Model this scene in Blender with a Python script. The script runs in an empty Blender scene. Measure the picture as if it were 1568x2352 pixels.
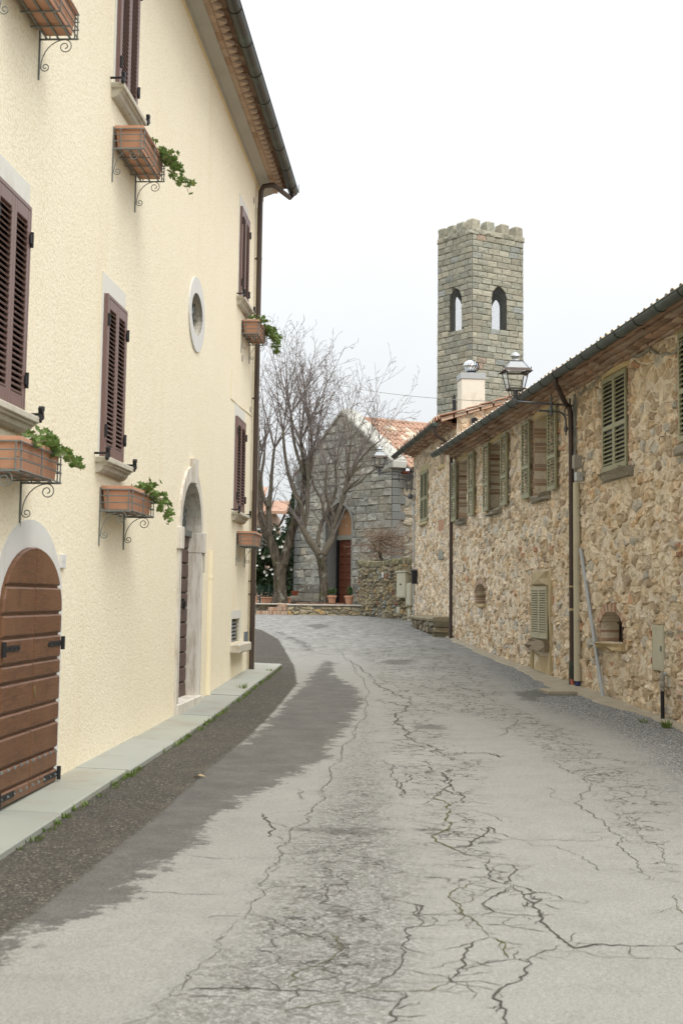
import bpy, math, random
import numpy as np
from mathutils import Vector, Matrix
from mathutils.geometry import tessellate_polygon

SC = bpy.context.scene
COL = SC.collection
PI = math.pi
R = math.radians
RNG = random.Random(7)

# ---------------------------------------------------------------- camera
# photo pixels are written in a 1568 x 2352 frame; a 50 mm lens on a 36 mm high sensor
F = 50.0 / 36.0 * 2352.0
EYE = Vector((0.0, 0.0, 1.70))
V0 = 1030.0                             # row of the optical axis (the frame is a crop that reaches further down)
PITCH = math.atan((1374.0 - V0) / F)
ROLL = 0.0125
CAMROT = Matrix.Rotation(PI / 2 + PITCH, 3, 'X') @ Matrix.Rotation(ROLL, 3, 'Z')
cam_data = bpy.data.cameras.new('camera')
cam = bpy.data.objects.new('camera', cam_data)
COL.objects.link(cam)
cam_data.sensor_fit = 'VERTICAL'
cam_data.sensor_height = 36.0
cam_data.lens = 50.0
cam_data.shift_y = -(1176.0 - V0) / 2352.0
cam_data.clip_start = 0.1
cam_data.clip_end = 2500.0
cam_data.dof.use_dof = True
cam_data.dof.focus_distance = 26.0
cam_data.dof.aperture_fstop = 5.0
cam.matrix_world = Matrix.Translation(EYE) @ CAMROT.to_4x4()
SC.camera = cam

# ---------------------------------------------------------------- overcast sky, weak wide sun
SUN_EL, SUN_AZ = R(58), R(142)         # azimuth clockwise from +Y (view direction)
world = bpy.data.worlds.new('World')
SC.world = world
world.use_nodes = True
wn, wl = world.node_tree.nodes, world.node_tree.links
wn.clear()
w_out = wn.new('ShaderNodeOutputWorld')
w_bg = wn.new('ShaderNodeBackground')
w_bg.inputs['Strength'].default_value = 0.1
w_sky = wn.new('ShaderNodeTexSky')
w_sky.sky_type = 'NISHITA'
w_sky.sun_disc = False
w_sky.sun_elevation = SUN_EL
w_sky.sun_rotation = SUN_AZ
w_tc = wn.new('ShaderNodeTexCoord')
w_sep = wn.new('ShaderNodeSeparateXYZ')
wl.new(w_tc.outputs['Generated'], w_sep.inputs[0])
# standard overcast luminance (1 + 2 sin(elevation)) / 3
w_mx = wn.new('ShaderNodeMath'); w_mx.operation = 'MAXIMUM'; w_mx.inputs[1].default_value = 0.0
wl.new(w_sep.outputs['Z'], w_mx.inputs[0])
w_ma = wn.new('ShaderNodeMath'); w_ma.operation = 'MULTIPLY_ADD'
w_ma.inputs[1].default_value = 2.0 / 3.0; w_ma.inputs[2].default_value = 1.0 / 3.0
wl.new(w_mx.outputs[0], w_ma.inputs[0])
w_noise = wn.new('ShaderNodeTexNoise'); w_noise.inputs['Scale'].default_value = 2.2
w_noise.inputs['Detail'].default_value = 5.0
wl.new(w_tc.outputs['Generated'], w_noise.inputs['Vector'])
w_nm = wn.new('ShaderNodeMapRange')
w_nm.inputs['From Min'].default_value = 0.3; w_nm.inputs['From Max'].default_value = 0.7
w_nm.inputs['To Min'].default_value = 0.93; w_nm.inputs['To Max'].default_value = 1.05
wl.new(w_noise.outputs['Fac'], w_nm.inputs['Value'])
w_mul = wn.new('ShaderNodeMath'); w_mul.operation = 'MULTIPLY'
wl.new(w_ma.outputs[0], w_mul.inputs[0]); wl.new(w_nm.outputs[0], w_mul.inputs[1])
w_vs = wn.new('ShaderNodeVectorMath'); w_vs.operation = 'SCALE'
w_vs.inputs[0].default_value = (14.5, 14.8, 15.0)
wl.new(w_mul.outputs[0], w_vs.inputs['Scale'])
w_mix = wn.new('ShaderNodeMix'); w_mix.data_type = 'RGBA'
w_mix.inputs[0].default_value = 0.93
wl.new(w_sky.outputs[0], w_mix.inputs[6]); wl.new(w_vs.outputs[0], w_mix.inputs[7])
wl.new(w_mix.outputs[2], w_bg.inputs['Color'])
wl.new(w_bg.outputs[0], w_out.inputs['Surface'])

sun_data = bpy.data.lights.new('sun', 'SUN')
sun_data.energy = 1.5
sun_data.angle = R(35)
sun_data.color = (1.0, 0.96, 0.9)
sun = bpy.data.objects.new('sun', sun_data)
COL.objects.link(sun)
sun_dir = Vector((math.sin(SUN_AZ) * math.cos(SUN_EL), math.cos(SUN_AZ) * math.cos(SUN_EL), math.sin(SUN_EL)))
sun.rotation_euler = (-sun_dir).to_track_quat('-Z', 'Y').to_euler()

SC.view_settings.view_transform = 'Standard'
SC.view_settings.look = 'None'
SC.view_settings.gamma = 1.0
SC.view_settings.use_curve_mapping = False
SC.view_settings.exposure = 0.64
SC.cycles.max_bounces = 8
SC.cycles.use_denoising = True

# ---------------------------------------------------------------- pixel <-> place
def ray(u, v):
    return CAMROT @ Vector(((u - 784.0) / F, -(v - V0) / F, -1.0))

def at_depth(u, v, Y):
    d = ray(u, v)
    return EYE + d * (Y / d.y)

CAMT = CAMROT.transposed()
CAMT_NP = np.array(CAMT)
def project(p):
    q = CAMT @ (Vector(p) - EYE)
    if q.z > -0.2:
        return None
    return 784 + F * q.x / -q.z, V0 - F * q.y / -q.z

# ground profile: height of the street along Y (the street climbs away from the camera)
_GY = np.array([-60, 3.0, 8.0, 12.3, 17.3, 23.0, 26.2, 34.5, 41.0, 45.5, 52.0, 80.0, 2000.0])
_GZ = 1.70 - np.array([1.80, 1.70, 1.66, 1.60, 1.54, 1.38, 1.29, 0.99, 0.71, 0.54, 0.42, 0.40, 0.40])
def _tangents():
    n = len(_GY); d = np.diff(_GZ) / np.diff(_GY); m = np.zeros(n)
    for i in range(1, n - 1):
        m[i] = 0 if d[i-1] * d[i] <= 0 else 2 * d[i-1] * d[i] / (d[i-1] + d[i])
    m[0], m[-1] = d[0], d[-1]
    return m
_GM = _tangents()
def gz(Y):
    Y = np.asarray(Y, dtype=float)
    i = np.clip(np.searchsorted(_GY, Y) - 1, 0, len(_GY) - 2)
    h = _GY[i+1] - _GY[i]; t = np.clip((Y - _GY[i]) / h, 0, 1)
    r = ((2*t**3 - 3*t**2 + 1) * _GZ[i] + (t**3 - 2*t**2 + t) * h * _GM[i]
         + (-2*t**3 + 3*t**2) * _GZ[i+1] + (t**3 - t**2) * h * _GM[i+1])
    return r if r.shape else float(r)

def at_ground(u, v, lift=0.0):
    d = ray(u, v)
    lo, hi = 2.0, 90.0
    f = lambda Y: EYE.z + d.z * (Y / d.y) - gz(Y) - lift
    for _ in range(60):
        mid = (lo + hi) / 2
        if f(mid) > 0: lo = mid
        else: hi = mid
    return EYE + d * (lo / d.y)

class Frame:
    """a wall's own axes: x along it, z up it, y = z cross x"""
    def __init__(self, origin, ex, ez=(0, 0, 1)):
        self.o = Vector(origin); self.x = Vector(ex).normalized()
        ez = Vector(ez)
        self.z = (ez - self.x * ez.dot(self.x)).normalized()
        self.y = self.z.cross(self.x)
        m = Matrix((self.x, self.y, self.z)).transposed().to_4x4()
        self.m = Matrix.Translation(self.o) @ m
        self.inv = self.m.inverted()
    def hit(self, u, v, off=0.0):
        d = ray(u, v)
        t = ((self.o + self.y * off - EYE).dot(self.y)) / d.dot(self.y)
        p = self.inv @ (EYE + d * t)
        return p.x, p.z
    def rect(self, tl, tr, br, bl, off=0.0):
        a, b, c, d = (self.hit(*p, off) for p in (tl, tr, br, bl))
        return (a[0] + d[0]) / 2, (b[0] + c[0]) / 2, (c[1] + d[1]) / 2, (a[1] + b[1]) / 2
    def w(self, x, y, z):
        return self.m @ Vector((x, y, z))
    def ground(self, s, y=0.0):
        """local height of the ground at s"""
        z = 0.0
        for _ in range(6):
            p = self.w(s, y, z)
            z += (gz(p.y) - p.z)
        return z

# ---------------------------------------------------------------- materials
MATS = {}
def rgb(h):
    """sRGB 0-255 triple -> linear"""
    return tuple(((c / 255.0) / 12.92 if c <= 10 else ((c / 255.0 + 0.055) / 1.055) ** 2.4) for c in h)

class NT:
    def __init__(self, name):
        self.mat = bpy.data.materials.new(name); self.mat.use_nodes = True
        self.n, self.l = self.mat.node_tree.nodes, self.mat.node_tree.links
        self.b = self.n['Principled BSDF']
        self.out = self.n['Material Output']
        self.geo = self.n.new('ShaderNodeNewGeometry')
        self.pos = self.geo.outputs['Position']
    def link(self, a, b): self.l.new(a, b)
    def val(self, x, sock):
        if isinstance(x, (int, float)): sock.default_value = x
        elif isinstance(x, (tuple, list)):
            sock.default_value = tuple(x) + (1.0,) if len(sock.default_value) == 4 and len(x) == 3 else tuple(x)
        else: self.l.new(x, sock)
    def noise(self, scale, detail=4, rough=0.55, vec=None, out='Fac', dist=0.0):
        t = self.n.new('ShaderNodeTexNoise')
        t.inputs['Scale'].default_value = scale; t.inputs['Detail'].default_value = detail
        t.inputs['Roughness'].default_value = rough; t.inputs['Distortion'].default_value = dist
        self.l.new(vec if vec is not None else self.pos, t.inputs['Vector'])
        return t.outputs[out]
    def vor(self, scale, feature='F1', out='Distance', vec=None, rnd=1.0):
        t = self.n.new('ShaderNodeTexVoronoi'); t.feature = feature
        t.inputs['Scale'].default_value = scale; t.inputs['Randomness'].default_value = rnd
        self.l.new(vec if vec is not None else self.pos, t.inputs['Vector'])
        return t.outputs[out]
    def math(self, op, a, b=0.0, c=None, clamp=False):
        t = self.n.new('ShaderNodeMath'); t.operation = op; t.use_clamp = clamp
        self.val(a, t.inputs[0]); self.val(b, t.inputs[1])
        if c is not None: self.val(c, t.inputs[2])
        return t.outputs[0]
    def ramp(self, x, a, b, lo=0.0, hi=1.0, smooth=True):
        t = self.n.new('ShaderNodeMapRange')
        t.interpolation_type = 'SMOOTHSTEP' if smooth else 'LINEAR'
        self.val(x, t.inputs['Value'])
        t.inputs['From Min'].default_value = a; t.inputs['From Max'].default_value = b
        t.inputs['To Min'].default_value = lo; t.inputs['To Max'].default_value = hi
        return t.outputs[0]
    def mix(self, f, a, b, mode='MIX'):
        t = self.n.new('ShaderNodeMix'); t.data_type = 'RGBA'; t.blend_type = mode
        self.val(f, t.inputs[0]); self.val(a, t.inputs[6]); self.val(b, t.inputs[7])
        return t.outputs[2]
    def scalevec(self, vec, s):
        t = self.n.new('ShaderNodeVectorMath'); t.operation = 'MULTIPLY'
        self.l.new(vec, t.inputs[0]); t.inputs[1].default_value = s
        return t.outputs[0]
    def attr(self, name, out='Color'):
        t = self.n.new('ShaderNodeAttribute'); t.attribute_name = name
        return t.outputs[out]
    def bump(self, h, strength=0.5, dist=0.01, normal=None):
        t = self.n.new('ShaderNodeBump')
        t.inputs['Strength'].default_value = strength; t.inputs['Distance'].default_value = dist
        self.l.new(h, t.inputs['Height'])
        if normal is not None: self.l.new(normal, t.inputs['Normal'])
        return t.outputs[0]
    def done(self, color, rough=0.8, normal=None, metal=0.0, spec=0.3):
        self.val(color, self.b.inputs['Base Color']); self.val(rough, self.b.inputs['Roughness'])
        self.b.inputs['Metallic'].default_value = metal
        self.b.inputs['Specular IOR Level'].default_value = spec
        if normal is not None: self.l.new(normal, self.b.inputs['Normal'])
        MATS[self.mat.name] = self.mat
        return self.mat

def simple(name, col, rough=0.7, var=0.12, vscale=5.0, bump=0.0, bscale=60.0, bdist=0.004, attr=False,
           metal=0.0, spec=0.3, dirt=None, dscale=2.0, damt=0.5, streak=False):
    t = NT(name)
    n = t.noise(vscale, 5)
    lo = tuple(c * (1 - var) for c in col); hi = tuple(min(1, c * (1 + var)) for c in col)
    c = t.mix(n, lo, hi)
    if attr:
        c = t.mix(1.0, c, t.attr('col'), 'MULTIPLY')
    if dirt is not None:
        vec = t.scalevec(t.pos, (1, 1, 0.12)) if streak else None
        d = t.ramp(t.noise(dscale, 6, 0.65, vec), 0.48, 0.72)
        c = t.mix(t.math('MULTIPLY', d, damt), c, dirt)
    nm = t.bump(t.noise(bscale, 4), bump, bdist) if bump else None
    return t.done(c, rough, nm, metal, spec)

# ---------------------------------------------------------------- mesh building
class MB:
    def __init__(self):
        self.v, self.f, self.c = [], [], []
    def add(self, verts, faces, col=None):
        b = len(self.v)
        self.v.extend(tuple(p) for p in verts)
        self.f.extend(tuple(i + b for i in f) for f in faces)
        if col is not None: self.c.extend([col] * len(verts))
        return self
    def box(self, x0, x1, y0, y1, z0, z1, col=None):
        v = [(x, y, z) for x in (x0, x1) for y in (y0, y1) for z in (z0, z1)]
        return self.add(v, [(0, 1, 3, 2), (4, 6, 7, 5), (0, 4, 5, 1), (2, 3, 7, 6), (0, 2, 6, 4), (1, 5, 7, 3)], col)
    def obox(self, center, ax, ay, az, col=None):
        """oriented box from half-axis vectors"""
        c, ax, ay, az = Vector(center), Vector(ax), Vector(ay), Vector(az)
        v = [c + ax * i + ay * j + az * k for i in (-1, 1) for j in (-1, 1) for k in (-1, 1)]
        return self.add(v, [(0, 1, 3, 2), (4, 6, 7, 5), (0, 4, 5, 1), (2, 3, 7, 6), (0, 2, 6, 4), (1, 5, 7, 3)], col)
    def cbox(self, x0, x1, y0, y1, z0, z1, b=0.01, col=None):
        """box with chamfered edges"""
        x, y, z = (x0, x1), (y0, y1), (z0, z1)
        s = (1, -1); v = []; idx = {}
        for i in (0, 1):
            for j in (0, 1):
                for k in (0, 1):
                    X, Y, Z = x[i], y[j], z[k]; dx, dy, dz = s[i]*b, s[j]*b, s[k]*b
                    for a, p in enumerate(((X, Y+dy, Z+dz), (X+dx, Y, Z+dz), (X+dx, Y+dy, Z))):
                        idx[(i, j, k, a)] = len(v); v.append(p)
        f = []
        q = ((0, 0), (0, 1), (1, 1), (1, 0))
        for i in (0, 1):
            f.append([idx[(i, j, k, 0)] for j, k in q]); f.append([idx[(j, i, k, 1)] for j, k in q]); f.append([idx[(j, k, i, 2)] for j, k in q])
        for j in (0, 1):
            for k in (0, 1):
                f.append([idx[(0, j, k, 1)], idx[(1, j, k, 1)], idx[(1, j, k, 2)], idx[(0, j, k, 2)]])
                f.append([idx[(j, 0, k, 0)], idx[(j, 1, k, 0)], idx[(j, 1, k, 2)], idx[(j, 0, k, 2)]])
                f.append([idx[(j, k, 0, 0)], idx[(j, k, 1, 0)], idx[(j, k, 1, 1)], idx[(j, k, 0, 1)]])
        for i in (0, 1):
            for j in (0, 1):
                for k in (0, 1):
                    f.append([idx[(i, j, k, a)] for a in (0, 1, 2)])
        return self.add(v, f, col)
    def prism(self, poly, y0, y1, col=None):
        """polygon in (x,z) extruded along y"""
        n = len(poly)
        v = [(p[0], y0, p[1]) for p in poly] + [(p[0], y1, p[1]) for p in poly]
        f = [tuple(range(n)), tuple(range(2*n-1, n-1, -1))] + [(i, n+i, n+(i+1) % n, (i+1) % n) for i in range(n)]
        return self.add(v, f, col)
    def strip(self, outer, inner, y0, y1, closed=False, col=None):
        """band between two outlines in (x,z), extruded along y"""
        n = len(outer); v = []
        for p, q in zip(outer, inner):
            v += [(p[0], y0, p[1]), (q[0], y0, q[1]), (q[0], y1, q[1]), (p[0], y1, p[1])]
        f = []
        for i in range(n if closed else n - 1):
            a, b = 4*i, 4*((i+1) % n)
            for k in range(4):
                f.append((a+k, b+k, b+(k+1) % 4, a+(k+1) % 4))
        if not closed:
            f += [(0, 1, 2, 3), (4*n-1, 4*n-2, 4*n-3, 4*n-4)]
        return self.add(v, f, col)
    def tube(self, pts, r, n=8, caps=True, col=None):
        pts = [Vector(p) for p in pts]; m = len(pts)
        rs = r if isinstance(r, (list, tuple)) else [r] * m
        t0 = (pts[1] - pts[0]).normalized()
        up = Vector((0, 0, 1)) if abs(t0.z) < 0.9 else Vector((1, 0, 0))
        a = t0.cross(up).normalized(); v = []
        for i, p in enumerate(pts):
            t = (pts[min(i+1, m-1)] - pts[max(i-1, 0)])
            t = t.normalized() if t.length > 1e-9 else t0
            a = (a - t * a.dot(t))
            a = a.normalized() if a.length > 1e-6 else t.orthogonal().normalized()
            b = t.cross(a)
            for k in range(n):
                w = 2 * PI * k / n
                v.append(p + (a * math.cos(w) + b * math.sin(w)) * rs[i])
        f = [(i*n+k, i*n+(k+1) % n, (i+1)*n+(k+1) % n, (i+1)*n+k) for i in range(m-1) for k in range(n)]
        if caps:
            f += [tuple(range(n-1, -1, -1)), tuple(range((m-1)*n, m*n))]
        return self.add(v, f, col)
    def lathe(self, prof, n=12, center=(0, 0, 0), col=None):
        """profile of (radius, z) turned about z"""
        c = Vector(center); v = []
        for r, z in prof:
            for k in range(n):
                w = 2*PI*k/n
                v.append(c + Vector((r*math.cos(w), r*math.sin(w), z)))
        m = len(prof)
        f = [(i*n+k, i*n+(k+1) % n, (i+1)*n+(k+1) % n, (i+1)*n+k) for i in range(m-1) for k in range(n)]
        f += [tuple(range(n-1, -1, -1)), tuple(range((m-1)*n, m*n))]
        return self.add(v, f, col)
    def mesh(self, name, mat, smooth=False):
        me = bpy.data.meshes.new(name)
        me.from_pydata(self.v, [], self.f)
        if self.c:
            a = me.attributes.new('col', 'FLOAT_COLOR', 'POINT')
            arr = np.ones((len(self.v), 4), dtype=np.float32); arr[:, :3] = np.array(self.c, dtype=np.float32)
            a.data.foreach_set('color', arr.ravel())
        if mat: me.materials.append(MATS[mat])
        if smooth:
            me.polygons.foreach_set('use_smooth', [True] * len(me.polygons))
        return me
    def build(self, name, mat, parent=None, loc=None, smooth=False):
        return link_obj(name, self.mesh(name, mat, smooth), parent, loc)

def link_obj(name, me, parent=None, loc=None, rot=None):
    o = bpy.data.objects.new(name, me)
    COL.objects.link(o)
    if parent is not None: o.parent = parent
    if loc is not None: o.location = loc
    if rot is not None: o.rotation_euler = rot
    return o

def thing(name, label, cat, m=None, group=None):
    o = bpy.data.objects.new(name, None); COL.objects.link(o)
    o.empty_display_size = 0.2
    if m is not None: o.matrix_world = m
    return tag(o, label, cat, group)

def tag(o, label, cat, group=None, kind=None):
    o['label'] = label; o['category'] = cat
    if group: o['group'] = group
    if kind: o['kind'] = kind
    return o

def smooth_by_angle(o, deg=40):
    me = o.data
    me.polygons.foreach_set('use_smooth', [True] * len(me.polygons))
    try: me.set_sharp_from_angle(angle=R(deg))
    except Exception: pass
    return o

def wall_face(outer, holes, y):
    """triangulated wall face in (x,z) with holes, at constant y"""
    rings = [[Vector((p[0], p[1], 0)) for p in outer]] + [[Vector((p[0], p[1], 0)) for p in h] for h in holes]
    tri = tessellate_polygon(rings)
    flat = [p for r in rings for p in r]
    return [(p.x, y, p.y) for p in flat], [tuple(t) for t in tri]

def reveal(mb, poly, y0, y1, col=None):
    n = len(poly)
    v = [(p[0], y0, p[1]) for p in poly] + [(p[0], y1, p[1]) for p in poly]
    mb.add(v, [(i, (i+1) % n, n+(i+1) % n, n+i) for i in range(n)], col)

# ---------------------------------------------------------------- masonry
def clip(poly, nx, nz, c):
    """keep nx*x + nz*z <= c"""
    out = []; n = len(poly)
    for i in range(n):
        p, q = poly[i], poly[(i+1) % n]
        a, b = nx*p[0] + nz*p[1] - c, nx*q[0] + nz*q[1] - c
        if a <= 0: out.append(p)
        if (a < 0 < b) or (b < 0 < a):
            t = a / (a - b); out.append((p[0] + (q[0]-p[0])*t, p[1] + (q[1]-p[1])*t))
    return out

def area(poly):
    return 0.5 * sum(poly[i][0]*poly[(i+1) % len(poly)][1] - poly[(i+1) % len(poly)][0]*poly[i][1] for i in range(len(poly)))

def cen(poly):
    n = len(poly)
    return sum(p[0] for p in poly)/n, sum(p[1] for p in poly)/n

def cut_openings(poly, openings):
    """keep the part of a stone that lies outside each convex opening (counter-clockwise)"""
    for op in openings:
        if not poly: return poly
        xs = [p[0] for p in poly]; zs = [p[1] for p in poly]
        if max(xs) < min(p[0] for p in op) or min(xs) > max(p[0] for p in op) or max(zs) < min(p[1] for p in op) or min(zs) > max(p[1] for p in op):
            continue
        c = cen(poly); best = None
        for i in range(len(op)):
            a, b = op[i], op[(i+1) % len(op)]
            ex, ez = b[0]-a[0], b[1]-a[1]; L = math.hypot(ex, ez)
            if L < 1e-9: continue
            nx, nz = ez/L, -ex/L                      # outward normal
            d = nx*(c[0]-a[0]) + nz*(c[1]-a[1])
            if best is None or d > best[0]: best = (d, nx, nz, nx*a[0]+nz*a[1])
        d, nx, nz, k = best
        poly = clip(poly, -nx, -nz, -k)
    return poly

def ccw(poly):
    return poly if area(poly) > 0 else poly[::-1]

def inset(poly, d):
    """shrink a convex outline by clipping with its moved edges"""
    out = list(poly); n = len(poly)
    for i in range(n):
        a, b = poly[i], poly[(i+1) % n]
        ex, ez = b[0]-a[0], b[1]-a[1]; L = math.hypot(ex, ez)
        if L < 1e-6: continue
        nx, nz = ez/L, -ex/L
        out = clip(out, nx, nz, nx*a[0]+nz*a[1]-d)
        if len(out) < 3: return []
    return out

def dedupe(poly, tol=0.008):
    out = []
    for p in poly:
        if not out or math.hypot(p[0]-out[-1][0], p[1]-out[-1][1]) > tol: out.append(p)
    if len(out) > 1 and math.hypot(out[0][0]-out[-1][0], out[0][1]-out[-1][1]) < tol: out.pop()
    return out

def stone(poly, y_in, y_out, rng, col, rough=0.25, pillow=0.6):
    """a rough block: outline in (x,z), embedded at y_in, proud to about y_out"""
    n = len(poly); cx, cz = cen(poly); v = []
    dy = y_out - y_in
    tilt_x, tilt_z = rng.uniform(-.3, .3), rng.uniform(-.3, .3)
    for p in poly: v.append((p[0], y_in, p[1]))
    ext = max(abs(p[0]-cx) for p in poly) + 1e-6, max(abs(p[1]-cz) for p in poly) + 1e-6
    def front(x, z, k):
        return y_in + dy * (k + rough*rng.uniform(-1, 1) + k*(tilt_x*(x-cx)/ext[0] + tilt_z*(z-cz)/ext[1])*0.8*rough/0.25)
    for p in poly: v.append((p[0], front(p[0], p[1], pillow), p[1]))
    k = 0.80
    for i, p in enumerate(poly):
        q = (cx + (p[0]-cx)*k*rng.uniform(.9, 1.06), cz + (p[1]-cz)*k*rng.uniform(.9, 1.06))
        v.append((q[0], front(q[0], q[1], 1.0), q[1]))
    v.append((cx + rng.uniform(-.2, .2)*ext[0], front(cx, cz, 1.05), cz + rng.uniform(-.2, .2)*ext[1]))
    f = []
    for i in range(n):
        j = (i+1) % n
        f += [(i, j, n+j, n+i), (n+i, n+j, 2*n+j), (n+i, 2*n+j, 2*n+i), (2*n+i, 2*n+j, 3*n)]
    if dy < 0: pass
    else: f = [t[::-1] for t in f]
    return v, f, col

def voronoi_cells(x0, x1, z0, z1, a, b, rng, drop=0.15, jit=0.42):
    """irregular stones about a wide and b high"""
    nx, nz = int((x1-x0)/a) + 3, int((z1-z0)/b) + 3
    cell = {}
    for j in range(-1, nz):
        off = rng.uniform(0, 1)
        for i in range(-1, nx):
            if rng.random() < drop: continue
            cell.setdefault((i, j), []).append(((i + off*0.6 + rng.uniform(-jit, jit)), (j + rng.uniform(-jit, jit)*0.68)))
    out = []
    for (i, j), pts in cell.items():
        for p in pts:
            poly = [(p[0]-2, p[1]-2), (p[0]+2, p[1]-2), (p[0]+2, p[1]+2), (p[0]-2, p[1]+2)]
            for di in range(-3, 4):
                for dj in range(-3, 4):
                    for q in cell.get((i+di, j+dj), ()):
                        if q == p: continue
                        nx_, nz_ = q[0]-p[0], q[1]-p[1]
                        mx, mz = (p[0]+q[0])/2, (p[1]+q[1])/2
                        poly = clip(poly, nx_, nz_, nx_*mx + nz_*mz)
            if len(poly) >= 3:
                out.append([(x0 + q[0]*a, z0 + q[1]*b) for q in poly])
    return out

def rubble(x0, x1, z0f, z1f, a, b, rng, openings, y_in, proud, palette, joint=0.012, drop=0.15, jit=0.42, rough=0.3):
    """rubble stones filling a wall between height functions z0f(x) and z1f(x)"""
    zs = [z0f(x0), z0f(x1)]; ze = [z1f(x0), z1f(x1)]
    sgn = 1 if proud[1] > y_in else -1
    pieces = []
    for poly in voronoi_cells(x0, x1, min(zs), max(ze), a, b, rng, drop, jit):
        poly = clip(poly, -1, 0, -x0); poly = clip(poly, 1, 0, x1) if poly else poly
        if len(poly) < 3: continue
        c = cen(poly)
        if c[1] < z0f(c[0]) - b*0.6 or c[1] > z1f(c[0]): continue
        poly = cut_openings(poly, openings)
        if len(poly) < 3: continue
        poly = dedupe(inset(ccw(poly), joint), 0.012)
        if len(poly) < 3 or area(poly) < 0.0012: continue
        # roughen the outline
        pts = []
        n = len(poly)
        for i in range(n):
            p, q = poly[i], poly[(i+1) % n]
            pts.append((p[0] + rng.uniform(-.006, .006), p[1] + rng.uniform(-.006, .006)))
            L = math.hypot(q[0]-p[0], q[1]-p[1])
            if L > 0.075:
                t = rng.uniform(.35, .65); o = rng.uniform(-.16, .10)*L
                pts.append((p[0]+(q[0]-p[0])*t - (q[1]-p[1])/L*o*-1, p[1]+(q[1]-p[1])*t + (q[0]-p[0])/L*o*-1))
        y = rng.uniform(*proud)
        pieces.append(stone(pts, y_in, y, rng, pick(palette, rng), rough))
    return pieces

def pick(palette, rng):
    r = rng.random() * sum(w for w, _ in palette)
    for w, c in palette:
        r -= w
        if r <= 0: break
    k = rng.uniform(0.84, 1.16); g = rng.uniform(-.03, .03)
    return (c[0]*k*(1+g), c[1]*k, c[2]*k*(1-g))

def emit(pieces, name, mat, parent, limit=300, rest=None):
    """the largest pieces in view become objects of their own, the others one joined part"""
    if not pieces: return
    root = parent
    # matrix of the parent chain (parents are placed before their pieces)
    m = Matrix.Identity(4); o = parent
    while o is not None:
        m = o.matrix_basis @ m; o = o.parent
    M3 = np.array(m)
    sized = []
    for i, (v, f, c) in enumerate(pieces):
        p = np.array(v) @ M3[:3, :3].T + M3[:3, 3]
        q = (p - np.array(EYE)) @ CAMT_NP.T
        d = np.maximum(-q[:, 2], 0.3)
        u = 784 + F*q[:, 0]/d; w = V0 - F*q[:, 1]/d
        u0, u1, w0, w1 = max(u.min(), 0), min(u.max(), 1568), max(w.min(), 0), min(w.max(), 2352)
        sized.append((max(u1-u0, 0)*max(w1-w0, 0), i))
    sized.sort(key=lambda t: -t[0])
    big = [i for a, i in sized[:limit] if a > 0]
    small = [i for a, i in sized if i not in set(big)]
    for i in big:
        v, f, c = pieces[i]
        cv = np.mean(np.array(v), axis=0)
        mb = MB(); mb.add([tuple(np.array(p) - cv) for p in v], f, c)
        mb.build(name, mat, parent, tuple(cv))
    if small:
        mb = MB()
        for i in small: mb.add(*pieces[i])
        o = mb.build(rest or 'small_' + name + 's', mat, parent)
        o['kind'] = 'stuff'
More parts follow.
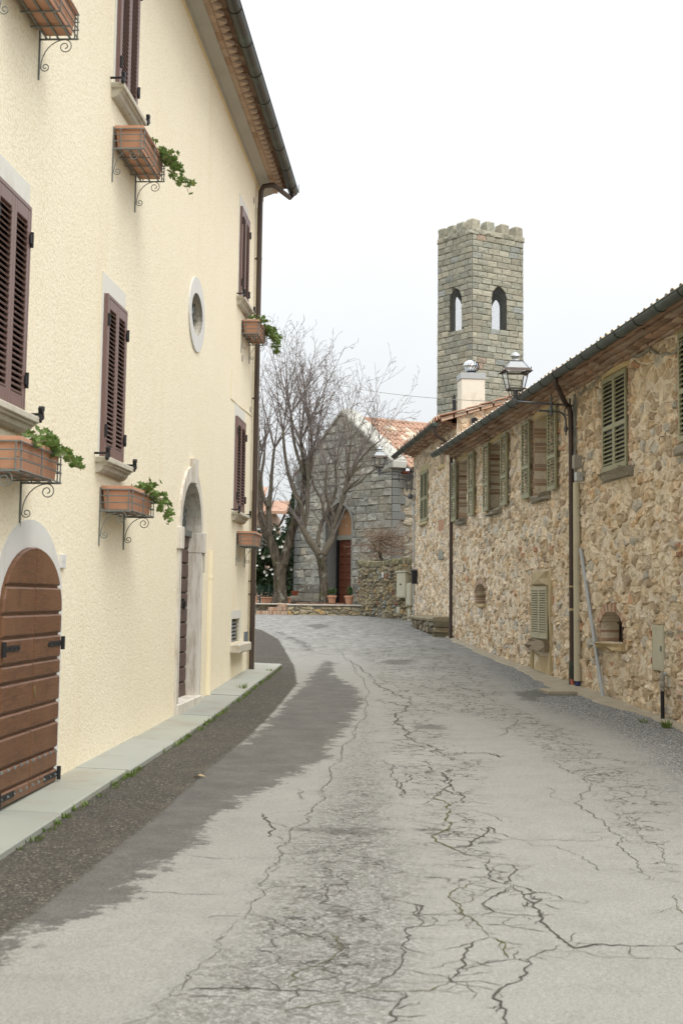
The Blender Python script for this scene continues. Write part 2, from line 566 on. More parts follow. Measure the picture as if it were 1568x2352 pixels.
# ---------------------------------------------------------------- materials
def make_materials():
    # roughcast stucco: warm cream, lumpy, browner specks in the pits
    t = NT('stucco')
    lump = t.noise(38, 4, 0.66); fine = t.noise(120, 2, 0.5)
    big = t.noise(0.7, 5, 0.6)
    h = t.math('ADD', lump, t.math('MULTIPLY', fine, 0.22))
    c = t.mix(big, (0.885, 0.805, 0.615), (0.925, 0.86, 0.69))
    pit = t.ramp(h, 0.46, 0.66, 1.0, 0.0)
    c = t.mix(t.math('MULTIPLY', pit, 0.42), c, (0.62, 0.48, 0.27))
    st = t.ramp(t.noise(1.3, 6, 0.6, t.scalevec(t.pos, (1, 1, 0.15))), 0.52, 0.75)
    c = t.mix(t.math('MULTIPLY', st, 0.28), c, (0.74, 0.59, 0.35))
    t.done(c, 0.92, t.bump(h, 0.7, 0.013), spec=0.1)
    t = NT('stucco_smooth')
    c = t.mix(t.noise(1.5, 5), (0.72, 0.56, 0.30), (0.82, 0.70, 0.46))
    t.done(c, 0.9, t.bump(t.noise(30, 4), 0.4, 0.01), spec=0.1)
    simple('plaster_white', (0.70, 0.69, 0.63), 0.85, 0.06, 3, 0.25, 40, 0.004, dirt=(0.5, 0.46, 0.38), dscale=3, damt=0.4)
    # travertine: pale with vertical stains
    t = NT('travertine')
    n = t.noise(2.5, 6, 0.6); pores = t.noise(60, 4, 0.7)
    c = t.mix(n, (0.60, 0.56, 0.48), (0.74, 0.71, 0.65))
    s = t.ramp(t.noise(9, 6, 0.75, t.scalevec(t.pos, (1, 1, 0.14))), 0.44, 0.66)
    c = t.mix(t.math('MULTIPLY', s, 0.72), c, (0.33, 0.265, 0.19))
    c = t.mix(t.ramp(pores, 0.62, 0.75, 0, 0.4), c, (0.38, 0.33, 0.26))
    t.done(c, 0.75, t.bump(pores, 0.3, 0.006))
    simple('marble_white', (0.66, 0.655, 0.625), 0.6, 0.06, 4, 0.12, 50, 0.003, dirt=(0.55, 0.52, 0.45), dscale=5, damt=0.35, streak=True)
    simple('sill_stone', (0.56, 0.52, 0.43), 0.85, 0.15, 8, 0.5, 60, 0.006, dirt=(0.30, 0.25, 0.17), dscale=7, damt=0.6)
    simple('pavement_slab', (0.325, 0.335, 0.305), 0.7, 0.10, 1.2, 0.15, 90, 0.002, dirt=(0.27, 0.235, 0.175), dscale=1.6, damt=0.65, attr=True)
    # varnished chestnut planks
    t = NT('door_wood')
    v = t.scalevec(t.pos, (1.0, 1.0, 14.0))
    g = t.noise(5, 6, 0.65, v, dist=1.2); b = t.noise(1.8, 3)
    c = t.mix(t.ramp(g, .3, .7), (0.085, 0.038, 0.018), (0.19, 0.088, 0.042))
    c = t.mix(t.ramp(b, 0.35, 0.7, 0, 0.5), c, (0.20, 0.10, 0.05))
    c = t.mix(t.ramp(t.noise(3.3, 2, 0.5), 0.62, 0.7, 0, 0.45), c, (0.085, 0.04, 0.02))
    t.done(c, 0.45, t.bump(g, 0.12, 0.004), spec=0.35)
    t = NT('church_door_wood')
    g = t.noise(9, 6, 0.65, t.scalevec(t.pos, (2, 2, 0.25)))
    t.done(t.mix(g, (0.075, 0.022, 0.012), (0.16, 0.055, 0.026)), 0.5, t.bump(g, 0.2, 0.005))
    simple('old_door_paint', (0.105, 0.068, 0.058), 0.6, 0.2, 8)
    simple('shutter_brown', (0.185, 0.112, 0.098), 0.45, 0.10, 3, 0.05, 80, 0.002, spec=0.4)
    simple('shutter_green', (0.30, 0.298, 0.185), 0.55, 0.08, 3, 0.05, 80, 0.002, dirt=(0.16, 0.15, 0.10), dscale=4, damt=0.35)
    simple('shutter_pale_green', (0.40, 0.375, 0.255), 0.6, 0.08, 3, dirt=(0.28, 0.24, 0.16), dscale=4, damt=0.3)
    simple('window_dark', (0.016, 0.013, 0.012), 0.35, 0.1, 3)  # near black: panes, and sheets painted for the shade inside openings
    simple('iron_black', (0.022, 0.022, 0.024), 0.55, 0.2, 9, metal=0.2)
    simple('iron_grey', (0.19, 0.205, 0.195), 0.5, 0.2, 14, metal=0.35, dirt=(0.10, 0.08, 0.06), dscale=20, damt=0.5)
    simple('lamp_iron', (0.115, 0.125, 0.135), 0.42, 0.15, 10, metal=0.4, dirt=(0.085, 0.06, 0.04), dscale=16, damt=0.45)
    simple('lamp_brown', (0.075, 0.055, 0.042), 0.5, 0.2, 10, metal=0.3)
    simple('steel_bright', (0.62, 0.63, 0.64), 0.16, 0.05, 10, metal=1.0)
    simple('tin', (0.45, 0.47, 0.47), 0.45, 0.1, 8, metal=0.6)
    simple('terracotta', (0.54, 0.285, 0.18), 0.75, 0.13, 6, 0.15, 50, 0.003, dirt=(0.60, 0.38, 0.26), dscale=6, damt=0.5)
    simple('soil', (0.05, 0.035, 0.022), 0.95, 0.3, 30, 0.6, 40, 0.01)
    simple('gutter_copper', (0.040, 0.041, 0.034), 0.42, 0.25, 2.2, metal=0.45, dirt=(0.075, 0.125, 0.095), dscale=2.6, damt=0.75, spec=0.5)
    simple('gutter_green', (0.045, 0.056, 0.046), 0.40, 0.25, 2.2, metal=0.45, dirt=(0.07, 0.13, 0.105), dscale=2.6, damt=0.7, spec=0.5)
    simple('downpipe_brown', (0.082, 0.060, 0.050), 0.45, 0.18, 3, metal=0.35, dirt=(0.05, 0.055, 0.045), dscale=5, damt=0.5)
    simple('conduit_cream', (0.82, 0.73, 0.52), 0.6, 0.06, 2)
    simple('conduit_beige', (0.50, 0.46, 0.345), 0.55, 0.10, 2, dirt=(0.38, 0.33, 0.22), dscale=4, damt=0.4)
    simple('pvc_grey', (0.38, 0.40, 0.41), 0.5, 0.08, 3)
    simple('box_beige', (0.47, 0.45, 0.34), 0.55, 0.06, 3, dirt=(0.35, 0.31, 0.22), dscale=5, damt=0.4)
    simple('box_grey', (0.30, 0.28, 0.24), 0.6, 0.1, 4)
    simple('plastic_black', (0.02, 0.02, 0.022), 0.5, 0.1, 4)
    simple('plastic_white', (0.72, 0.72, 0.70), 0.5, 0.05, 4)
    simple('plastic_red', (0.36, 0.10, 0.06), 0.6, 0.1, 6)
    simple('plastic_blue', (0.035, 0.05, 0.16), 0.6, 0.1, 6)
    simple('panel_blue_grey', (0.16, 0.19, 0.21), 0.6, 0.1, 4)
    simple('brass', (0.42, 0.32, 0.14), 0.35, 0.1, 8, metal=0.9)
    simple('cable_grey', (0.28, 0.27, 0.22), 0.6, 0.15, 8)
    # rubble stone; colour per stone from the mesh
    t = NT('rubble_stone')
    n1 = t.noise(9, 6, 0.65); n2 = t.noise(42, 4, 0.65); n3 = t.noise(2.2, 4)
    c = t.mix(t.ramp(n1, .3, .7), (0.98, 0.945, 0.88), (1.52, 1.51, 1.45))
    c = t.mix(1.0, t.attr('col'), c, 'MULTIPLY')
    c = t.mix(t.ramp(t.noise(6.5, 5, .7), 0.55, 0.72, 0, 0.42), c, (0.44, 0.31, 0.17))
    c = t.mix(t.ramp(n2, 0.55, 0.78, 0, 0.5), c, (0.34, 0.255, 0.16))
    c = t.mix(t.ramp(t.noise(5, 5, 0.6), 0.56, 0.72, 0, 0.55), c, (0.68, 0.595, 0.45))
    c = t.mix(t.ramp(n3, 0.56, 0.72, 0, 0.2), c, (0.40, 0.29, 0.16))
    h = t.math('ADD', t.noise(16, 6, 0.7), t.math('MULTIPLY', n2, 0.7))
    t.done(c, 0.95, t.bump(h, 1.0, 0.04), spec=0.12)
    t = NT('mortar')
    n1 = t.noise(4, 6, 0.6); n2 = t.noise(50, 4, 0.65)
    c = t.mix(n1, (0.74, 0.64, 0.49), (0.86, 0.775, 0.63))
    c = t.mix(t.ramp(n2, 0.52, 0.8, 0, 0.45), c, (0.32, 0.245, 0.155))
    h = t.math('ADD', t.noise(14, 5, 0.65), t.math('MULTIPLY', n2, 0.4))
    t.done(c, 0.95, t.bump(h, 1.0, 0.04), spec=0.1)
    # grey tower ashlar: lichen tint
    t = NT('ashlar')
    n1 = t.noise(3.2, 6, 0.65); n2 = t.noise(22, 5, 0.7)
    c = t.mix(n1, (0.70, 0.70, 0.68), (1.22, 1.20, 1.15))
    c = t.mix(1.0, t.attr('col'), c, 'MULTIPLY')
    c = t.mix(t.ramp(n2, 0.52, 0.8, 0, 0.45), c, (0.12, 0.115, 0.095))
    c = t.mix(t.ramp(t.noise(1.1, 6, 0.75), 0.58, 0.74, 0, 0.4), c, (0.17, 0.17, 0.15))
    c = t.mix(t.ramp(t.noise(4.3, 5, 0.6), 0.72, 0.78, 0, 0.4), c, (0.36, 0.28, 0.12))
    h = t.math('ADD', t.noise(7, 5, 0.65), t.math('MULTIPLY', n2, 0.5))
    t.done(c, 0.95, t.bump(h, 1.0, 0.05), spec=0.1)
    simple('ashlar_joint', (0.11, 0.10, 0.08), 0.95, 0.25, 6, 0.6, 40, 0.01)
    simple('ashlar_smooth', (0.215, 0.222, 0.21), 0.85, 0.14, 2.5, 0.3, 30, 0.006, attr=True, dirt=(0.15, 0.13, 0.09), dscale=2, damt=0.4)
    simple('mortar_grey', (0.22, 0.20, 0.165), 0.95, 0.3, 5, 0.9, 30, 0.03)
    simple('brick', (0.40, 0.265, 0.185), 0.9, 0.2, 9, 0.7, 40, 0.01, attr=True, dirt=(0.42, 0.34, 0.24), dscale=7, damt=0.5)
    simple('roof_tile', (0.42, 0.255, 0.18), 0.88, 0.2, 7, 0.5, 40, 0.008, attr=False, dirt=(0.40, 0.35, 0.24), dscale=3.5, damt=0.65)
    simple('roof_tile_lichen', (0.58, 0.50, 0.41), 0.9, 0.25, 8, 0.5, 40, 0.008, dirt=(0.48, 0.30, 0.06), dscale=3.0, damt=0.7)
    simple('salmon_plaster', (0.43, 0.245, 0.135), 0.9, 0.08, 2, 0.2, 60, 0.003)
    simple('pink_plaster', (0.50, 0.36, 0.29), 0.9, 0.05, 1)
    simple('coping_stone', (0.46, 0.455, 0.41), 0.85, 0.08, 1.5, 0.2, 30, 0.005, dirt=(0.33, 0.32, 0.26), dscale=2, damt=0.4)
    simple('chimney_plaster', (0.72, 0.69, 0.59), 0.9, 0.06, 2, 0.4, 20, 0.01, dirt=(0.46, 0.39, 0.29), dscale=2.4, damt=0.8)
    simple('concrete', (0.34, 0.30, 0.225), 0.95, 0.15, 3, 0.5, 40, 0.01, dirt=(0.45, 0.41, 0.33), dscale=2.2, damt=0.7)
    simple('soffit_red', (0.26, 0.075, 0.04), 0.7, 0.15, 3)
    t = NT('bark')
    b1 = t.noise(14, 5, 0.7, t.scalevec(t.pos, (1, 1, 0.18))); b2 = t.noise(5, 5, 0.6)
    c = t.mix(t.ramp(b1, .3, .7), (0.040, 0.032, 0.024), (0.175, 0.145, 0.11))
    c = t.mix(t.ramp(b2, 0.56, 0.66, 0, 0.6), c, (0.30, 0.30, 0.25))
    c = t.mix(t.ramp(t.noise(2.3, 5), 0.56, 0.7, 0, 0.65), c, (0.085, 0.095, 0.03))
    t.done(c, 0.95, t.bump(b1, 1.0, 0.09), spec=0.1)
    t = NT('limb_bark')
    c = t.mix(t.noise(8, 5), (0.075, 0.064, 0.048), (0.20, 0.175, 0.135))
    c = t.mix(t.ramp(t.noise(2.6, 5), 0.58, 0.72, 0, 0.5), c, (0.18, 0.16, 0.05))
    t.done(c, 0.9, t.bump(t.noise(25, 4), 0.5, 0.01), spec=0.1)
    simple('twig', (0.185, 0.155, 0.14), 0.85, 0.25, 3)
    simple('vine_twig', (0.27, 0.20, 0.145), 0.85, 0.3, 4)
    def leafmat(name, a, b, c3=None):
        t = NT(name)
        c = t.mix(t.noise(9, 3), a, b)
        if c3: c = t.mix(t.ramp(t.noise(17, 2), 0.6, 0.7, 0, 0.8), c, c3)
        t.done(c, 0.5, None, spec=0.35)
        tr = t.n.new('ShaderNodeBsdfTranslucent'); t.val(c, tr.inputs['Color'])
        ms = t.n.new('ShaderNodeMixShader'); ms.inputs[0].default_value = 0.25
        t.link(t.b.outputs[0], ms.inputs[1]); t.link(tr.outputs[0], ms.inputs[2])
        t.link(ms.outputs[0], t.out.inputs['Surface'])
    leafmat('ivy_leaf', (0.075, 0.135, 0.03), (0.19, 0.28, 0.07), (0.30, 0.27, 0.08))
    leafmat('camellia_leaf', (0.012, 0.028, 0.009), (0.04, 0.075, 0.022))
    leafmat('cypress_leaf', (0.018, 0.032, 0.013), (0.055, 0.075, 0.03))
    leafmat('hedge_leaf', (0.03, 0.065, 0.015), (0.085, 0.14, 0.04))
    leafmat('grass_blade', (0.09, 0.15, 0.03), (0.19, 0.26, 0.07), (0.26, 0.24, 0.1))
    leafmat('moss', (0.05, 0.075, 0.012), (0.12, 0.14, 0.03))
    simple('petal_white', (0.78, 0.78, 0.72), 0.6, 0.05, 8)
    simple('fence_green', (0.03, 0.065, 0.05), 0.5, 0.1, 8)
    simple('earth', (0.115, 0.085, 0.055), 0.95, 0.3, 4, 0.6, 30, 0.02)
    simple('leaf_litter', (0.17, 0.09, 0.055), 0.9, 0.4, 12)
    simple('dry_leaf', (0.45, 0.35, 0.2), 0.8, 0.1, 8)
    simple('far_ground', (0.11, 0.105, 0.06), 0.95, 0.3, 0.3)
    simple('crack_dark', (0.062, 0.058, 0.048), 0.95, 0.3, 14)
    simple('crack_moss', (0.085, 0.085, 0.030), 0.95, 0.35, 20)
    t = NT('lamp_glass')
    t.done((0.9, 0.93, 0.95), 0.05, None, spec=0.5)
    t.b.inputs['Transmission Weight'].default_value = 0.0
    tr = t.n.new('ShaderNodeBsdfTransparent'); gl = t.n.new('ShaderNodeBsdfGlossy'); gl.inputs['Roughness'].default_value = 0.05
    fr = t.n.new('ShaderNodeFresnel'); fr.inputs['IOR'].default_value = 1.45
    fm = t.math('MULTIPLY_ADD', fr.outputs[0], 0.8, 0.04)
    ms = t.n.new('ShaderNodeMixShader'); t.link(fm, ms.inputs[0]); t.link(tr.outputs[0], ms.inputs[1]); t.link(gl.outputs[0], ms.inputs[2])
    t.link(ms.outputs[0], t.out.inputs['Surface'])
    t = NT('lamp_glass_frosted')
    tr = t.n.new('ShaderNodeBsdfTranslucent'); tr.inputs['Color'].default_value = (0.8, 0.82, 0.84, 1)
    t.done((0.62, 0.65, 0.68), 0.25, None, spec=0.5)
    ms = t.n.new('ShaderNodeMixShader'); ms.inputs[0].default_value = 0.5
    t.link(t.b.outputs[0], ms.inputs[1]); t.link(tr.outputs[0], ms.inputs[2]); t.link(ms.outputs[0], t.out.inputs['Surface'])
    t = NT('window_glass')
    t.done((0.05, 0.055, 0.06), 0.08, None, spec=0.6)

def make_road_material():
    t = NT('asphalt')
    A = lambda n: t.attr(n, 'Fac')
    wob = t.math('SUBTRACT', t.noise(2.2, 6, 0.65), 0.5)
    wob2 = t.math('SUBTRACT', t.noise(10, 6, 0.8), 0.5)
    w = t.math('ADD', t.math('MULTIPLY', wob, 0.55), t.math('MULTIPLY', wob2, 0.60))
    big = t.noise(0.55, 4, 0.6)
    # smooth worn asphalt, pale
    fine = t.noise(140, 2, 0.6); med = t.noise(48, 4, 0.7); pebb = t.vor(68, 'F1', 'Color')
    c = t.mix(big, (0.245, 0.240, 0.219), (0.308, 0.303, 0.280))
    c = t.mix(t.ramp(t.noise(3.5, 5, 0.6), 0.4, 0.7, 0, 0.35), c, (0.21, 0.205, 0.187))
    spk = t.math('ADD', t.math('MULTIPLY', fine, 0.6), t.math('MULTIPLY', med, 0.4))
    c = t.mix(t.ramp(spk, 0.32, 0.68, 0.0, 1.0), t.mix(1.0, c, (0.66, 0.66, 0.65), 'MULTIPLY'), t.mix(1.0, c, (1.28, 1.28, 1.27), 'MULTIPLY'))
    # coarse open aggregate
    sep = t.n.new('ShaderNodeSeparateColor'); t.link(pebb, sep.inputs[0])
    cell = sep.outputs[0]
    ed = t.vor(68, 'DISTANCE_TO_EDGE')
    gap = t.ramp(ed, 0.02, 0.13, 1, 0)
    rc = t.mix(cell, (0.155, 0.153, 0.138), (0.40, 0.395, 0.372))
    rc = t.mix(t.ramp(t.noise(16, 4, 0.7), 0.50, 0.66, 0, 0.75), rc, (0.12, 0.115, 0.098))
    rc = t.mix(t.math('MULTIPLY', gap, 0.55), rc, (0.06, 0.058, 0.05))
    rough_m = t.ramp(t.math('ADD', A('rough'), w), -0.16, 0.22)
    c = t.mix(t.math('MULTIPLY', rough_m, 0.9), c, rc)
    # right shoulder: loose dark gravel
    gr = t.mix(cell, (0.07, 0.072, 0.074), (0.33, 0.335, 0.33))
    gr = t.mix(t.ramp(sep.outputs[1], 0.80, 0.92), gr, (0.62, 0.60, 0.55))
    gr = t.mix(t.math('MULTIPLY', gap, 0.6), gr, (0.035, 0.035, 0.034))
    gr_m = t.ramp(t.math('ADD', A('gravel_r'), t.math('MULTIPLY', w, 1.7)), -0.35, 0.35)
    c = t.mix(gr_m, c, gr)
    # far end: weathered mixed surface
    far_m = t.ramp(t.math('ADD', A('far'), t.math('MULTIPLY', w, 2.0)), -0.4, 0.6)
    fc = t.mix(t.ramp(t.noise(4.5, 8, 0.8), .34, .66), (0.10, 0.10, 0.092), (0.36, 0.355, 0.335))
    c = t.mix(t.math('MULTIPLY', far_m, 0.85), c, fc)
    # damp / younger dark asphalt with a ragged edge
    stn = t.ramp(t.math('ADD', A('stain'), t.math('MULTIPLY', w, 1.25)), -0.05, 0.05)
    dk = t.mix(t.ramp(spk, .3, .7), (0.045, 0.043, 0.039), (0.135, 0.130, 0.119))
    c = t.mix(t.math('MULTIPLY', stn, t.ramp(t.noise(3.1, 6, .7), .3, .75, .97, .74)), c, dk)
    blot = t.ramp(t.math('ADD', A('blot'), t.math('MULTIPLY', w, 1.1)), 0.02, 0.16)
    c = t.mix(t.math('MULTIPLY', blot, 0.7), c, (0.085, 0.082, 0.073))
    # left shoulder: dark open gravel asphalt
    gl = t.mix(cell, (0.040, 0.036, 0.030), (0.115, 0.105, 0.088))
    gl = t.mix(t.ramp(sep.outputs[2], 0.88, 0.98), gl, (0.24, 0.215, 0.175))
    gl = t.mix(t.ramp(t.noise(1.6, 5, 0.6), 0.5, 0.72, 0, 0.45), gl, (0.14, 0.118, 0.09))
    gl = t.mix(t.math('MULTIPLY', gap, 0.6), gl, (0.03, 0.028, 0.024))
    gl_m = t.ramp(t.math('ADD', A('gravel_l'), t.math('MULTIPLY', w, 0.16)), -0.02, 0.03)
    c = t.mix(gl_m, c, gl)
    # fine map cracking
    warp = t.n.new('ShaderNodeVectorMath'); warp.operation = 'ADD'
    nz = t.noise(1.7, 4, 0.6, out='Color'); t.link(t.pos, warp.inputs[0]); t.link(nz, warp.inputs[1])
    wv = warp.outputs[0]
    ck = t.ramp(t.vor(2.6, 'DISTANCE_TO_EDGE', vec=wv), 0.010, 0.034, 1, 0)
    ck2 = t.ramp(t.vor(6.5, 'DISTANCE_TO_EDGE', vec=wv), 0.014, 0.055, 1, 0)
    cm = t.ramp(t.math('ADD', A('crazed'), t.math('MULTIPLY', w, 1.3)), -0.05, 0.3)
    broken = t.ramp(t.noise(1.4, 3), 0.42, 0.58)
    cr = t.math('MULTIPLY', t.math('MAXIMUM', t.math('MULTIPLY', ck, 0.9), t.math('MULTIPLY', ck2, t.math('MULTIPLY', broken, 0.7))), cm)
    c = t.mix(cr, c, (0.05, 0.047, 0.038))
    ms = t.ramp(t.noise(2.9, 5, 0.65), 0.60, 0.72, 0, 0.8)
    c = t.mix(t.math('MULTIPLY', t.math('MULTIPLY', ms, rough_m), t.ramp(t.noise(24, 4), 0.52, 0.62)), c, (0.10, 0.098, 0.04))
    loose = t.math('MAXIMUM', t.math('MAXIMUM', rough_m, gr_m), gl_m)
    hb = t.math('ADD', t.math('MULTIPLY', spk, 0.35), t.math('MULTIPLY', t.math('MULTIPLY', t.math('MINIMUM', ed, 0.25), 3.0), loose))
    hb = t.math('SUBTRACT', hb, t.math('MULTIPLY', cr, 0.8))
    t.done(c, 0.88, t.bump(hb, 0.55, 0.006), spec=0.25)
make_materials()
make_road_material()
# ---------------------------------------------------------------- frames of the walls
_d = ray(971, 1376); LDIR = Vector((_d.x, _d.y, 0)).normalized()
_o = at_ground(134, 1800)
_out = Vector((LDIR.y, -LDIR.x, 0))                 # towards the street
LF = Frame(_o, LDIR, Vector((0, 0, 1)) - _out * 0.0)   # +y goes into the house
_d = ray(500, 1370); RDIR = Vector((_d.x, _d.y, 0)).normalized()
_o = at_ground(1312, 1573)
RF = Frame(_o, RDIR)                                 # stone houses; +y goes out over the street
# church and bell tower stand turned to the street
TH = R(33)
CH_L = Vector((-math.sin(TH), math.cos(TH), 0))      # along the church front, away to the left
CH_R = Vector((math.cos(TH), math.sin(TH), 0))       # along the nave, away to the right

# ---------------------------------------------------------------- ground and street
def hgrid(name, xs, ys, mat, dz=0.0):
    X, Y = np.meshgrid(xs, ys)
    Z = gz(Y) + dz
    nx, ny = len(xs), len(ys)
    me = bpy.data.meshes.new(name)
    v = np.stack([X, Y, Z], -1).reshape(-1, 3)
    me.vertices.add(len(v)); me.vertices.foreach_set('co', v.ravel())
    i = np.arange(ny-1)[:, None]*nx + np.arange(nx-1)[None, :]
    q = np.stack([i, i+1, i+1+nx, i+nx], -1).reshape(-1, 4)
    me.loops.add(q.size); me.loops.foreach_set('vertex_index', q.ravel().astype(np.int32))
    me.polygons.add(len(q)); me.polygons.foreach_set('loop_start', np.arange(0, q.size, 4, dtype=np.int32))
    me.update(calc_edges=True)
    me.polygons.foreach_set('use_smooth', [True]*len(q))
    me.materials.append(MATS[mat])
    return link_obj(name, me), v

g, _ = hgrid('ground', np.array([-900, -300, -100, -40, -15, -6, 0, 6, 15, 40, 100, 300, 900.]),
             np.concatenate([np.array([-60, -20, -5]), np.arange(0, 60, 1.0), np.array([60, 80, 120, 200, 400, 900, 1900])]), 'far_ground', -0.06)
g['kind'] = 'structure'

road, rv = hgrid('road', np.arange(-9.0, 7.6, 0.06), np.concatenate([np.arange(1.0, 14, 0.05), np.arange(14, 53, 0.08)]), 'asphalt')
road['kind'] = 'structure'

def gpoly(px):
    return np.array([(p.x, p.y) for p in (at_ground(u, v) for u, v in px)])

def sdist(poly, pts, closed=True):
    """signed distance in the plane, positive inside"""
    n = len(poly); d2 = np.full(len(pts), 1e9); ins = np.zeros(len(pts), bool)
    for i in range(n if closed else n-1):
        a, b = poly[i], poly[(i+1) % n]
        e = b - a; w = pts - a
        t = np.clip((w @ e) / max(e @ e, 1e-9), 0, 1)
        q = w - t[:, None]*e
        d2 = np.minimum(d2, (q*q).sum(1))
        c = ((a[1] <= pts[:, 1]) & (b[1] > pts[:, 1])) | ((b[1] <= pts[:, 1]) & (a[1] > pts[:, 1]))
        dy = b[1]-a[1] if abs(b[1]-a[1]) > 1e-9 else 1e-9
        ins ^= c & (pts[:, 0] < a[0] + (pts[:, 1]-a[1])/dy*e[0])
    d = np.sqrt(d2)
    return np.where(ins, d, -d) if closed else d

P2 = rv[:, :2]
def road_attr(name, val):
    a = road.data.attributes.new(name, 'FLOAT', 'POINT')
    a.data.foreach_set('value', np.clip(val, -1.5, 1.5).astype(np.float32))

LEFT = [(-5.5, 2.0), (-5.5, 30.0)]
gl_edge = [(0, 2157), (108, 2080), (231, 1980), (349, 1887), (441, 1806), (483, 1764), (571, 1693), (637, 1627), (683, 1570), (677, 1531), (641, 1469), (602, 1447), (570, 1441)]
e = gpoly(gl_edge)
first = e[0] + (e[0]-e[1])/np.linalg.norm(e[0]-e[1])*4.5
glp = np.vstack([[first], e, [[-9, e[-1][1]]], [[-9, first[1]]]])
road_attr('gravel_l', sdist(glp, P2))
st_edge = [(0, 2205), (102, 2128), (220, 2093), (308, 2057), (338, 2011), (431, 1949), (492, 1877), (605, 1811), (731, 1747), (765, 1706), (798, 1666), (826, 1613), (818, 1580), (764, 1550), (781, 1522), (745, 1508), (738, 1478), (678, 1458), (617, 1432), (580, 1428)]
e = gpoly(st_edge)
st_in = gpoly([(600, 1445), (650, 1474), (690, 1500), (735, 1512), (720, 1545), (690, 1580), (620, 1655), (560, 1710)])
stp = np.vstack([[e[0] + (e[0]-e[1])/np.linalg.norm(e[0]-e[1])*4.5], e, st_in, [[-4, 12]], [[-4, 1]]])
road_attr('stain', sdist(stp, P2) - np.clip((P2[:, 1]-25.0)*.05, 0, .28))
seam_px = [(328, 2352), (395, 2277), (451, 2226), (533, 2134), (574, 2088), (610, 2021), (641, 1970), (666, 1918), (718, 1862), (752, 1800), (785, 1727), (818, 1673), (845, 1619), (838, 1572), (812, 1532), (785, 1499), (738, 1465)]
rg_right = [(884, 1743), (913, 1825), (918, 1892), (950, 1948), (984, 2010), (960, 2060), (972, 2120), (969, 2184), (959, 2245), (933, 2286), (892, 2352)]
e = gpoly(seam_px[:13]); e2 = gpoly(rg_right)
rgp = np.vstack([e, e2, [e2[-1] + np.array([-.3, -3.5])], [e[0] + np.array([-.6, -3.5])]])
road_attr('rough', sdist(rgp, P2))
gr_edge = [(1040, 1478), (1093, 1519), (1174, 1572), (1221, 1619), (1355, 1660), (1455, 1700), (1509, 1753), (1568, 1807)]
e = gpoly(gr_edge)
grp = np.vstack([e, [e[-1] + (e[-1]-e[-2])*1.2], [[8, 3]], [[8, 40]], [[3.0, 40]]])
road_attr('gravel_r', sdist(grp, P2))
road_attr('far', (P2[:, 1] - 29.0) * 0.12)
blots = np.full(len(P2), -1.5)
for bl in ([(930, 1660), (960, 1655), (990, 1662), (1035, 1665), (1020, 1676), (970, 1678), (945, 1668)],
           [(860, 1520), (905, 1513), (960, 1516), (950, 1528), (890, 1528)],
           [(955, 1905), (1005, 1895), (1050, 1905), (1020, 1925), (965, 1918)],
           [(1085, 1935), (1150, 1915), (1160, 1945), (1130, 1965), (1095, 1950)],
           [(690, 1905), (760, 1895), (900, 1905), (880, 1925), (730, 1925)],
           [(730, 2090), (790, 2060), (830, 2120), (820, 2170), (760, 2150)],
           [(940, 2075), (985, 2080), (975, 2105), (945, 2098)],
           [(1160, 1590), (1230, 1583), (1280, 1592), (1230, 1612), (1180, 1606)],
           [(690, 1435), (740, 1432), (770, 1440), (720, 1446)]):
    blots = np.maximum(blots, sdist(gpoly(bl), P2))
road_attr('blot', blots)
cz = [(845, 1540), (900, 1560), (1000, 1580), (1150, 1600), (1330, 1680), (1480, 1760), (1568, 1830), (1568, 2050), (1470, 1990), (1400, 1880), (1300, 1780), (1180, 1690), (1050, 1640), (960, 1650), (900, 1680), (870, 1640)]
c2 = [(880, 1690), (1000, 1700), (1160, 1750), (1130, 1800), (1040, 1830), (960, 1880), (900, 1800)]
c3 = [(430, 2280), (700, 1900), (790, 1780), (880, 1790), (900, 2000), (930, 2250), (700, 2350)]
c4 = [(800, 1490), (1000, 1480), (1130, 1540), (1180, 1600), (980, 1600), (860, 1560)]
crz = np.full(len(P2), -1.5)
c5 = [(850, 1540), (960, 1590), (1060, 1700), (1110, 1800), (1190, 2000), (1120, 2080), (1000, 2050), (930, 1900), (880, 1750)]
c6 = [(640, 2000), (760, 1850), (880, 1850), (930, 2050), (900, 2200), (640, 2200)]
for k in (cz, c2, c3, c4, c5, c6): crz = np.maximum(crz, sdist(gpoly(k), P2))
road_attr('crazed', crz)

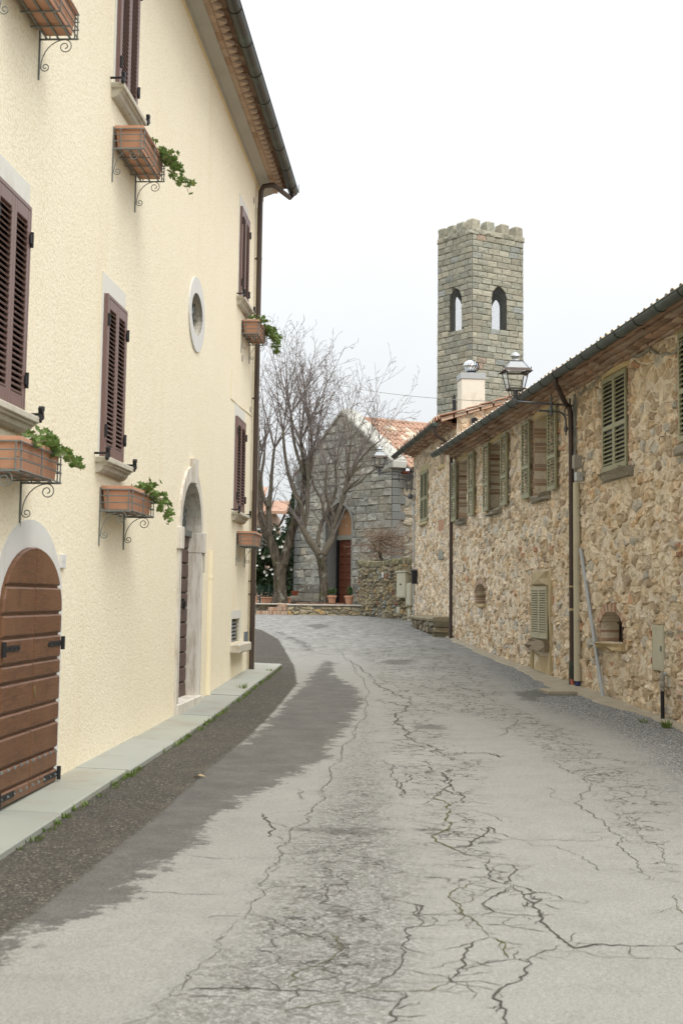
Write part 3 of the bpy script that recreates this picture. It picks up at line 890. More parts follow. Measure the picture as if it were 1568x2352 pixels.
# the wide cracks, traced on the ground as thin jagged strips
Z6 = lambda pts: [(764.2 + .5126*x, 1722.5 + .5126*y) for x, y in pts]
Z4 = lambda pts: [(516.7 + .6704*x, 1378 + .6704*y) for x, y in pts]
Z5 = lambda pts: [(.5126*x, 1779.9 + .5126*y) for x, y in pts]
CRACKS = [
 (Z6([(480, 95), (530, 140), (500, 180), (590, 210), (575, 240), (640, 230)]), .022),
 (Z6([(500, 180), (450, 215), (515, 240), (520, 275), (510, 300), (525, 340), (500, 365), (443, 385), (470, 415), (530, 440), (600, 470), (690, 490), (725, 480)]), .026),
 (Z6([(530, 440), (605, 435), (640, 400), (690, 375), (700, 345), (735, 375)]), .034),
 (Z6([(700, 490), (690, 520), (705, 550), (695, 580), (775, 605), (800, 560), (825, 540), (800, 515), (705, 512)]), .018),
 (Z6([(705, 550), (790, 550)]), .014),
 (Z6([(690, 580), (620, 600), (530, 635), (512, 660), (545, 685), (575, 700), (570, 735), (640, 765), (665, 800), (700, 835)]), .016),
 (Z6([(800, 605), (770, 635), (710, 660), (675, 690), (715, 725), (660, 745)]), .018),
 (Z6([(800, 605), (850, 650), (890, 685), (925, 735), (930, 770), (975, 810), (1030, 860), (1085, 890), (1170, 872), (1350, 880), (1520, 880), (1568, 870)]), .026),
 (Z6([(850, 650), (905, 640), (860, 620)]), .03), (Z6([(875, 670), (935, 668), (895, 690)]), .03),
 (Z6([(715, 730), (820, 740), (925, 745), (1000, 738)]), .012),
 (Z6([(670, 785), (760, 782), (860, 805), (970, 818)]), .013),
 (Z6([(700, 840), (745, 855), (775, 870), (765, 895), (785, 935)]), .02),
 (Z6([(700, 840), (630, 860), (600, 900), (585, 940), (590, 965), (560, 1000), (530, 1030), (525, 1045)]), .018),
 (Z6([(590, 970), (650, 960), (780, 942), (875, 940), (920, 915), (1030, 870)]), .015),
 (Z6([(875, 940), (865, 1000), (840, 1030), (760, 1060), (720, 1105), (750, 1140), (770, 1190), (790, 1240)]), .022),
 (Z6([(525, 1045), (650, 1035), (760, 1060)]), .014),
 (Z6([(525, 1045), (430, 1078), (330, 1085), (170, 1078), (0, 1095)]), .012),
 (Z6([(330, 1085), (300, 1130), (260, 1180), (280, 1200), (240, 1240)]), .02),
 (Z6([(960, 910), (1100, 900), (1200, 928), (1400, 935), (1568, 935)]), .008),
 (Z6([(720, 400), (860, 405), (1000, 405), (1140, 410), (1220, 405)]), .01),
 (Z6([(860, 405), (890, 430), (985, 430), (1070, 460), (1150, 500), (1190, 540), (1300, 555)]), .008),
 (Z6([(540, 345), (660, 352), (690, 372)]), .012), (Z6([(520, 280), (620, 268), (700, 290), (760, 320), (800, 327)]), .01),
 (Z6([(545, 370), (640, 380), (700, 400)]), .014), (Z6([(720, 510), (850, 523), (880, 523)]), .012),
 (Z6([(930, 678), (1050, 680), (1165, 692)]), .008),
 (Z6([(920, 10), (1000, 60), (1060, 100), (1130, 120), (1150, 180), (1080, 240), (1150, 280), (1220, 330), (1240, 365), (1300, 390), (1275, 425), (1310, 460), (1350, 490), (1380, 540), (1420, 585), (1440, 570), (1568, 600)]), .012),
 (Z6([(1080, 240), (970, 210), (990, 180), (940, 160)]), .008),
 (Z6([(1210, 240), (1225, 270), (1310, 300), (1370, 345), (1380, 400), (1450, 420), (1480, 480), (1520, 540)]), .008),
 (Z6([(1525, 650), (1540, 700), (1568, 750)]), .012),
 (Z6([(170, 1070), (240, 1020), (300, 980), (320, 900), (330, 800), (420, 790), (560, 780), (650, 780)]), .014),
 (Z6([(300, 740), (550, 738), (640, 745)]), .009),
 (Z6([(350, 690), (400, 700), (380, 735), (430, 740)]), .03),
 (Z6([(235, 40), (265, 95), (290, 150), (310, 205), (450, 200)]), .016),
 (Z4([(490, 260), (520, 290), (560, 310), (600, 330), (640, 345), (620, 370), (580, 400), (610, 440), (640, 480), (700, 500), (750, 530), (780, 550)]), .03),
 (Z4([(540, 560), (620, 570), (690, 570), (750, 600), (780, 650), (830, 680)]), .022),
 (Z4([(750, 525), (820, 525), (900, 525), (945, 540), (910, 525)]), .03),
 (Z4([(570, 490), (600, 500), (680, 505), (620, 490)]), .02), (Z4([(510, 345), (560, 350), (610, 365), (660, 370)]), .024),
 (Z4([(870, 480), (960, 460), (1000, 410), (960, 390)]), .016), (Z4([(800, 340), (830, 380), (900, 395)]), .016),
 (Z4([(700, 250), (760, 270), (800, 300), (880, 320), (930, 360)]), .018),
 (Z4([(450, 190), (520, 195), (600, 190), (700, 200), (760, 195)]), .03),
 (Z4([(430, 205), (470, 240), (500, 262), (560, 275)]), .026),
 (Z4([(590, 590), (640, 600), (600, 640), (610, 680)]), .024),
 (Z5([(1170, 170), (1190, 200), (1230, 240), (1200, 280)]), .026), (Z5([(1200, 175), (1300, 168), (1400, 160)]), .009),
 (Z5([(620, 518), (830, 535), (1010, 540)]), .010), (Z5([(830, 362), (950, 372), (1060, 380)]), .010),
 (Z5([(1340, 60), (1345, 95), (1365, 115)]), .012), (Z5([(800, 968), (1000, 955), (1300, 968), (1568, 975)]), .016),
 (Z5([(1270, 1060), (1400, 1035), (1568, 1005)]), .012), (Z5([(1300, 960), (1320, 890), (1400, 860), (1480, 830), (1535, 790), (1510, 740), (1470, 700)]), .013),
 (Z5([(1210, 640), (1290, 690), (1380, 720), (1450, 735)]), .011), (Z5([(1440, 470), (1470, 520), (1440, 580)]), .012),
 (seam_px, .016),
]
def crack_strip(px, width, seed):
    rng = random.Random(seed)
    pts = [Vector((p.x, p.y)) for p in (at_ground(u, v) for u, v in px)]
    fine = []
    for a, b in zip(pts[:-1], pts[1:]):
        L = (b-a).length; n = max(2, int(L/0.035))
        nrm = Vector((-(b-a).y, (b-a).x)).normalized() if L > 0 else Vector((0, 1))
        amp = min(0.05, L*0.05); ph = rng.uniform(0, 6)
        for i in range(n):
            t = i/n
            env = math.sin(PI*t)
            o = env*amp*math.sin(ph + t*rng.uniform(6, 9)) + rng.uniform(-.010, .010)
            fine.append(a + (b-a)*t + nrm*o)
    fine.append(pts[-1])
    v, f = [], []
    m = len(fine)
    for i, p in enumerate(fine):
        d = (fine[min(i+1, m-1)] - fine[max(i-1, 0)])
        d = d.normalized() if d.length else Vector((1, 0))
        n_ = Vector((-d.y, d.x))
        w = width * (0.30 if px is not seam_px else 0.24) * rng.uniform(0.35, 1.25) * min(1, 0.25 + 4*min(i, m-1-i)/m)
        for s in (-1, 1):
            q = p + n_*w*s
            v.append((q.x, q.y, gz(q.y) + 0.003))
    f = [(2*i, 2*i+2, 2*i+3, 2*i+1) for i in range(m-1)]
    return v, f
def to_px(x, y):
    return project((x, y, gz(y)))
for k, (px, w) in enumerate(CRACKS):
    mb = MB(); mb.add(*crack_strip(px, w, 100+k))
    # short hairline branches
    rb_ = random.Random(500+k)
    P_ = [at_ground(u, v) for u, v in px]
    for a, b in zip(P_[:-1], P_[1:]):
        for _ in range(rb_.choice([0, 1, 1, 2])):
            c = a.lerp(b, rb_.random()); ang = rb_.uniform(0, 2*PI); pts_ = [to_px(c.x, c.y)]
            L = rb_.uniform(.06, .30)
            for j in range(3):
                c = c + Vector((math.cos(ang), math.sin(ang), 0))*L/3; ang += rb_.uniform(-.7, .7); pts_.append(to_px(c.x, c.y))
            if all(pts_): mb.add(*crack_strip(pts_, min(w*.55, .012), rb_.randint(0, 9999)))
    o = mb.build('crack', 'crack_moss' if k in (1, 5, 12, 17, 30, 52, 53) else 'crack_dark', road)

# concrete apron along the right-hand houses
ap_out = [(1040, 1474), (1100, 1502), (1166, 1529), (1215, 1552), (1268, 1583), (1320, 1596), (1366, 1613), (1474, 1642), (1568, 1681)]
mb = MB(); v = []; rng = random.Random(5)
pts = [at_ground(u, w) for u, w in ap_out]
ext = pts[-1] + (pts[-1]-pts[-2])*1.6
pts = [pts[0] + (pts[0]-pts[1])*0.5] + pts + [ext]
line = []
for a, b in zip(pts[:-1], pts[1:]):
    for i in range(6): line.append(a + (b-a)*(i/6))
line.append(pts[-1])
for p in line:
    s = (RF.inv @ p).x
    q = RF.w(s, -0.05, 0)
    w_ = rng.uniform(-.05, .05)
    zo = gz(p.y)
    v += [(p.x + w_, p.y, zo - 0.02), (p.x + w_ + 0.03, p.y, zo + 0.022), (q.x, q.y, gz(q.y) + 0.05)]
f = []
for i in range(len(line)-1):
    for k in (0, 1): f.append((3*i+k, 3*i+3+k, 3*i+4+k, 3*i+1+k))
mb.add(v, f)
o = mb.build('concrete_apron', 'concrete'); o['kind'] = 'structure'

# ---------------------------------------------------------------- stone pavement along the stucco house
S_END = LF.hit(585, 1480)[0]
sw_px = [(127, 1895), (286, 1779), (439, 1671), (558, 1588), (618, 1546)]
sw = [LF.inv @ at_ground(u, v, 0.04) for u, v in sw_px]
sw_w = float(np.mean([-p.y for p in sw]))
pave = MB()
pave_o = bpy.data.objects.new('pavement', None); COL.objects.link(pave_o)
pave_o.matrix_world = LF.m; pave_o['kind'] = 'structure'
s = -9.5; rng = random.Random(11); pcs = []
joint = LF.inv @ at_ground(175, 1778)
edges = [joint.x - 2.35*k for k in (4, 3, 2, 1)] + [joint.x + 2.6*k for k in range(0, 5)]
edges = [e_ for e_ in edges if e_ < S_END - 0.8] + [S_END + 0.35]
for a, b in zip(edges[:-1], edges[1:]):
    n = 6; v = []
    wo = sw_w + rng.uniform(-.015, .015); dz = rng.uniform(-.006, .006)
    for i in range(n+1):
        x = a + 0.005 + (b - a - 0.01)*i/n
        zo, zi = LF.ground(x, -wo), LF.ground(x, 0)
        last = (b == edges[-1] and i >= n-0)
        v += [(x, -wo, zo - 0.10), (x, -wo, zo + 0.032 + dz), (x, -wo + 0.012, zo + 0.042 + dz), (x, 0.05, zi + 0.055 + dz), (x, 0.05, zi - .1)]
    f = []
    for i in range(n):
        for k in range(4): f.append((5*i+k, 5*i+k+1, 5*i+5+k+1, 5*i+5+k))
    f += [(0, 4, 3, 2, 1), tuple(5*n+k for k in range(5))]
    c = rng.uniform(.9, 1.08)
    m_ = MB(); m_.add(v, f, (c, c, c*rng.uniform(.94, 1.02)))
    m_.build('paving_slab', 'pavement_slab', pave_o)
# ---------------------------------------------------------------- shutters, gutters, pipes
def yb(mb, x0, x1, ya, yb_, z0, z1, b=0.004):
    mb.cbox(x0, x1, min(ya, yb_), max(ya, yb_), z0, z1, b)

_slat_cache = {}
def shutter(parent, x0, x1, z0, z1, y, sg, mat, n, rails=(), stile=0.065, rail=0.10, name='shutter'):
    """one louvred leaf: a frame with a part for every slat"""
    t = 0.036
    f = MB()
    y0, y1 = y, y + sg*t
    yb(f, x0, x0+stile, y0, y1, z0, z1); yb(f, x1-stile, x1, y0, y1, z0, z1)
    yb(f, x0+stile, x1-stile, y0, y1, z0, z0+rail*1.25); yb(f, x0+stile, x1-stile, y0, y1, z1-rail, z1)
    zr = [z0 + rail*1.25] + [z0 + (z1-z0)*r for r in rails] + [z1 - rail]
    for r in rails:
        zc = z0 + (z1-z0)*r
        yb(f, x0+stile, x1-stile, y0, y1, zc-0.035, zc+0.035)
    o = f.build(name, mat, parent)
    w = x1 - x0 - 2*stile - 0.004
    key = (round(w, 3), sg, mat)
    if key not in _slat_cache:
        m = MB()
        # a thin board, its outer edge low
        m.obox((0, 0, 0), (w/2, 0, 0), (0, sg*0.020, -0.017), (0, sg*0.0035, 0.0042))
        _slat_cache[key] = m.mesh('slat', mat)
    tot = z1 - rail - (z0 + rail*1.25)
    pitch = tot / n
    for i in range(n):
        z = z0 + rail*1.25 + pitch*(i+0.5)
        if any(abs(z - (z0 + (z1-z0)*r)) < 0.035 for r in rails): continue
        link_obj('slat', _slat_cache[key], o, ((x0+x1)/2, y + sg*t*0.5, z))
    return o

def gutter(parent, x0, x1, y, z, r, mat, sg, step=0.9):
    """half-round gutter along x with its strap rings"""
    n = 10; m = MB(); v = []
    for x in (x0, x1):
        for k in range(n+1):
            w = PI + PI*k/n
            v.append((x, y + r*math.cos(w), z + r*math.sin(w)))
        for k in range(n+1):
            w = 2*PI - PI*k/n
            v.append((x, y + (r-.006)*math.cos(w), z + .002 + (r-.006)*math.sin(w)))
    q = 2*(n+1)
    f = [(k, (k+1) % q, q+(k+1) % q, q+k) for k in range(q)]
    f += [tuple(list(range(0, n+1))), tuple(range(q, q+n+1))[::-1]]     # stop ends
    m.add(v, f)
    m.tube([(x0, y + sg*r, z), (x1, y + sg*r, z)], 0.011, 6)
    g_ = smooth_by_angle(m.build('gutter', mat, parent), 45)
    b = MB()
    for k in range(n+1):
        pass
    ring = MB()
    pts = [(0, (r+.003)*math.cos(PI + PI*k/8), (r+.003)*math.sin(PI + PI*k/8)) for k in range(9)]
    ring.tube(pts, 0.007, 5)
    me = ring.mesh('gutter_strap', mat)
    x = x0 + 0.35
    while x < x1:
        link_obj('gutter_strap', me, g_, (x, y, z)); x += step
    return g_

def arch_pts(x0, x1, z0, zs, zt, n=10, pointed=0.0):
    """opening outline: jambs from z0 to spring zs, head up to zt; counter-clockwise"""
    cx = (x0+x1)/2; a = (x1-x0)/2; h = zt - zs
    pts = [(x0, z0), (x1, z0)]
    for k in range(n+1):
        w = PI*k/n
        x, z = math.cos(w), math.sin(w)
        if pointed:
            q = abs(x)
            z = (1-q)**0.5 * pointed + z*(1-pointed) if q < 1 else 0
            z = math.sqrt(max(0, 4 - (1+q)**2))/math.sqrt(3)*pointed + math.sin(w)*(1-pointed)
        pts.append((cx + a*x, zs + h*z))
    return pts

# ---------------------------------------------------------------- stucco house on the left
house = thing('stucco_house', 'tall cream stucco house with brown louvred shutters along the left of the street', 'house', LF.m)
H_COR = (LF.hit(600, 432)[1] + LF.hit(420, 2)[1]) / 2 + 0.0
S0, S1 = -9.6, S_END
W2 = LF.rect((250, 669), (296, 723), (282, 1068), (238, 1050), -.05)
w_w, w_h = W2[1]-W2[0], W2[3]-W2[2]
W6 = LF.rect((545, 955), (565.5, 972), (561.5, 1184), (543, 1174), -.05)
W5 = LF.rect((557, 472), (575, 510), (571, 704), (554, 689), -.05)
_a = LF.hit(77, 480, -.05); _b = LF.hit(55, 950, -.05)
w1r = (_a[0]+_b[0])/2
W1 = (w1r - w_w, w1r, _b[1], _a[1])
_c = LF.hit(316, 268, -.05)
W3 = (_c[0]-w_w, _c[0], _c[1], _c[1] + w_h)
W0 = (w1r - w_w, w1r, W3[2], W3[2] + w_h)
# door recess
dn = (LF.hit(408, 1643, -.035)[0] + LF.hit(420, 1243, -.035)[0])/2
df = (LF.hit(456, 1603, -.035)[0] + LF.hit(464, 1227, -.035)[0])/2
d_sp = LF.hit(422, 1213)[1]; d_ap = LF.hit(445.5, 1110)[1]
d_bt = LF.ground((dn+df)/2) + 0.16
D2 = arch_pts(dn, df, d_bt, d_sp, d_ap, 14)
# oval window
oc = LF.hit(450.5, 723)
oi_a = (LF.hit(464, 722)[0]-LF.hit(438, 722)[0])/2; oi_b = (LF.hit(450, 672)[1]-LF.hit(450, 770)[1])/2
oo_a = (LF.hit(470, 722)[0]-LF.hit(431, 722)[0])/2*.92; oo_b = (LF.hit(450, 632)[1]-LF.hit(450, 816)[1])/2*.94
ell = lambda a, b, n=28: [(oc[0] + a*math.cos(2*PI*k/n), oc[1] + b*math.sin(2*PI*k/n)) for k in range(n)]
# low vent window
lv = LF.rect((531.5, 1421), (549.5, 1421), (549.5, 1474), (531, 1474))
LV = [(lv[0], lv[2]), (lv[1], lv[2]), (lv[1], lv[3]), (lv[0], lv[3])]

m = MB()
m.add(*wall_face([(S0, -1.2), (S1, -1.2), (S1, H_COR+0.17), (S0, H_COR+0.17)], [D2, ell(oi_a, oi_b), LV], 0.0))
reveal(m, LV, 0, 0.14)
D = 7.5
m.add([(S1, 0, -1.2), (S1, D, -1.2), (S1, D, H_COR+.17), (S1, D/2, H_COR+1.3), (S1, 0, H_COR+.17)], [(0, 1, 2, 3, 4)])
m.add([(S0, 0, -1.2), (S0, D, -1.2), (S0, D, H_COR+.17), (S0, D/2, H_COR+1.3), (S0, 0, H_COR+.17)], [(4, 3, 2, 1, 0)])
m.add([(S0, D, -1.2), (S1, D, -1.2), (S1, D, H_COR+.17), (S0, D, H_COR+.17)], [(0, 1, 2, 3)])
m.build('wall', 'stucco', house)
# roof
m = MB()
e0 = H_COR + 0.20
m.add([(S0-.1, -.53, e0), (S1+.12, -.53, e0), (S1+.12, D/2, e0+1.35), (S0-.1, D/2, e0+1.35), (S1+.12, D+.5, e0), (S0-.1, D+.5, e0),
       (S0-.1, -.53, e0+.09), (S1+.12, -.53, e0+.09), (S1+.12, D/2, e0+1.47), (S0-.1, D/2, e0+1.47), (S1+.12, D+.5, e0+.09), (S0-.1, D+.5, e0+.09)],
      [(0, 3, 2, 1), (3, 5, 4, 2), (6, 7, 8, 9), (9, 8, 10, 11), (0, 1, 7, 6), (1, 2, 8, 7), (2, 4, 10, 8), (3, 0, 6, 9), (5, 3, 9, 11), (4, 5, 11, 10)])
roof_l = m.build('roof', 'roof_tile', house)
# moulded cornice
prof = [(0.02, -.035), (-.012, -.03), (-.02, 0), (-.05, .005), (-.055, .03), (-.075, .05), (-.10, .075), (-.135, .10), (-.165, .14), (-.18, .155), (-.18, .185), (-.02, .19)]
m = MB(); v = []
for x in (S0, S1 + .02):
    for p in prof: v.append((x, p[0]*1.12, H_COR + p[1]*.42))
k_ = len(prof)
m.add(v, [(i, i+1, k_+i+1, k_+i) for i in range(k_-1)] + [tuple(range(k_)), tuple(range(2*k_-1, k_-1, -1))])
corn = m.build('cornice', 'coping_stone', house)
smooth_by_angle(corn, 50)
m = MB(); m.box(S0, S1, -.012, .01, H_COR - .10, H_COR - .033)
m.build('cornice_fillet', 'stucco_smooth', house)
rng = random.Random(21)
# course of flat bricks, saw-tooth course, boards above
x = S1 + 0.08
br = MB(); br.box(-.14, .14, -.22, 0, 0, .045, (1, 1, 1))
brick_cols = [(1.1, 1.2, 1.25), (1.25, 1.4, 1.5), (.95, .95, .9), (1.2, 1.4, 1.5)]
brick_mesh = []
for c in brick_cols:
    b_ = MB(); b_.cbox(-.145, .145, -.275, .0, 0, .035, .004, c); brick_mesh.append(b_.mesh('cornice_brick', 'brick'))
while x > S0 + 4:
    link_obj('cornice_brick', rng.choice(brick_mesh), corn, (x - .15, 0, H_COR + .080)); x -= .30
tooth = MB()
q = .125
tooth.prism([(0, 0)], 0, 0) if False else None
tooth.add([(-q, -.265, 0), (q, -.265, 0), (0, -.40, 0), (-q, -.265, .06), (q, -.265, .06), (0, -.40, .06), (-q, 0, 0), (q, 0, 0), (-q, 0, .06), (q, 0, .06)],
          [(2, 1, 0), (3, 4, 5), (0, 3, 5, 2), (1, 2, 5, 4), (6, 0, 1, 7), (8, 9, 4, 3)], (1.35, 1.55, 1.65))
tooth_me = tooth.mesh('cornice_tooth', 'brick')
x = S1 + 0.06
while x > S0 + 4:
    link_obj('cornice_tooth', tooth_me, corn, (x - q, 0, H_COR + .116)); x -= 2*q + .004
pl = []
for c in ((.42, .36, .32), (.55, .52, .5), (.36, .28, .24)):
    b_ = MB(); b_.box(-.165, .165, -.52, .3, 0, .03, c); pl.append(b_.mesh('eaves_brick', 'brick'))
x = S1 + 0.10
while x > S0 + 4:
    link_obj('eaves_brick', rng.choice(pl), roof_l, (x - .17, 0, H_COR + .178)); x -= .335
gz_l = H_COR + .13
g_l = gutter(house, S0, S1 + .10, -.565, gz_l, .095, 'gutter_copper', -1, 1.15)
b_ = MB(); b_.box(-.03, .03, -.08, -.06, -.02, .13); b_.build('gutter_stop_plate', 'tin', g_l, (S1+.10, -.60, gz_l))
# downpipe at the corner: swan neck then straight to the ground
px = LF.hit(578, 1480, -.075)[0]
zb = LF.ground(px, -.07) + .04
m = MB()
m.tube([(S1 - .08, -.56, gz_l - .07), (S1 - .08, -.56, gz_l - .13), (S1 - .07, -.52, gz_l - .17), (px + .05, -.30, gz_l - .21), (px, -.14, gz_l - .25), (px, -.09, gz_l - .34), (px, -.08, gz_l - .6), (px, -.08, zb)], .047, 12)
dp = smooth_by_angle(m.build('downpipe', 'downpipe_brown', house), 50)
for zc in (gz_l - 1.6, LF.hit(585, 910, -.08)[1], LF.hit(580, 1335, -.08)[1], LF.hit(580, 1365, -.08)[1]):
    m = MB(); m.tube([(px, -.08, zc - .02), (px, -.08, zc + .02)], .052, 12); m.box(px-.02, px+.02, -.06, .02, zc-.012, zc+.012)
    smooth_by_angle(m.build('pipe_clip', 'downpipe_brown', dp), 50)

# ------------------------------------------------ windows
def sill(parent, x0, x1, z, sg, mat='sill_stone', depth=.13, th=.055):
    m = MB()
    yb(m, x0, x1, -sg*0.05, sg*depth, z-th, z, .008)
    prof = [(0, -th), (depth*.82, -th), (depth*.80, -th-.018), (depth*.62, -th-.03), (depth*.52, -th-.06), (depth*.30, -th-.085), (.02, -th-.092), (0, -th-.092)]
    v = []
    for x in (x0+.025, x1-.025):
        for p in prof: v.append((x, sg*p[0], z + p[1]))
    k = len(prof)
    m.add(v, [(i, (i+1) % k, k+(i+1) % k, k+i) for i in range(k)] + [tuple(range(k)), tuple(range(2*k-1, k-1, -1))])
    return m.build('window_sill', mat, parent)

def hinge(parent, x, z, sg, y, h=.12):
    m = MB(); m.tube([(x, y, z-h/2), (x, y, z+h/2)], .014, 8)
    m.box(min(x, x+.05*sg_h(x, parent)), max(x, x+.05*sg_h(x, parent)), y-.006, y+.006, z-.035, z+.035)
    return m.build('hinge', 'iron_black', parent)
def sg_h(x, parent): return 1 if x < parent.get('cx', x+1) else -1

def stay(parent, x, z, sg):
    """cast iron shutter stay: a little hooked figure on a wall pin"""
    m = MB()
    m.tube([(x, 0.02*sg*-1, z), (x, sg*.12, z)], .012, 6)
    m.obox((x, sg*.13, z+.01), (.018, 0, .010), (0, .016, 0), (-.022, 0, .045))
    m.obox((x+.028, sg*.13, z+.045), (.022, 0, .006), (0, .014, 0), (0, 0, .018))
    m.obox((x-.030, sg*.13, z-.035), (.016, 0, -.012), (0, .014, 0), (.010, 0, .022))
    return m.build('shutter_stay', 'iron_black', parent)

def left_window(W, n, first=0.5, sill_on=True):
    x0, x1, z0, z1 = W
    b = MB(); b.box(x0+.02, x1-.02, -.003, .0, z0+.01, z1-.02); b.v = [(p[0], p[1]-.002, p[2]) for p in b.v]  # dark sheet on the solid wall, standing for the unlit room behind
    win = b.build('window', 'window_dark', house)
    # plaster band round the opening, proud of the stucco
    s = MB()
    s.strip([(x0-.07, z0), (x0-.07, z1+.20), (x1+.07, z1+.20), (x1+.07, z0)], [(x0-.004, z0), (x0-.004, z1+.004), (x1+.004, z1+.004), (x1+.004, z0)], -.010, .01)
    s.build('window_surround', 'plaster_white', win)
    # fixed frame
    f = MB()
    f.strip([(x0, z0), (x0, z1), (x1, z1), (x1, z0)], [(x0+.03, z0), (x0+.03, z1-.03), (x1-.03, z1-.03), (x1-.03, z0)], -.050, .005)
    f.build('window_frame', 'shutter_brown', win)
    xm = (x0+x1)/2
    shutter(house, x0+.033, xm-.002, z0+.005, z1-.034, -.014, -1, 'shutter_brown', n)
    shutter(house, xm+.002, x1-.033, z0+.005, z1-.034, -.014, -1, 'shutter_brown', n)
    win['cx'] = xm
    for x in (x0+.012, x1-.012):
        for fz in (.16, .84): hinge(win, x, z0+(z1-z0)*fz, -1, -.062)
    if sill_on:
        sl = sill(house, x0-.13, x1+.13, z0-.005, -1)
        for x in (x0-.17, x1+.17): stay(house, x, z0+.02, -1)
left_window(W1, 30); left_window(W2, 30); left_window(W3, 30); left_window(W5, 26); left_window(W6, 26); left_window(W0, 20)

# ------------------------------------------------ planters in iron baskets
def spiral(c, r0, turns, a0, dirn, n=26):
    pts = []
    for k in range(n+1):
        t = k/n
        w = a0 + dirn*turns*2*PI*t
        r = r0*(1-.78*t)
        pts.append((c[0] + r*math.cos(w), c[1] + r*math.sin(w)))
    return pts

LEAF = None
def ivy_leaf_mesh():
    global LEAF
    if LEAF: return LEAF
    pts = [(0, 0), (.022, -.012), (.034, .006), (.026, .018), (.040, .030), (.022, .036), (.012, .034), (0, .058), (-.012, .034), (-.022, .036), (-.040, .030), (-.026, .018), (-.034, .006), (-.022, -.012)]
    v = [(0, .018, -.006)] + [(p[0], p[1], .004 + abs(p[0])*.25) for p in pts]
    n = len(pts)
    m = MB(); m.add(v, [(0, 1+i, 1+(i+1) % n) for i in range(n)])
    LEAF = m.mesh('leaf', 'ivy_leaf')
    return LEAF

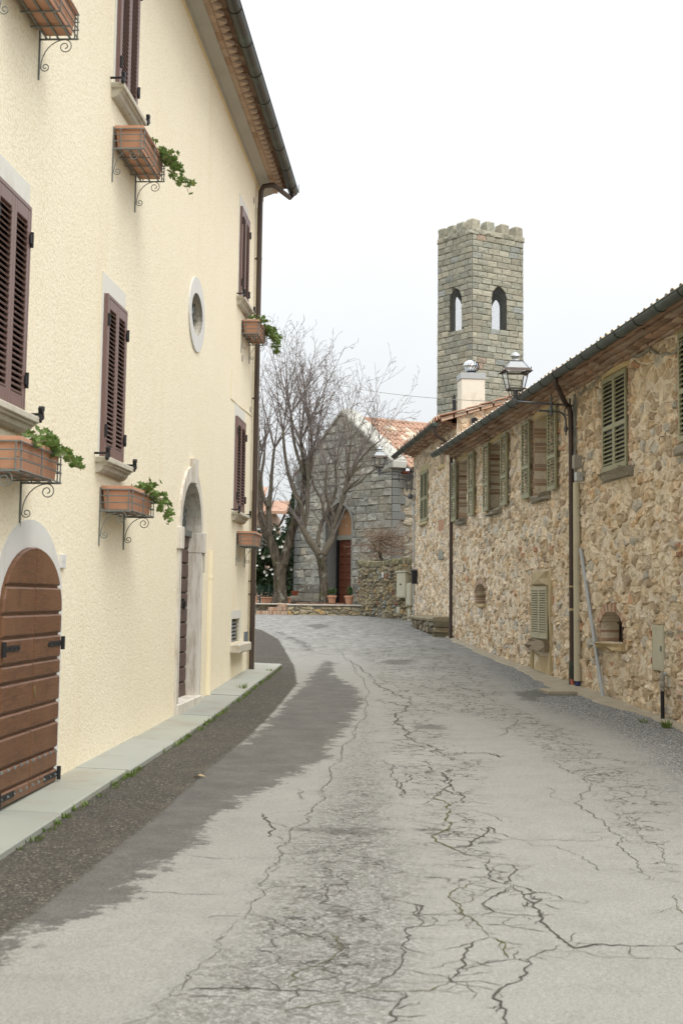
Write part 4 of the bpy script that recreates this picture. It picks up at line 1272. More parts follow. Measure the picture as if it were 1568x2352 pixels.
PL_L = LF.hit(284.5, 1185)[0] - LF.hit(228.5, 1171)[0]
def planter(x_far, zb, nick, ivy):
    """iron basket bolted to the wall, terracotta trough in it, plant in the trough"""
    x1 = x_far + .02; x0 = x1 - PL_L - .02
    dpt, hgt = .31, .20
    bk = thing('planter_basket', 'iron planter basket ' + nick, 'planter basket', LF.w_m(x0, 0, zb), 'iron planter baskets on the cream wall')
    L = x1 - x0
    m = MB()
    bar = .006
    def rail(z, m):
        m.tube([(0, -.01, z), (0, -dpt, z), (L, -dpt, z), (L, -.01, z)], bar, 5)
    rails = MB()
    for z in (.0, .075, .14, .20): rail(z, rails)
    rails.build('rail', 'iron_grey', bk)
    posts = [(0, -.08), (0, -dpt+.03), (.03, -dpt), (L*.5, -dpt), (L-.03, -dpt), (L, -dpt+.03), (L, -.08)]
    pm = MB(); pm.tube([(0, 0, 0), (0, 0, .20)], .006, 5); pme = pm.mesh('upright', 'iron_grey')
    for p in posts: link_obj('upright', pme, bk, (p[0], p[1], 0))
    fm = MB(); fm.box(0, L, -.008, .008, -.004, .004); fme = fm.mesh('floor_bar', 'iron_grey')
    for y in (-.06, -.155, -.25): link_obj('floor_bar', fme, bk, (0, y, 0))
    cm = MB(); cm.box(-.008, .008, -dpt, 0, -.012, -.004); cme = cm.mesh('cross_bar', 'iron_grey')
    for k in range(1, 4): link_obj('cross_bar', cme, bk, (L*k/4, 0, 0))
    br = MB()
    br.box(-.009, .009, -.012, -.001, -.34, .22)
    br.box(-.009, .009, -dpt, -.001, -.012, -.002)
    arc = [(-.02 + -.19*(1-math.cos(w)) , -.235 + .225*math.sin(w)) for w in [PI/2*k/8 for k in range(9)]]
    top = spiral((arc[-1][0], arc[-1][1]-.058), .058, 1.5, PI/2, 1)
    top = [(2*arc[-1][0]-p[0] if False else p[0], p[1]) for p in top]
    top = [(arc[-1][0] - (p[0]-arc[-1][0])*-1, p[1]) for p in top]
    br.tube([(0, p[0], p[1]) for p in arc] + [(0, p[0], p[1]) for p in top[1:]], .0045, 5)
    lo = spiral((-.055, -.235), .038, 1.4, 0, -1)
    lo = [(p[0], p[1]) for p in lo]
    br.tube([(0, p[0], p[1]) for p in lo], .0045, 5)
    bme = br.mesh('scroll_bracket', 'iron_grey')
    for x in (.0, L-.02): link_obj('scroll_bracket', bme, bk, (x, 0, 0))
    # trough
    tr = thing('planter_box', 'terracotta planter box ' + nick, 'planter box', LF.w_m(x0, 0, zb + .012), 'terracotta planter boxes on the cream wall')
    t = MB()
    a0, a1, b0, b1 = .025, L-.025, -dpt+.022, -.025
    e = .018
    bot = [(a0+e, b0+e), (a1-e, b0+e), (a1-e, b1-e), (a0+e, b1-e)]; top_ = [(a0, b0), (a1, b0), (a1, b1), (a0, b1)]
    k = .016
    inn = [(a0+k, b0+k), (a1-k, b0+k), (a1-k, b1-k), (a0+k, b1-k)]
    v = [(p[0], p[1], 0) for p in bot] + [(p[0], p[1], .20) for p in top_] + [(p[0], p[1], .20) for p in inn] + [(p[0], p[1], .14) for p in inn]
    f = [(3, 2, 1, 0)] + [(i, (i+1) % 4, 4+(i+1) % 4, 4+i) for i in range(4)] + [(4+i, 4+(i+1) % 4, 8+(i+1) % 4, 8+i) for i in range(4)] + [(8+i, 8+(i+1) % 4, 12+(i+1) % 4, 12+i) for i in range(4)]
    t.add(v, f); t.build('trough', 'terracotta', tr)
    r_ = MB()
    q = .012
    o4 = [(a0-q, b0-q), (a1+q, b0-q), (a1+q, b1+q), (a0-q, b1+q)]
    v = [(p[0], p[1], z) for z in (.185, .225) for p in o4] + [(p[0], p[1], z) for z in (.225, .186) for p in inn]
    f = [(i, (i+1) % 4, 4+(i+1) % 4, 4+i) for i in range(4)] + [(4+i, 4+(i+1) % 4, 8+(i+1) % 4, 8+i) for i in range(4)] + [(8+i, 8+(i+1) % 4, 12+(i+1) % 4, 12+i) for i in range(4)] + [(12+i, 12+(i+1) % 4, (i+1) % 4, i) for i in range(4)]
    r_.add(v, f); r_.build('rim', 'terracotta', tr)
    s_ = MB(); s_.box(a0+.018, a1-.018, b0+.018, b1-.018, .142, .19); s_.build('soil', 'soil', tr)
    rib = MB(); rib.box(a0+.01, a1-.01, b0+.006, b0+.012, .085, .10); rib.build('groove', 'terracotta', tr)
    if ivy:
        rng = random.Random(int(x0*1000) + 5)
        pt = thing('ivy_plant', 'green ivy in the planter ' + nick, 'plant', LF.w_m(x0, 0, zb + .19), 'ivy in the planter boxes')
        st = MB(); leaves = []
        for (fx, cnt, hang, reach) in ivy:
            for c in range(cnt):
                bx = L*fx + rng.uniform(-.07, .07)
                p = Vector((bx, rng.uniform(b0+.03, b1-.05), 0)); pts = [p.copy()]
                d = Vector((rng.uniform(-.3, .5), rng.uniform(-1.0, -.2), rng.uniform(.5, 1.2))).normalized()
                ln = rng.uniform(.5, 1.15)*reach; stp = .036
                for k in range(int(ln/stp)):
                    d = (d + Vector((rng.uniform(-.25, .32), rng.uniform(-.2, .12), -hang*rng.uniform(.08, .34)))).normalized()
                    p = p + d*stp
                    if p.y > -.33 and p.z < .02: p.y -= .02
                    pts.append(p.copy())
                    if k > 0 or True:
                        for _ in range(2 if rng.random() < .35 else 1):
                            leaves.append((p + Vector((rng.uniform(-.045, .045), rng.uniform(-.04, .03), rng.uniform(-.04, .04))), rng.uniform(.6, 1.3)))
                if len(pts) > 2: st.tube(pts, .0025, 4)
        st.build('stem', 'vine_twig', pt)
        me = ivy_leaf_mesh()
        for p, s_ in leaves:
            o = link_obj('leaf', me, pt, p, (rng.uniform(.2, 1.5), rng.uniform(-.5, .5), rng.uniform(-.9, 2.2)))
            o.scale = (s_, s_, s_)

def _wm(self, x, y, z):
    return self.m @ Matrix.Translation((x, y, z))
Frame.w_m = _wm
def pz(u, v): return LF.hit(u, v)[1]
planter(LF.hit(47.6, 1110)[0], pz(47.6, 1108), 'nearest to the camera, above the arched cellar door', [(.55, 3, .5, .22), (.68, 3, .9, .35), (.80, 5, 1.1, .42), (.35, 3, .5, .2), (.92, 2, .9, .25)])
planter(LF.hit(284.5, 1185)[0], pz(284.5, 1187), 'under the middle-floor shuttered window between the two doors', [(.62, 4, .6, .2), (.95, 7, 1.15, .45), (.8, 3, .7, .25)])
planter(LF.hit(311, 417)[0], pz(311, 416), 'under the upper-floor window near the eaves', [(.42, 2, .6, .25), (.80, 5, .9, .6), (.95, 4, 1.2, .5)])
planter(LF.hit(91, 90)[0], pz(91, 89), 'at the top left corner of the picture', [])
planter(LF.hit(572.5, 793)[0], pz(572.5, 792), 'by the corner downpipe on the upper floor', [(.15, 5, .5, .2), (.4, 5, .6, .25), (.75, 7, .9, .5), (.95, 8, 1.1, .6)])
planter(LF.hit(561.5, 1258)[0], pz(561.5, 1258), 'by the corner downpipe on the lower floor', [])

# ------------------------------------------------ arched plank door (near)
da = (LF.hit(140, 1400, -.05)[0] + LF.hit(132, 1790, -.05)[0])/2
dl = (LF.hit(3, 1446, -.05)[0] + LF.hit(-3, 1879, -.05)[0])/2
d_top = LF.hit(85, 1257, -.05)[1]; d_spr = LF.hit(139, 1400, -.05)[1]
d_base = LF.ground((da+dl)/2) + .065
A1 = arch_pts(dl, da, d_base, d_spr, d_top, 18)
# white marble surround
m = MB()
ow = .17
outer = [(dl-ow, d_base)] + [(p[0] + (p[0]-(dl+da)/2)/((da-dl)/2)*ow, p[1] + max(0, (p[1]-d_spr))/(d_top-d_spr)*.22) for p in A1[2:][::-1]] + [(da+ow, d_base)]
inner = [(dl+.02, d_base)] + [(p[0]*.98 + .02*(dl+da)/2, p[1]-.02) for p in A1[2:][::-1]] + [(da-.02, d_base)]
m.strip(outer, inner, -.012, .02)
m.build('door_surround', 'marble_white', house)
m = MB(); m.prism(A1, -.026, .0)
cellar = m.build('door', 'door_wood', house)
rows = [LF.hit(70, v, -.05)[1] for v in (1346, 1410, 1462, 1521, 1561, 1626, 1675, 1742, 1790)]
cz_ = [d_base] + [d_base + (rows[-1]-d_base)*1.0]
zc = sorted([d_base - .002] + rows + [d_top + .05])
mid = (dl+da)/2
for a, b in zip(zc[:-1], zc[1:]):
    for (xa, xb) in ((dl, mid-.004), (mid+.004, da)):
        poly = [(xa, a + .010), (xb, a + .010), (xb, b - .010), (xa, b - .010)]
        # clip with the arch
        n = len(A1)
        for i in range(n):
            p, q = A1[i], A1[(i+1) % n]
            ex, ez = q[0]-p[0], q[1]-p[1]; L_ = math.hypot(ex, ez)
            if L_ < 1e-6: continue
            poly = clip(poly, ez/L_, -ex/L_, (ez*p[0]-ex*p[1])/L_)
            if len(poly) < 3: break
        poly = dedupe(poly, .004)
        if len(poly) < 3 or abs(area(poly)) < .002: continue
        poly = ccw(poly)
        c = cen(poly)
        inn = inset(poly, .014)
        mb = MB(); n = len(poly)
        # plank with a splayed edge
        top = [(c[0] + (p[0]-c[0])*(1 - .028/max(.1, abs(xb-xa))), c[1] + (p[1]-c[1])*(1 - .030/max(.05, b-a))) for p in poly]
        v = [(p[0], -.024, p[1]) for p in poly] + [(p[0], -.040, p[1]) for p in poly] + [(p[0], -.052, p[1]) for p in top]
        f = [(i, (i+1) % n, n+(i+1) % n, n+i) for i in range(n)] + [(n+i, n+(i+1) % n, 2*n+(i+1) % n, 2*n+i) for i in range(n)] + [tuple(range(2*n, 3*n))]
        mb.add(v, [t_[::-1] for t_ in f]); mb.build('plank', 'door_wood', cellar)
def strap(x0, x1, z, tip):
    m = MB(); y = -.058
    if x0 > x1: x0, x1 = x1, x0
    pts = [(x0, z-.022), (x1, z-.022), (x1, z+.022), (x0, z+.022)]
    if tip > 0: pts = [(x0, z-.022), (x1-.03, z-.022), (x1, z), (x1-.03, z+.022), (x0, z+.022)]
    else: pts = [(x0, z), (x0+.03, z-.022), (x1, z-.022), (x1, z+.022), (x0+.03, z+.022)]
    m.prism(pts, y, -.045)
    for k in range(4):
        x = x0 + .06 + (x1-x0-.12)*k/3
        m.lathe([(.008, 0), (.006, .006), (0.001, .008)], 6, (0, 0, 0)) if False else m.box(x-.006, x+.006, y-.006, y, z-.006, z+.006)
    e = x0 if tip > 0 else x1
    m.tube([(e, y-.004, z-.055), (e, y-.004, z+.055)], .018, 8)
    m.build('strap_hinge', 'iron_black', cellar)
sz1, sz2 = LF.hit(120, 1477)[1], LF.hit(120, 1782)[1]
for z in (sz1, sz2 + .03):
    strap(da - .42, da + .03, z, -1); strap(dl - .0, dl + .44, z, 1)
stud = MB(); stud.add([(-.013, 0, -.013), (.013, 0, -.013), (.013, 0, .013), (-.013, 0, .013), (0, -.022, 0)], [(0, 4, 1), (1, 4, 2), (2, 4, 3), (3, 4, 0)])
sme = stud.mesh('stud', 'iron_grey')
for z in (d_base + .07, d_base + .26):
    for k in range(10):
        link_obj('stud', sme, cellar, (dl + .07 + (da-dl-.14)*k/9, -.052, z))
m = MB(); m.prism([(mid+.06 + .016*math.cos(w), rows[-5]-.10 + .045*math.sin(w)) for w in [2*PI*k/12 for k in range(12)]], -.058, -.050)
m.build('keyhole_plate', 'brass', cellar)
pr = LF.rect((136, 1273), (147, 1273), (147, 1305), (136, 1305))
m = MB(); m.cbox(pr[0], pr[1], -.022, 0, pr[2], pr[3], .003); m.box(pr[0]+.03, pr[1]-.03, -.025, -.022, pr[2]+.06, pr[3]-.06)
m.build('doorbell_plate', 'marble_white', house)

# ------------------------------------------------ tall arched doorway with travertine frame
m = MB()
jw = .16
jb = LF.ground((dn+df)/2)
for xa, xb in ((dn-jw, dn), (df, df+jw)):
    m = MB(); m.cbox(xa, xb, -.035, .30, jb - .05, d_sp - .28, .006); m.build('door_jamb', 'travertine', house)
for xa, xb in ((dn-jw-.03, dn+.004), (df-.004, df+jw+.03)):
    m = MB(); m.cbox(xa, xb, -.065, .31, d_sp - .28, d_sp, .008); m.build('door_capital', 'travertine', house)
cx = (dn+df)/2; aa = (df-dn)/2; hh = d_ap - d_sp
inn = [(cx - aa*math.cos(PI*k/20), d_sp + hh*math.sin(PI*k/20)) for k in range(21)]
out = [(cx - (aa+.15)*math.cos(PI*k/20), d_sp + (hh+.20)*math.sin(PI*k/20)) for k in range(21)]
m = MB(); m.strip(out, inn, -.03, .30); m.build('door_arch', 'travertine', house)
m = MB(); m.prism([(cx-.10, d_ap-.02), (cx+.10, d_ap-.02), (cx+.14, d_ap+.30), (cx-.14, d_ap+.30)], -.075, .05); m.build('keystone', 'travertine', house)
m = MB(); m.cbox(dn - .12, df + .12, -.06, .45, jb - .1, d_bt, .012); m.build('door_step', 'travertine', house)
lf_y = .165
m = MB(); m.box(dn, df, lf_y+.02, lf_y+.05, d_bt, d_sp - .02)
od = m.build('door', 'old_door_paint', house)
z = d_bt
while z < d_sp - .2:
    h_ = .20
    b_ = MB(); b_.cbox(dn, cx-.005, lf_y-.02, lf_y+.02, z, z+h_-.02, .012); b_.cbox(cx+.005, df, lf_y-.02, lf_y+.02, z, z+h_-.02, .012)
    b_.build('plank', 'old_door_paint', od); z += h_
m = MB(); m.box(dn, df, lf_y-.06, lf_y+.04, d_sp-.06, d_sp+.02); m.build('transom', 'iron_grey', house)
m = MB(); m.prism([(p[0], p[1]) for p in inn], lf_y+.03, lf_y+.04)
fan = m.build('fanlight', 'window_dark', house)
m = MB()
for k in range(1, 6):
    w = PI*k/6; m.tube([(cx, lf_y, d_sp+.02), (cx - aa*.97*math.cos(w), lf_y, d_sp + hh*.97*math.sin(w))], .010, 5)
for k in range(6):
    w = PI*(k+.5)/6; c = (cx - aa*.68*math.cos(w), d_sp + hh*.66*math.sin(w))
    m.tube([(p[0], lf_y, p[1]) for p in spiral(c, .13, 1.6, w, 1, 18)], .009, 5)
    c = (cx - aa*.36*math.cos(w), d_sp + hh*.36*math.sin(w))
    m.tube([(p[0], lf_y, p[1]) for p in spiral(c, .08, 1.4, -w, -1, 14)], .008, 5)
m.build('fanlight_grille', 'iron_grey', fan)
m = MB(); kz = LF.hit(432, 1388, .2)[1]
m.tube([(cx + .35 + .06*math.cos(2*PI*k/14), lf_y-.05, kz + .06*math.sin(2*PI*k/14)) for k in range(15)], .012, 6, caps=False)
m.obox((cx+.35, lf_y-.035, kz+.06), (.02, 0, 0), (0, .02, 0), (0, 0, .02)); m.build('door_knocker', 'iron_black', od)
tp = LF.rect((478, 1233), (484, 1233), (484, 1262), (478, 1262))
m = MB(); m.box(df+jw+.08, df+jw+.30, -.006, 0, tp[2], tp[3]); m.build('house_number_tile', 'plaster_white', house)
m = MB(); m.cbox(df+jw+.01, df+jw+.07, -.05, 0, tp[2]-.35, tp[2]-.07, .004); m.build('bell_panel', 'sill_stone', house)

# ------------------------------------------------ oval window
m = MB(); m.strip(ell(oo_a, oo_b), ell(oi_a, oi_b), -.020, .02, True)
ov = m.build('oval_surround', 'marble_white', house)
m = MB(); reveal(m, ell(oi_a, oi_b), -.01, .24); m.build('oval_reveal', 'sill_stone', ov)
m = MB(); m.prism(ell(oi_a, oi_b), .10, .14); m.build('oval_pane', 'window_dark', ov)
m = MB()
for k in range(8):
    w = 2*PI*k/8; m.tube([(oc[0], .07, oc[1]), (oc[0] + oi_a*math.cos(w), .07, oc[1] + oi_b*math.sin(w))], .008, 5)
for k in range(4):
    w = 2*PI*k/4 + .4
    m.tube([(p[0], .07, p[1]) for p in spiral((oc[0]+oi_a*.5*math.cos(w), oc[1]+oi_b*.5*math.sin(w)), .12, 1.5, w, 1, 16)], .009, 5)
m.build('oval_grille', 'iron_grey', ov)
# ------------------------------------------------ vent window, vents, conduits
x0, x1, z0, z1 = lv
m = MB(); m.strip([(x0-.09, z0), (x0-.09, z1+.14), (x1+.16, z1+.14), (x1+.16, z0)], [(x0, z0), (x0, z1), (x1, z1), (x1, z0)], -.006, .02); m.build('vent_surround', 'plaster_white', house)
m = MB(); m.box(x0, x1, .10, .12, z0, z1); vb = m.build('vent_back', 'window_dark', house)
sl = MB(); sl.obox((0, 0, 0), ((x1-x0)/2-.02, 0, 0), (0, .030, .030), (0, .004, -.004)); sme = sl.mesh('vent_slat', 'iron_grey')
for k in range(6): link_obj('vent_slat', sme, vb, ((x0+x1)/2, .05, z0 + (z1-z0)*(k+.6)/6.4))
m = MB(); m.cbox(x0-.10, x1+.42, -.16, .05, z0-.17, z0-.02, .02); m.build('vent_sill', 'sill_stone', house)
bp = LF.rect((560, 1451), (568, 1451), (568, 1476), (560, 1476))
m = MB(); m.box(bp[0], bp[1], -.012, 0, bp[2], bp[3]); m.build('utility_panel', 'panel_blue_grey', house)
for (u, v, r_) in ((556, 823, .06), (575, 940, .055), (583, 460, .06)):
    x, z = LF.hit(u, v)
    m = MB(); m.prism([(x + r_*math.cos(2*PI*k/14), z + r_*math.sin(2*PI*k/14)) for k in range(14)], -.008, .0)
    m.build('vent_disc', 'box_grey', house)
cxx = LF.hit(477, 1430)[0]
m = MB(); m.tube([(cxx, -.012, LF.ground(cxx)+.05), (cxx, -.012, LF.hit(480, 1264)[1])], .055, 10)
zc = LF.hit(478, 1326)[1]; m.tube([(cxx, -.012, zc-.02), (cxx, -.012, zc+.02)], .060, 10)
smooth_by_angle(m.build('conduit', 'conduit_cream', house), 50)
cx2 = LF.hit(571.5, 1480)[0]
m = MB(); m.tube([(cx2, -.02, LF.ground(cx2)+.05), (cx2, -.02, LF.hit(578, 1125)[1])], .045, 10)
for v in (1150, 1440): zc = LF.hit(573, v)[1]; m.tube([(cx2, -.02, zc-.02), (cx2, -.02, zc+.02)], .052, 10)
m.tube([(cx2, -.02, LF.hit(578, 1125)[1]), (cx2, -.01, LF.hit(585, 700)[1]), (cx2-.02, -.01, gz_l-.6)], .012, 6)
smooth_by_angle(m.build('conduit', 'conduit_cream', house), 50)
m = MB()
pts = [LF.hit(u, v) for u, v in ((531, 850), (530, 915), (545, 930), (565, 945), (578, 957))]
m.tube([(p[0], -.004, p[1]) for p in pts], .010, 5); m.build('wall_cable', 'conduit_cream', house)
# ---------------------------------------------------------------- stone houses on the right
PAL_R = [(5, (.58, .48, .36)), (5, (.64, .555, .44)), (3, (.50, .40, .285)), (1.6, (.54, .41, .27)), (1.4, (.47, .445, .40)), (.9, (.40, .32, .24)), (1.6, (.61, .54, .46)), (.10, (.48, .30, .20))]
PAL_B = [(3, (1.05, 1.05, 1.05)), (2, (1.2, 1.3, 1.35)), (1, (.9, .78, .72)), (3, (1.25, 1.4, 1.5))]
def rect_ccw(x0, x1, z0, z1): return [(x0, z0), (x1, z0), (x1, z1), (x0, z1)]

def block(parent, name, mat, x0, x1, z0, z1, y0, y1, rng, col=None, rough=.12):
    """one rough dressed block; y1 is its face"""
    j = lambda: rng.uniform(-.008, .008)
    poly = [(x0+j(), z0+j()), ((x0+x1)/2+j(), z0+j()), (x1+j(), z0+j()), (x1+j(), (z0+z1)/2+j()), (x1+j(), z1+j()), ((x0+x1)/2+j(), z1+j()), (x0+j(), z1+j()), (x0+j(), (z0+z1)/2+j())]
    v, f, c = stone(poly, y0, y1, rng, col or (1, 1, 1), rough, .85)
    m = MB(); m.add(v, f, col)
    return m.build(name, mat, parent)

def jamb_bricks(x, z0, z1, side, rng, depth=.26, hgt=.068):
    """toothed brick jamb; side +1: bricks go to +x of the edge"""
    out = []; z = z0; k = 0
    while z < z1 - .02:
        h = min(hgt*rng.uniform(.8, 1.15), z1 - z)
        w = (.12 if k % 2 else .21) + rng.uniform(-.03, .03)
        xa, xb = (x, x+w) if side > 0 else (x-w, x)
        y1 = rng.uniform(.006, .020)
        m = MB(); e = rng.uniform(-.008, .008)
        xa, xb = (xa+e, xb) if side > 0 else (xa, xb+e)
        m.cbox(xa, xb, -depth, y1, z+.005, z+h-.005, .006, pick(PAL_B, rng))
        out.append((m.v, m.f, m.c[0])); z += h; k += 1
    return out

def eaves(house_, x0, x1, h, courses, rng, parent, palette=PAL_B):
    ms = []
    for c in [pick(palette, rng) for _ in range(9)]:
        m = MB(); m.cbox(-.135, .135, -.28, 0, 0, .040, .005, (lambda kk: tuple(v*kk for v in c))(rng.uniform(.68, 1.12))); ms.append(m.mesh('brick', 'brick'))
    for (z, out) in courses:
        x = x0 + rng.uniform(0, .2)
        while x < x1 - .1:
            o = link_obj('brick', rng.choice(ms), parent, (x + .14, out + rng.uniform(-.022, .016), z + rng.uniform(-.003, .003)))
            x += .285

def coppo(r0=.105, r1=.085, L=.46, mat='roof_tile', up=True):
    """half-round tile, running along -y"""
    m = MB(); v = []; n = 8; t = .014
    for (yy, r) in ((0, r0), (-L, r1)):
        for k in range(n+1):
            w = PI*k/n; v.append((r*math.cos(w), yy, r*math.sin(w)))
        for k in range(n+1):
            w = PI - PI*k/n; v.append(((r-t)*math.cos(w), yy, (r-t)*math.sin(w)))
    q = 2*(n+1)
    m.add(v, [(k, (k+1) % q, q+(k+1) % q, q+k) for k in range(q)] +
          [(k, q-1-k, q-2-k, k+1) for k in range(n)] + [(q+k, q+k+1, 2*q-2-k, 2*q-1-k) for k in range(n)])
    # mortar packed into the open end
    m.add([((r0-.012)*math.cos(PI*k/n), -.03, (r0-.012)*math.sin(PI*k/n)) for k in range(n+1)], [tuple(range(n+1))])
    me = m.mesh('roof_tile', mat)
    me.polygons.foreach_set('use_smooth', [True]*len(me.polygons)); me.set_sharp_from_angle(angle=R(50))
    return me
TILES = None
def tiles():
    global TILES
    if TILES is None: TILES = [coppo(), coppo(.108, .088, .46, 'roof_tile_lichen'), coppo(.102, .083, .45), coppo(.11, .088, .46, 'roof_tile_lichen')]
    return TILES

def tile_roof(parent, name, x0, x1, y_eave, z_eave, run, pitch, rows, rng, spacing=.29, side=1, lich=.5):
    """roof slab rising from the eaves at y_eave towards -y (side 1), with rows of tiles from the eaves up"""
    L = run/math.cos(pitch)
    ca, sa = math.cos(pitch), math.sin(pitch)
    m = MB(); v = []
    n = int((x1-x0)/spacing)*2
    for i in range(n+1):
        x = x0 + (x1-x0)*i/n; b = .03 if i % 2 else -.01
        v += [(x, y_eave - .02, z_eave + .03 + b), (x, y_eave - run, z_eave + run*math.tan(pitch) + .03 + b)]
    f = [(2*i, 2*i+2, 2*i+3, 2*i+1) for i in range(n)]
    m.add(v, f)
    m.add([(x0, y_eave-.02, z_eave-.02), (x1, y_eave-.02, z_eave-.02), (x1, y_eave-run, z_eave-.02+run*math.tan(pitch)), (x0, y_eave-run, z_eave-.02+run*math.tan(pitch))], [(0, 1, 2, 3)])
    r_ = m.build(name, 'roof_tile', parent)
    ts = tiles()
    for j in range(rows):
        d = j*.38
        x = x0 + spacing/2
        while x < x1:
            me = ts[rng.choice([1, 3])] if rng.random() < lich else ts[rng.choice([0, 2])]
            o = link_obj('roof_tile', me, r_, (x + rng.uniform(-.012, .012), y_eave + rng.uniform(0, .035) - d*ca, z_eave + .035 + d*sa), (-pitch + rng.uniform(-.03, .03), 0, rng.uniform(-.04, .04)))
            x += spacing
    return r_

from mathutils import noise as MN
def inside_convex(p, poly):
    for i in range(len(poly)):
        a, b = poly[i], poly[(i+1) % len(poly)]
        if (b[0]-a[0])*(p[1]-a[1]) - (b[1]-a[1])*(p[0]-a[0]) < 0: return False
    return True
def mortar_skin(parent, x0, x1, z0f, z1f, cuts_, seed, step=.05, base=.007, amp=.020):
    """uneven mortar smeared between and partly over the stones"""
    nx = int((x1-x0)/step); zlo = min(z0f(x0), z0f(x1)); zhi = max(z1f(x0), z1f(x1)); nz = int((zhi-zlo)/step)
    v = []; ok = []
    boxes = [(min(p[0] for p in c), max(p[0] for p in c), min(p[1] for p in c), max(p[1] for p in c), ccw(c)) for c in cuts_]
    for j in range(nz+1):
        for i in range(nx+1):
            x = x0 + (x1-x0)*i/nx; z = zlo + (zhi-zlo)*j/nz
            q = Vector((x*4.2, seed*7.1, z*5.0)); q2 = Vector((x*11, seed*3.3, z*13))
            y = base + amp*MN.noise(q) + amp*.55*MN.noise(q2)
            v.append((x + .012*MN.noise(q2*1.3), y, z + .012*MN.noise(q2*1.7)))
            ok.append(z0f(x) <= z <= z1f(x) and not any(b[0] <= x <= b[1] and b[2] <= z <= b[3] and inside_convex((x, z), b[4]) for b in boxes))
    f = []
    for j in range(nz):
        for i in range(nx):
            a = j*(nx+1)+i; t = (a, a+1, a+nx+2, a+nx+1)
            if all(ok[k] for k in t): f.append(t)
    m = MB(); m.add(v, f); o = m.build('mortar', 'mortar', parent, smooth=True)
    return o
rngR = random.Random(42)
near = thing('stone_house', 'long rubble stone house with green shutters on the right side of the street', 'house', RF.m)
N0, N1, N2 = -15.5, 11.40, 19.15
EAVE1 = 4.86
# openings
def op_hit(u, v, off=0.0): return RF.hit(u, v, off)
wins = []
for (fj, top, bot) in ((1053.5, (1053.5, 1058), (1053.5, 1194)), (1125.5, (1125.5, 1012), (1125.5, 1172)), (1227, (1227, 961), (1227, 1143))):
    s = op_hit(fj, (top[1]+bot[1])/2)[0]
    wins.append((s - 1.18, s, op_hit(*bot)[1], op_hit(*top)[1]))
z0a = sum(w[2] for w in wins)/3; z1a = min(4.70, sum(w[3] for w in wins)/3)
wins = [(a, b, z0a, z1a) for a, b, _, _ in wins]
W4 = RF.rect((1387, 874), (1442, 842), (1443.6, 1070), (1387, 1089))
s5 = op_hit(1563, 900)[0]
W5r = (s5 - 1.2, s5, op_hit(1563, 1020)[1], op_hit(1563, 765)[1])
Dl = RF.rect((1224.4, 1348), (1260.3, 1346), (1261.3, 1469), (1226.2, 1466))       # s descends to the right
def fix(r): return (min(r[0], r[1]), max(r[0], r[1]), r[2], r[3])
W4, Dl = fix(W4), fix(Dl)
e0, e1 = op_hit(1432, 1476)[0], op_hit(1380, 1475)[0]
E_ar = arch_pts(e0, e1, op_hit(1405, 1476)[1], op_hit(1432, 1440)[1], op_hit(1408, 1405)[1], 12)
f0, f1 = op_hit(1116, 1386)[0], op_hit(1092.5, 1388)[0]
F_ar = arch_pts(f0, f1, op_hit(1104, 1387)[1], op_hit(1116, 1362)[1], op_hit(1104, 1340)[1], 12)

holes = [rect_ccw(*w) for w in wins] + [E_ar, F_ar]
m = MB()
m.add(*wall_face([(N0, -1.2), (N1, -1.2), (N1, EAVE1+.2), (N0, EAVE1+.2)], holes, 0.0))
m.add([(N0, 0, -1.2), (N0, -7, -1.2), (N0, -7, EAVE1+.2), (N0, -3.5, EAVE1+1.2), (N0, 0, EAVE1+.2)], [(0, 1, 2, 3, 4)])
m.add([(N1, 0, -1.2), (N1, -7, -1.2), (N1, -7, EAVE1+.2), (N1, -3.5, EAVE1+1.2), (N1, 0, EAVE1+.2)], [(4, 3, 2, 1, 0)])
for hpoly in holes: reveal(m, hpoly, 0, -.34)
wall1 = m.build('wall', 'mortar', near)

def expand(r, l, rr, b, t): return rect_ccw(r[0]-l, r[1]+rr, r[2]-b, r[3]+t)
cuts = []
for w in wins: cuts += [expand(w, .13, .13, .0, .0), expand(w, .22, .22, -1.36, .19), rect_ccw(w[0]-.16, w[1]+.16, w[2]-.14, w[2])]
cuts += [expand(W4, .13, .13, 0, 0), rect_ccw(W4[0]-.12, W4[1]+.12, W4[3]-.02, W4[3]+.2), rect_ccw(W4[0]-.25, W4[1]+.1, W4[2]-.16, W4[2])]
cuts += [expand(W5r, .13, .13, 0, 0), rect_ccw(W5r[0]-.12, W5r[1]+.2, W5r[3], W5r[3]+.2), rect_ccw(W5r[0]-.1, W5r[1]+.1, W5r[2]-.16, W5r[2])]
cuts += [rect_ccw(Dl[0]-.30, Dl[1]+.10, Dl[2]-1.0, Dl[3]+.30)]
def grow(poly, d):
    c = cen(poly)
    return [(p[0] + (p[0]-c[0])/max(.01, math.hypot(p[0]-c[0], p[1]-c[1]))*d, p[1] + (p[1]-c[1])/max(.01, math.hypot(p[0]-c[0], p[1]-c[1]))*d) for p in poly]
cuts += [grow(E_ar, .15), grow(F_ar, .14)]
g0 = op_hit(1503, 1490)[0]; g1 = op_hit(1528.7, 1490)[0]
Gm = (min(g0, g1), max(g0, g1), op_hit(1515, 1540)[1], op_hit(1515, 1436)[1])
cuts.append(expand(Gm, 0, 0, 0, 0))
st1 = rubble(-9.0, N1 - .02, lambda x: RF.ground(x) - .05, lambda x: EAVE1 + .02, .23, .118, rngR, cuts, -.03, (.010, .042), PAL_R, joint=.008, drop=.24, jit=.45, rough=.20)
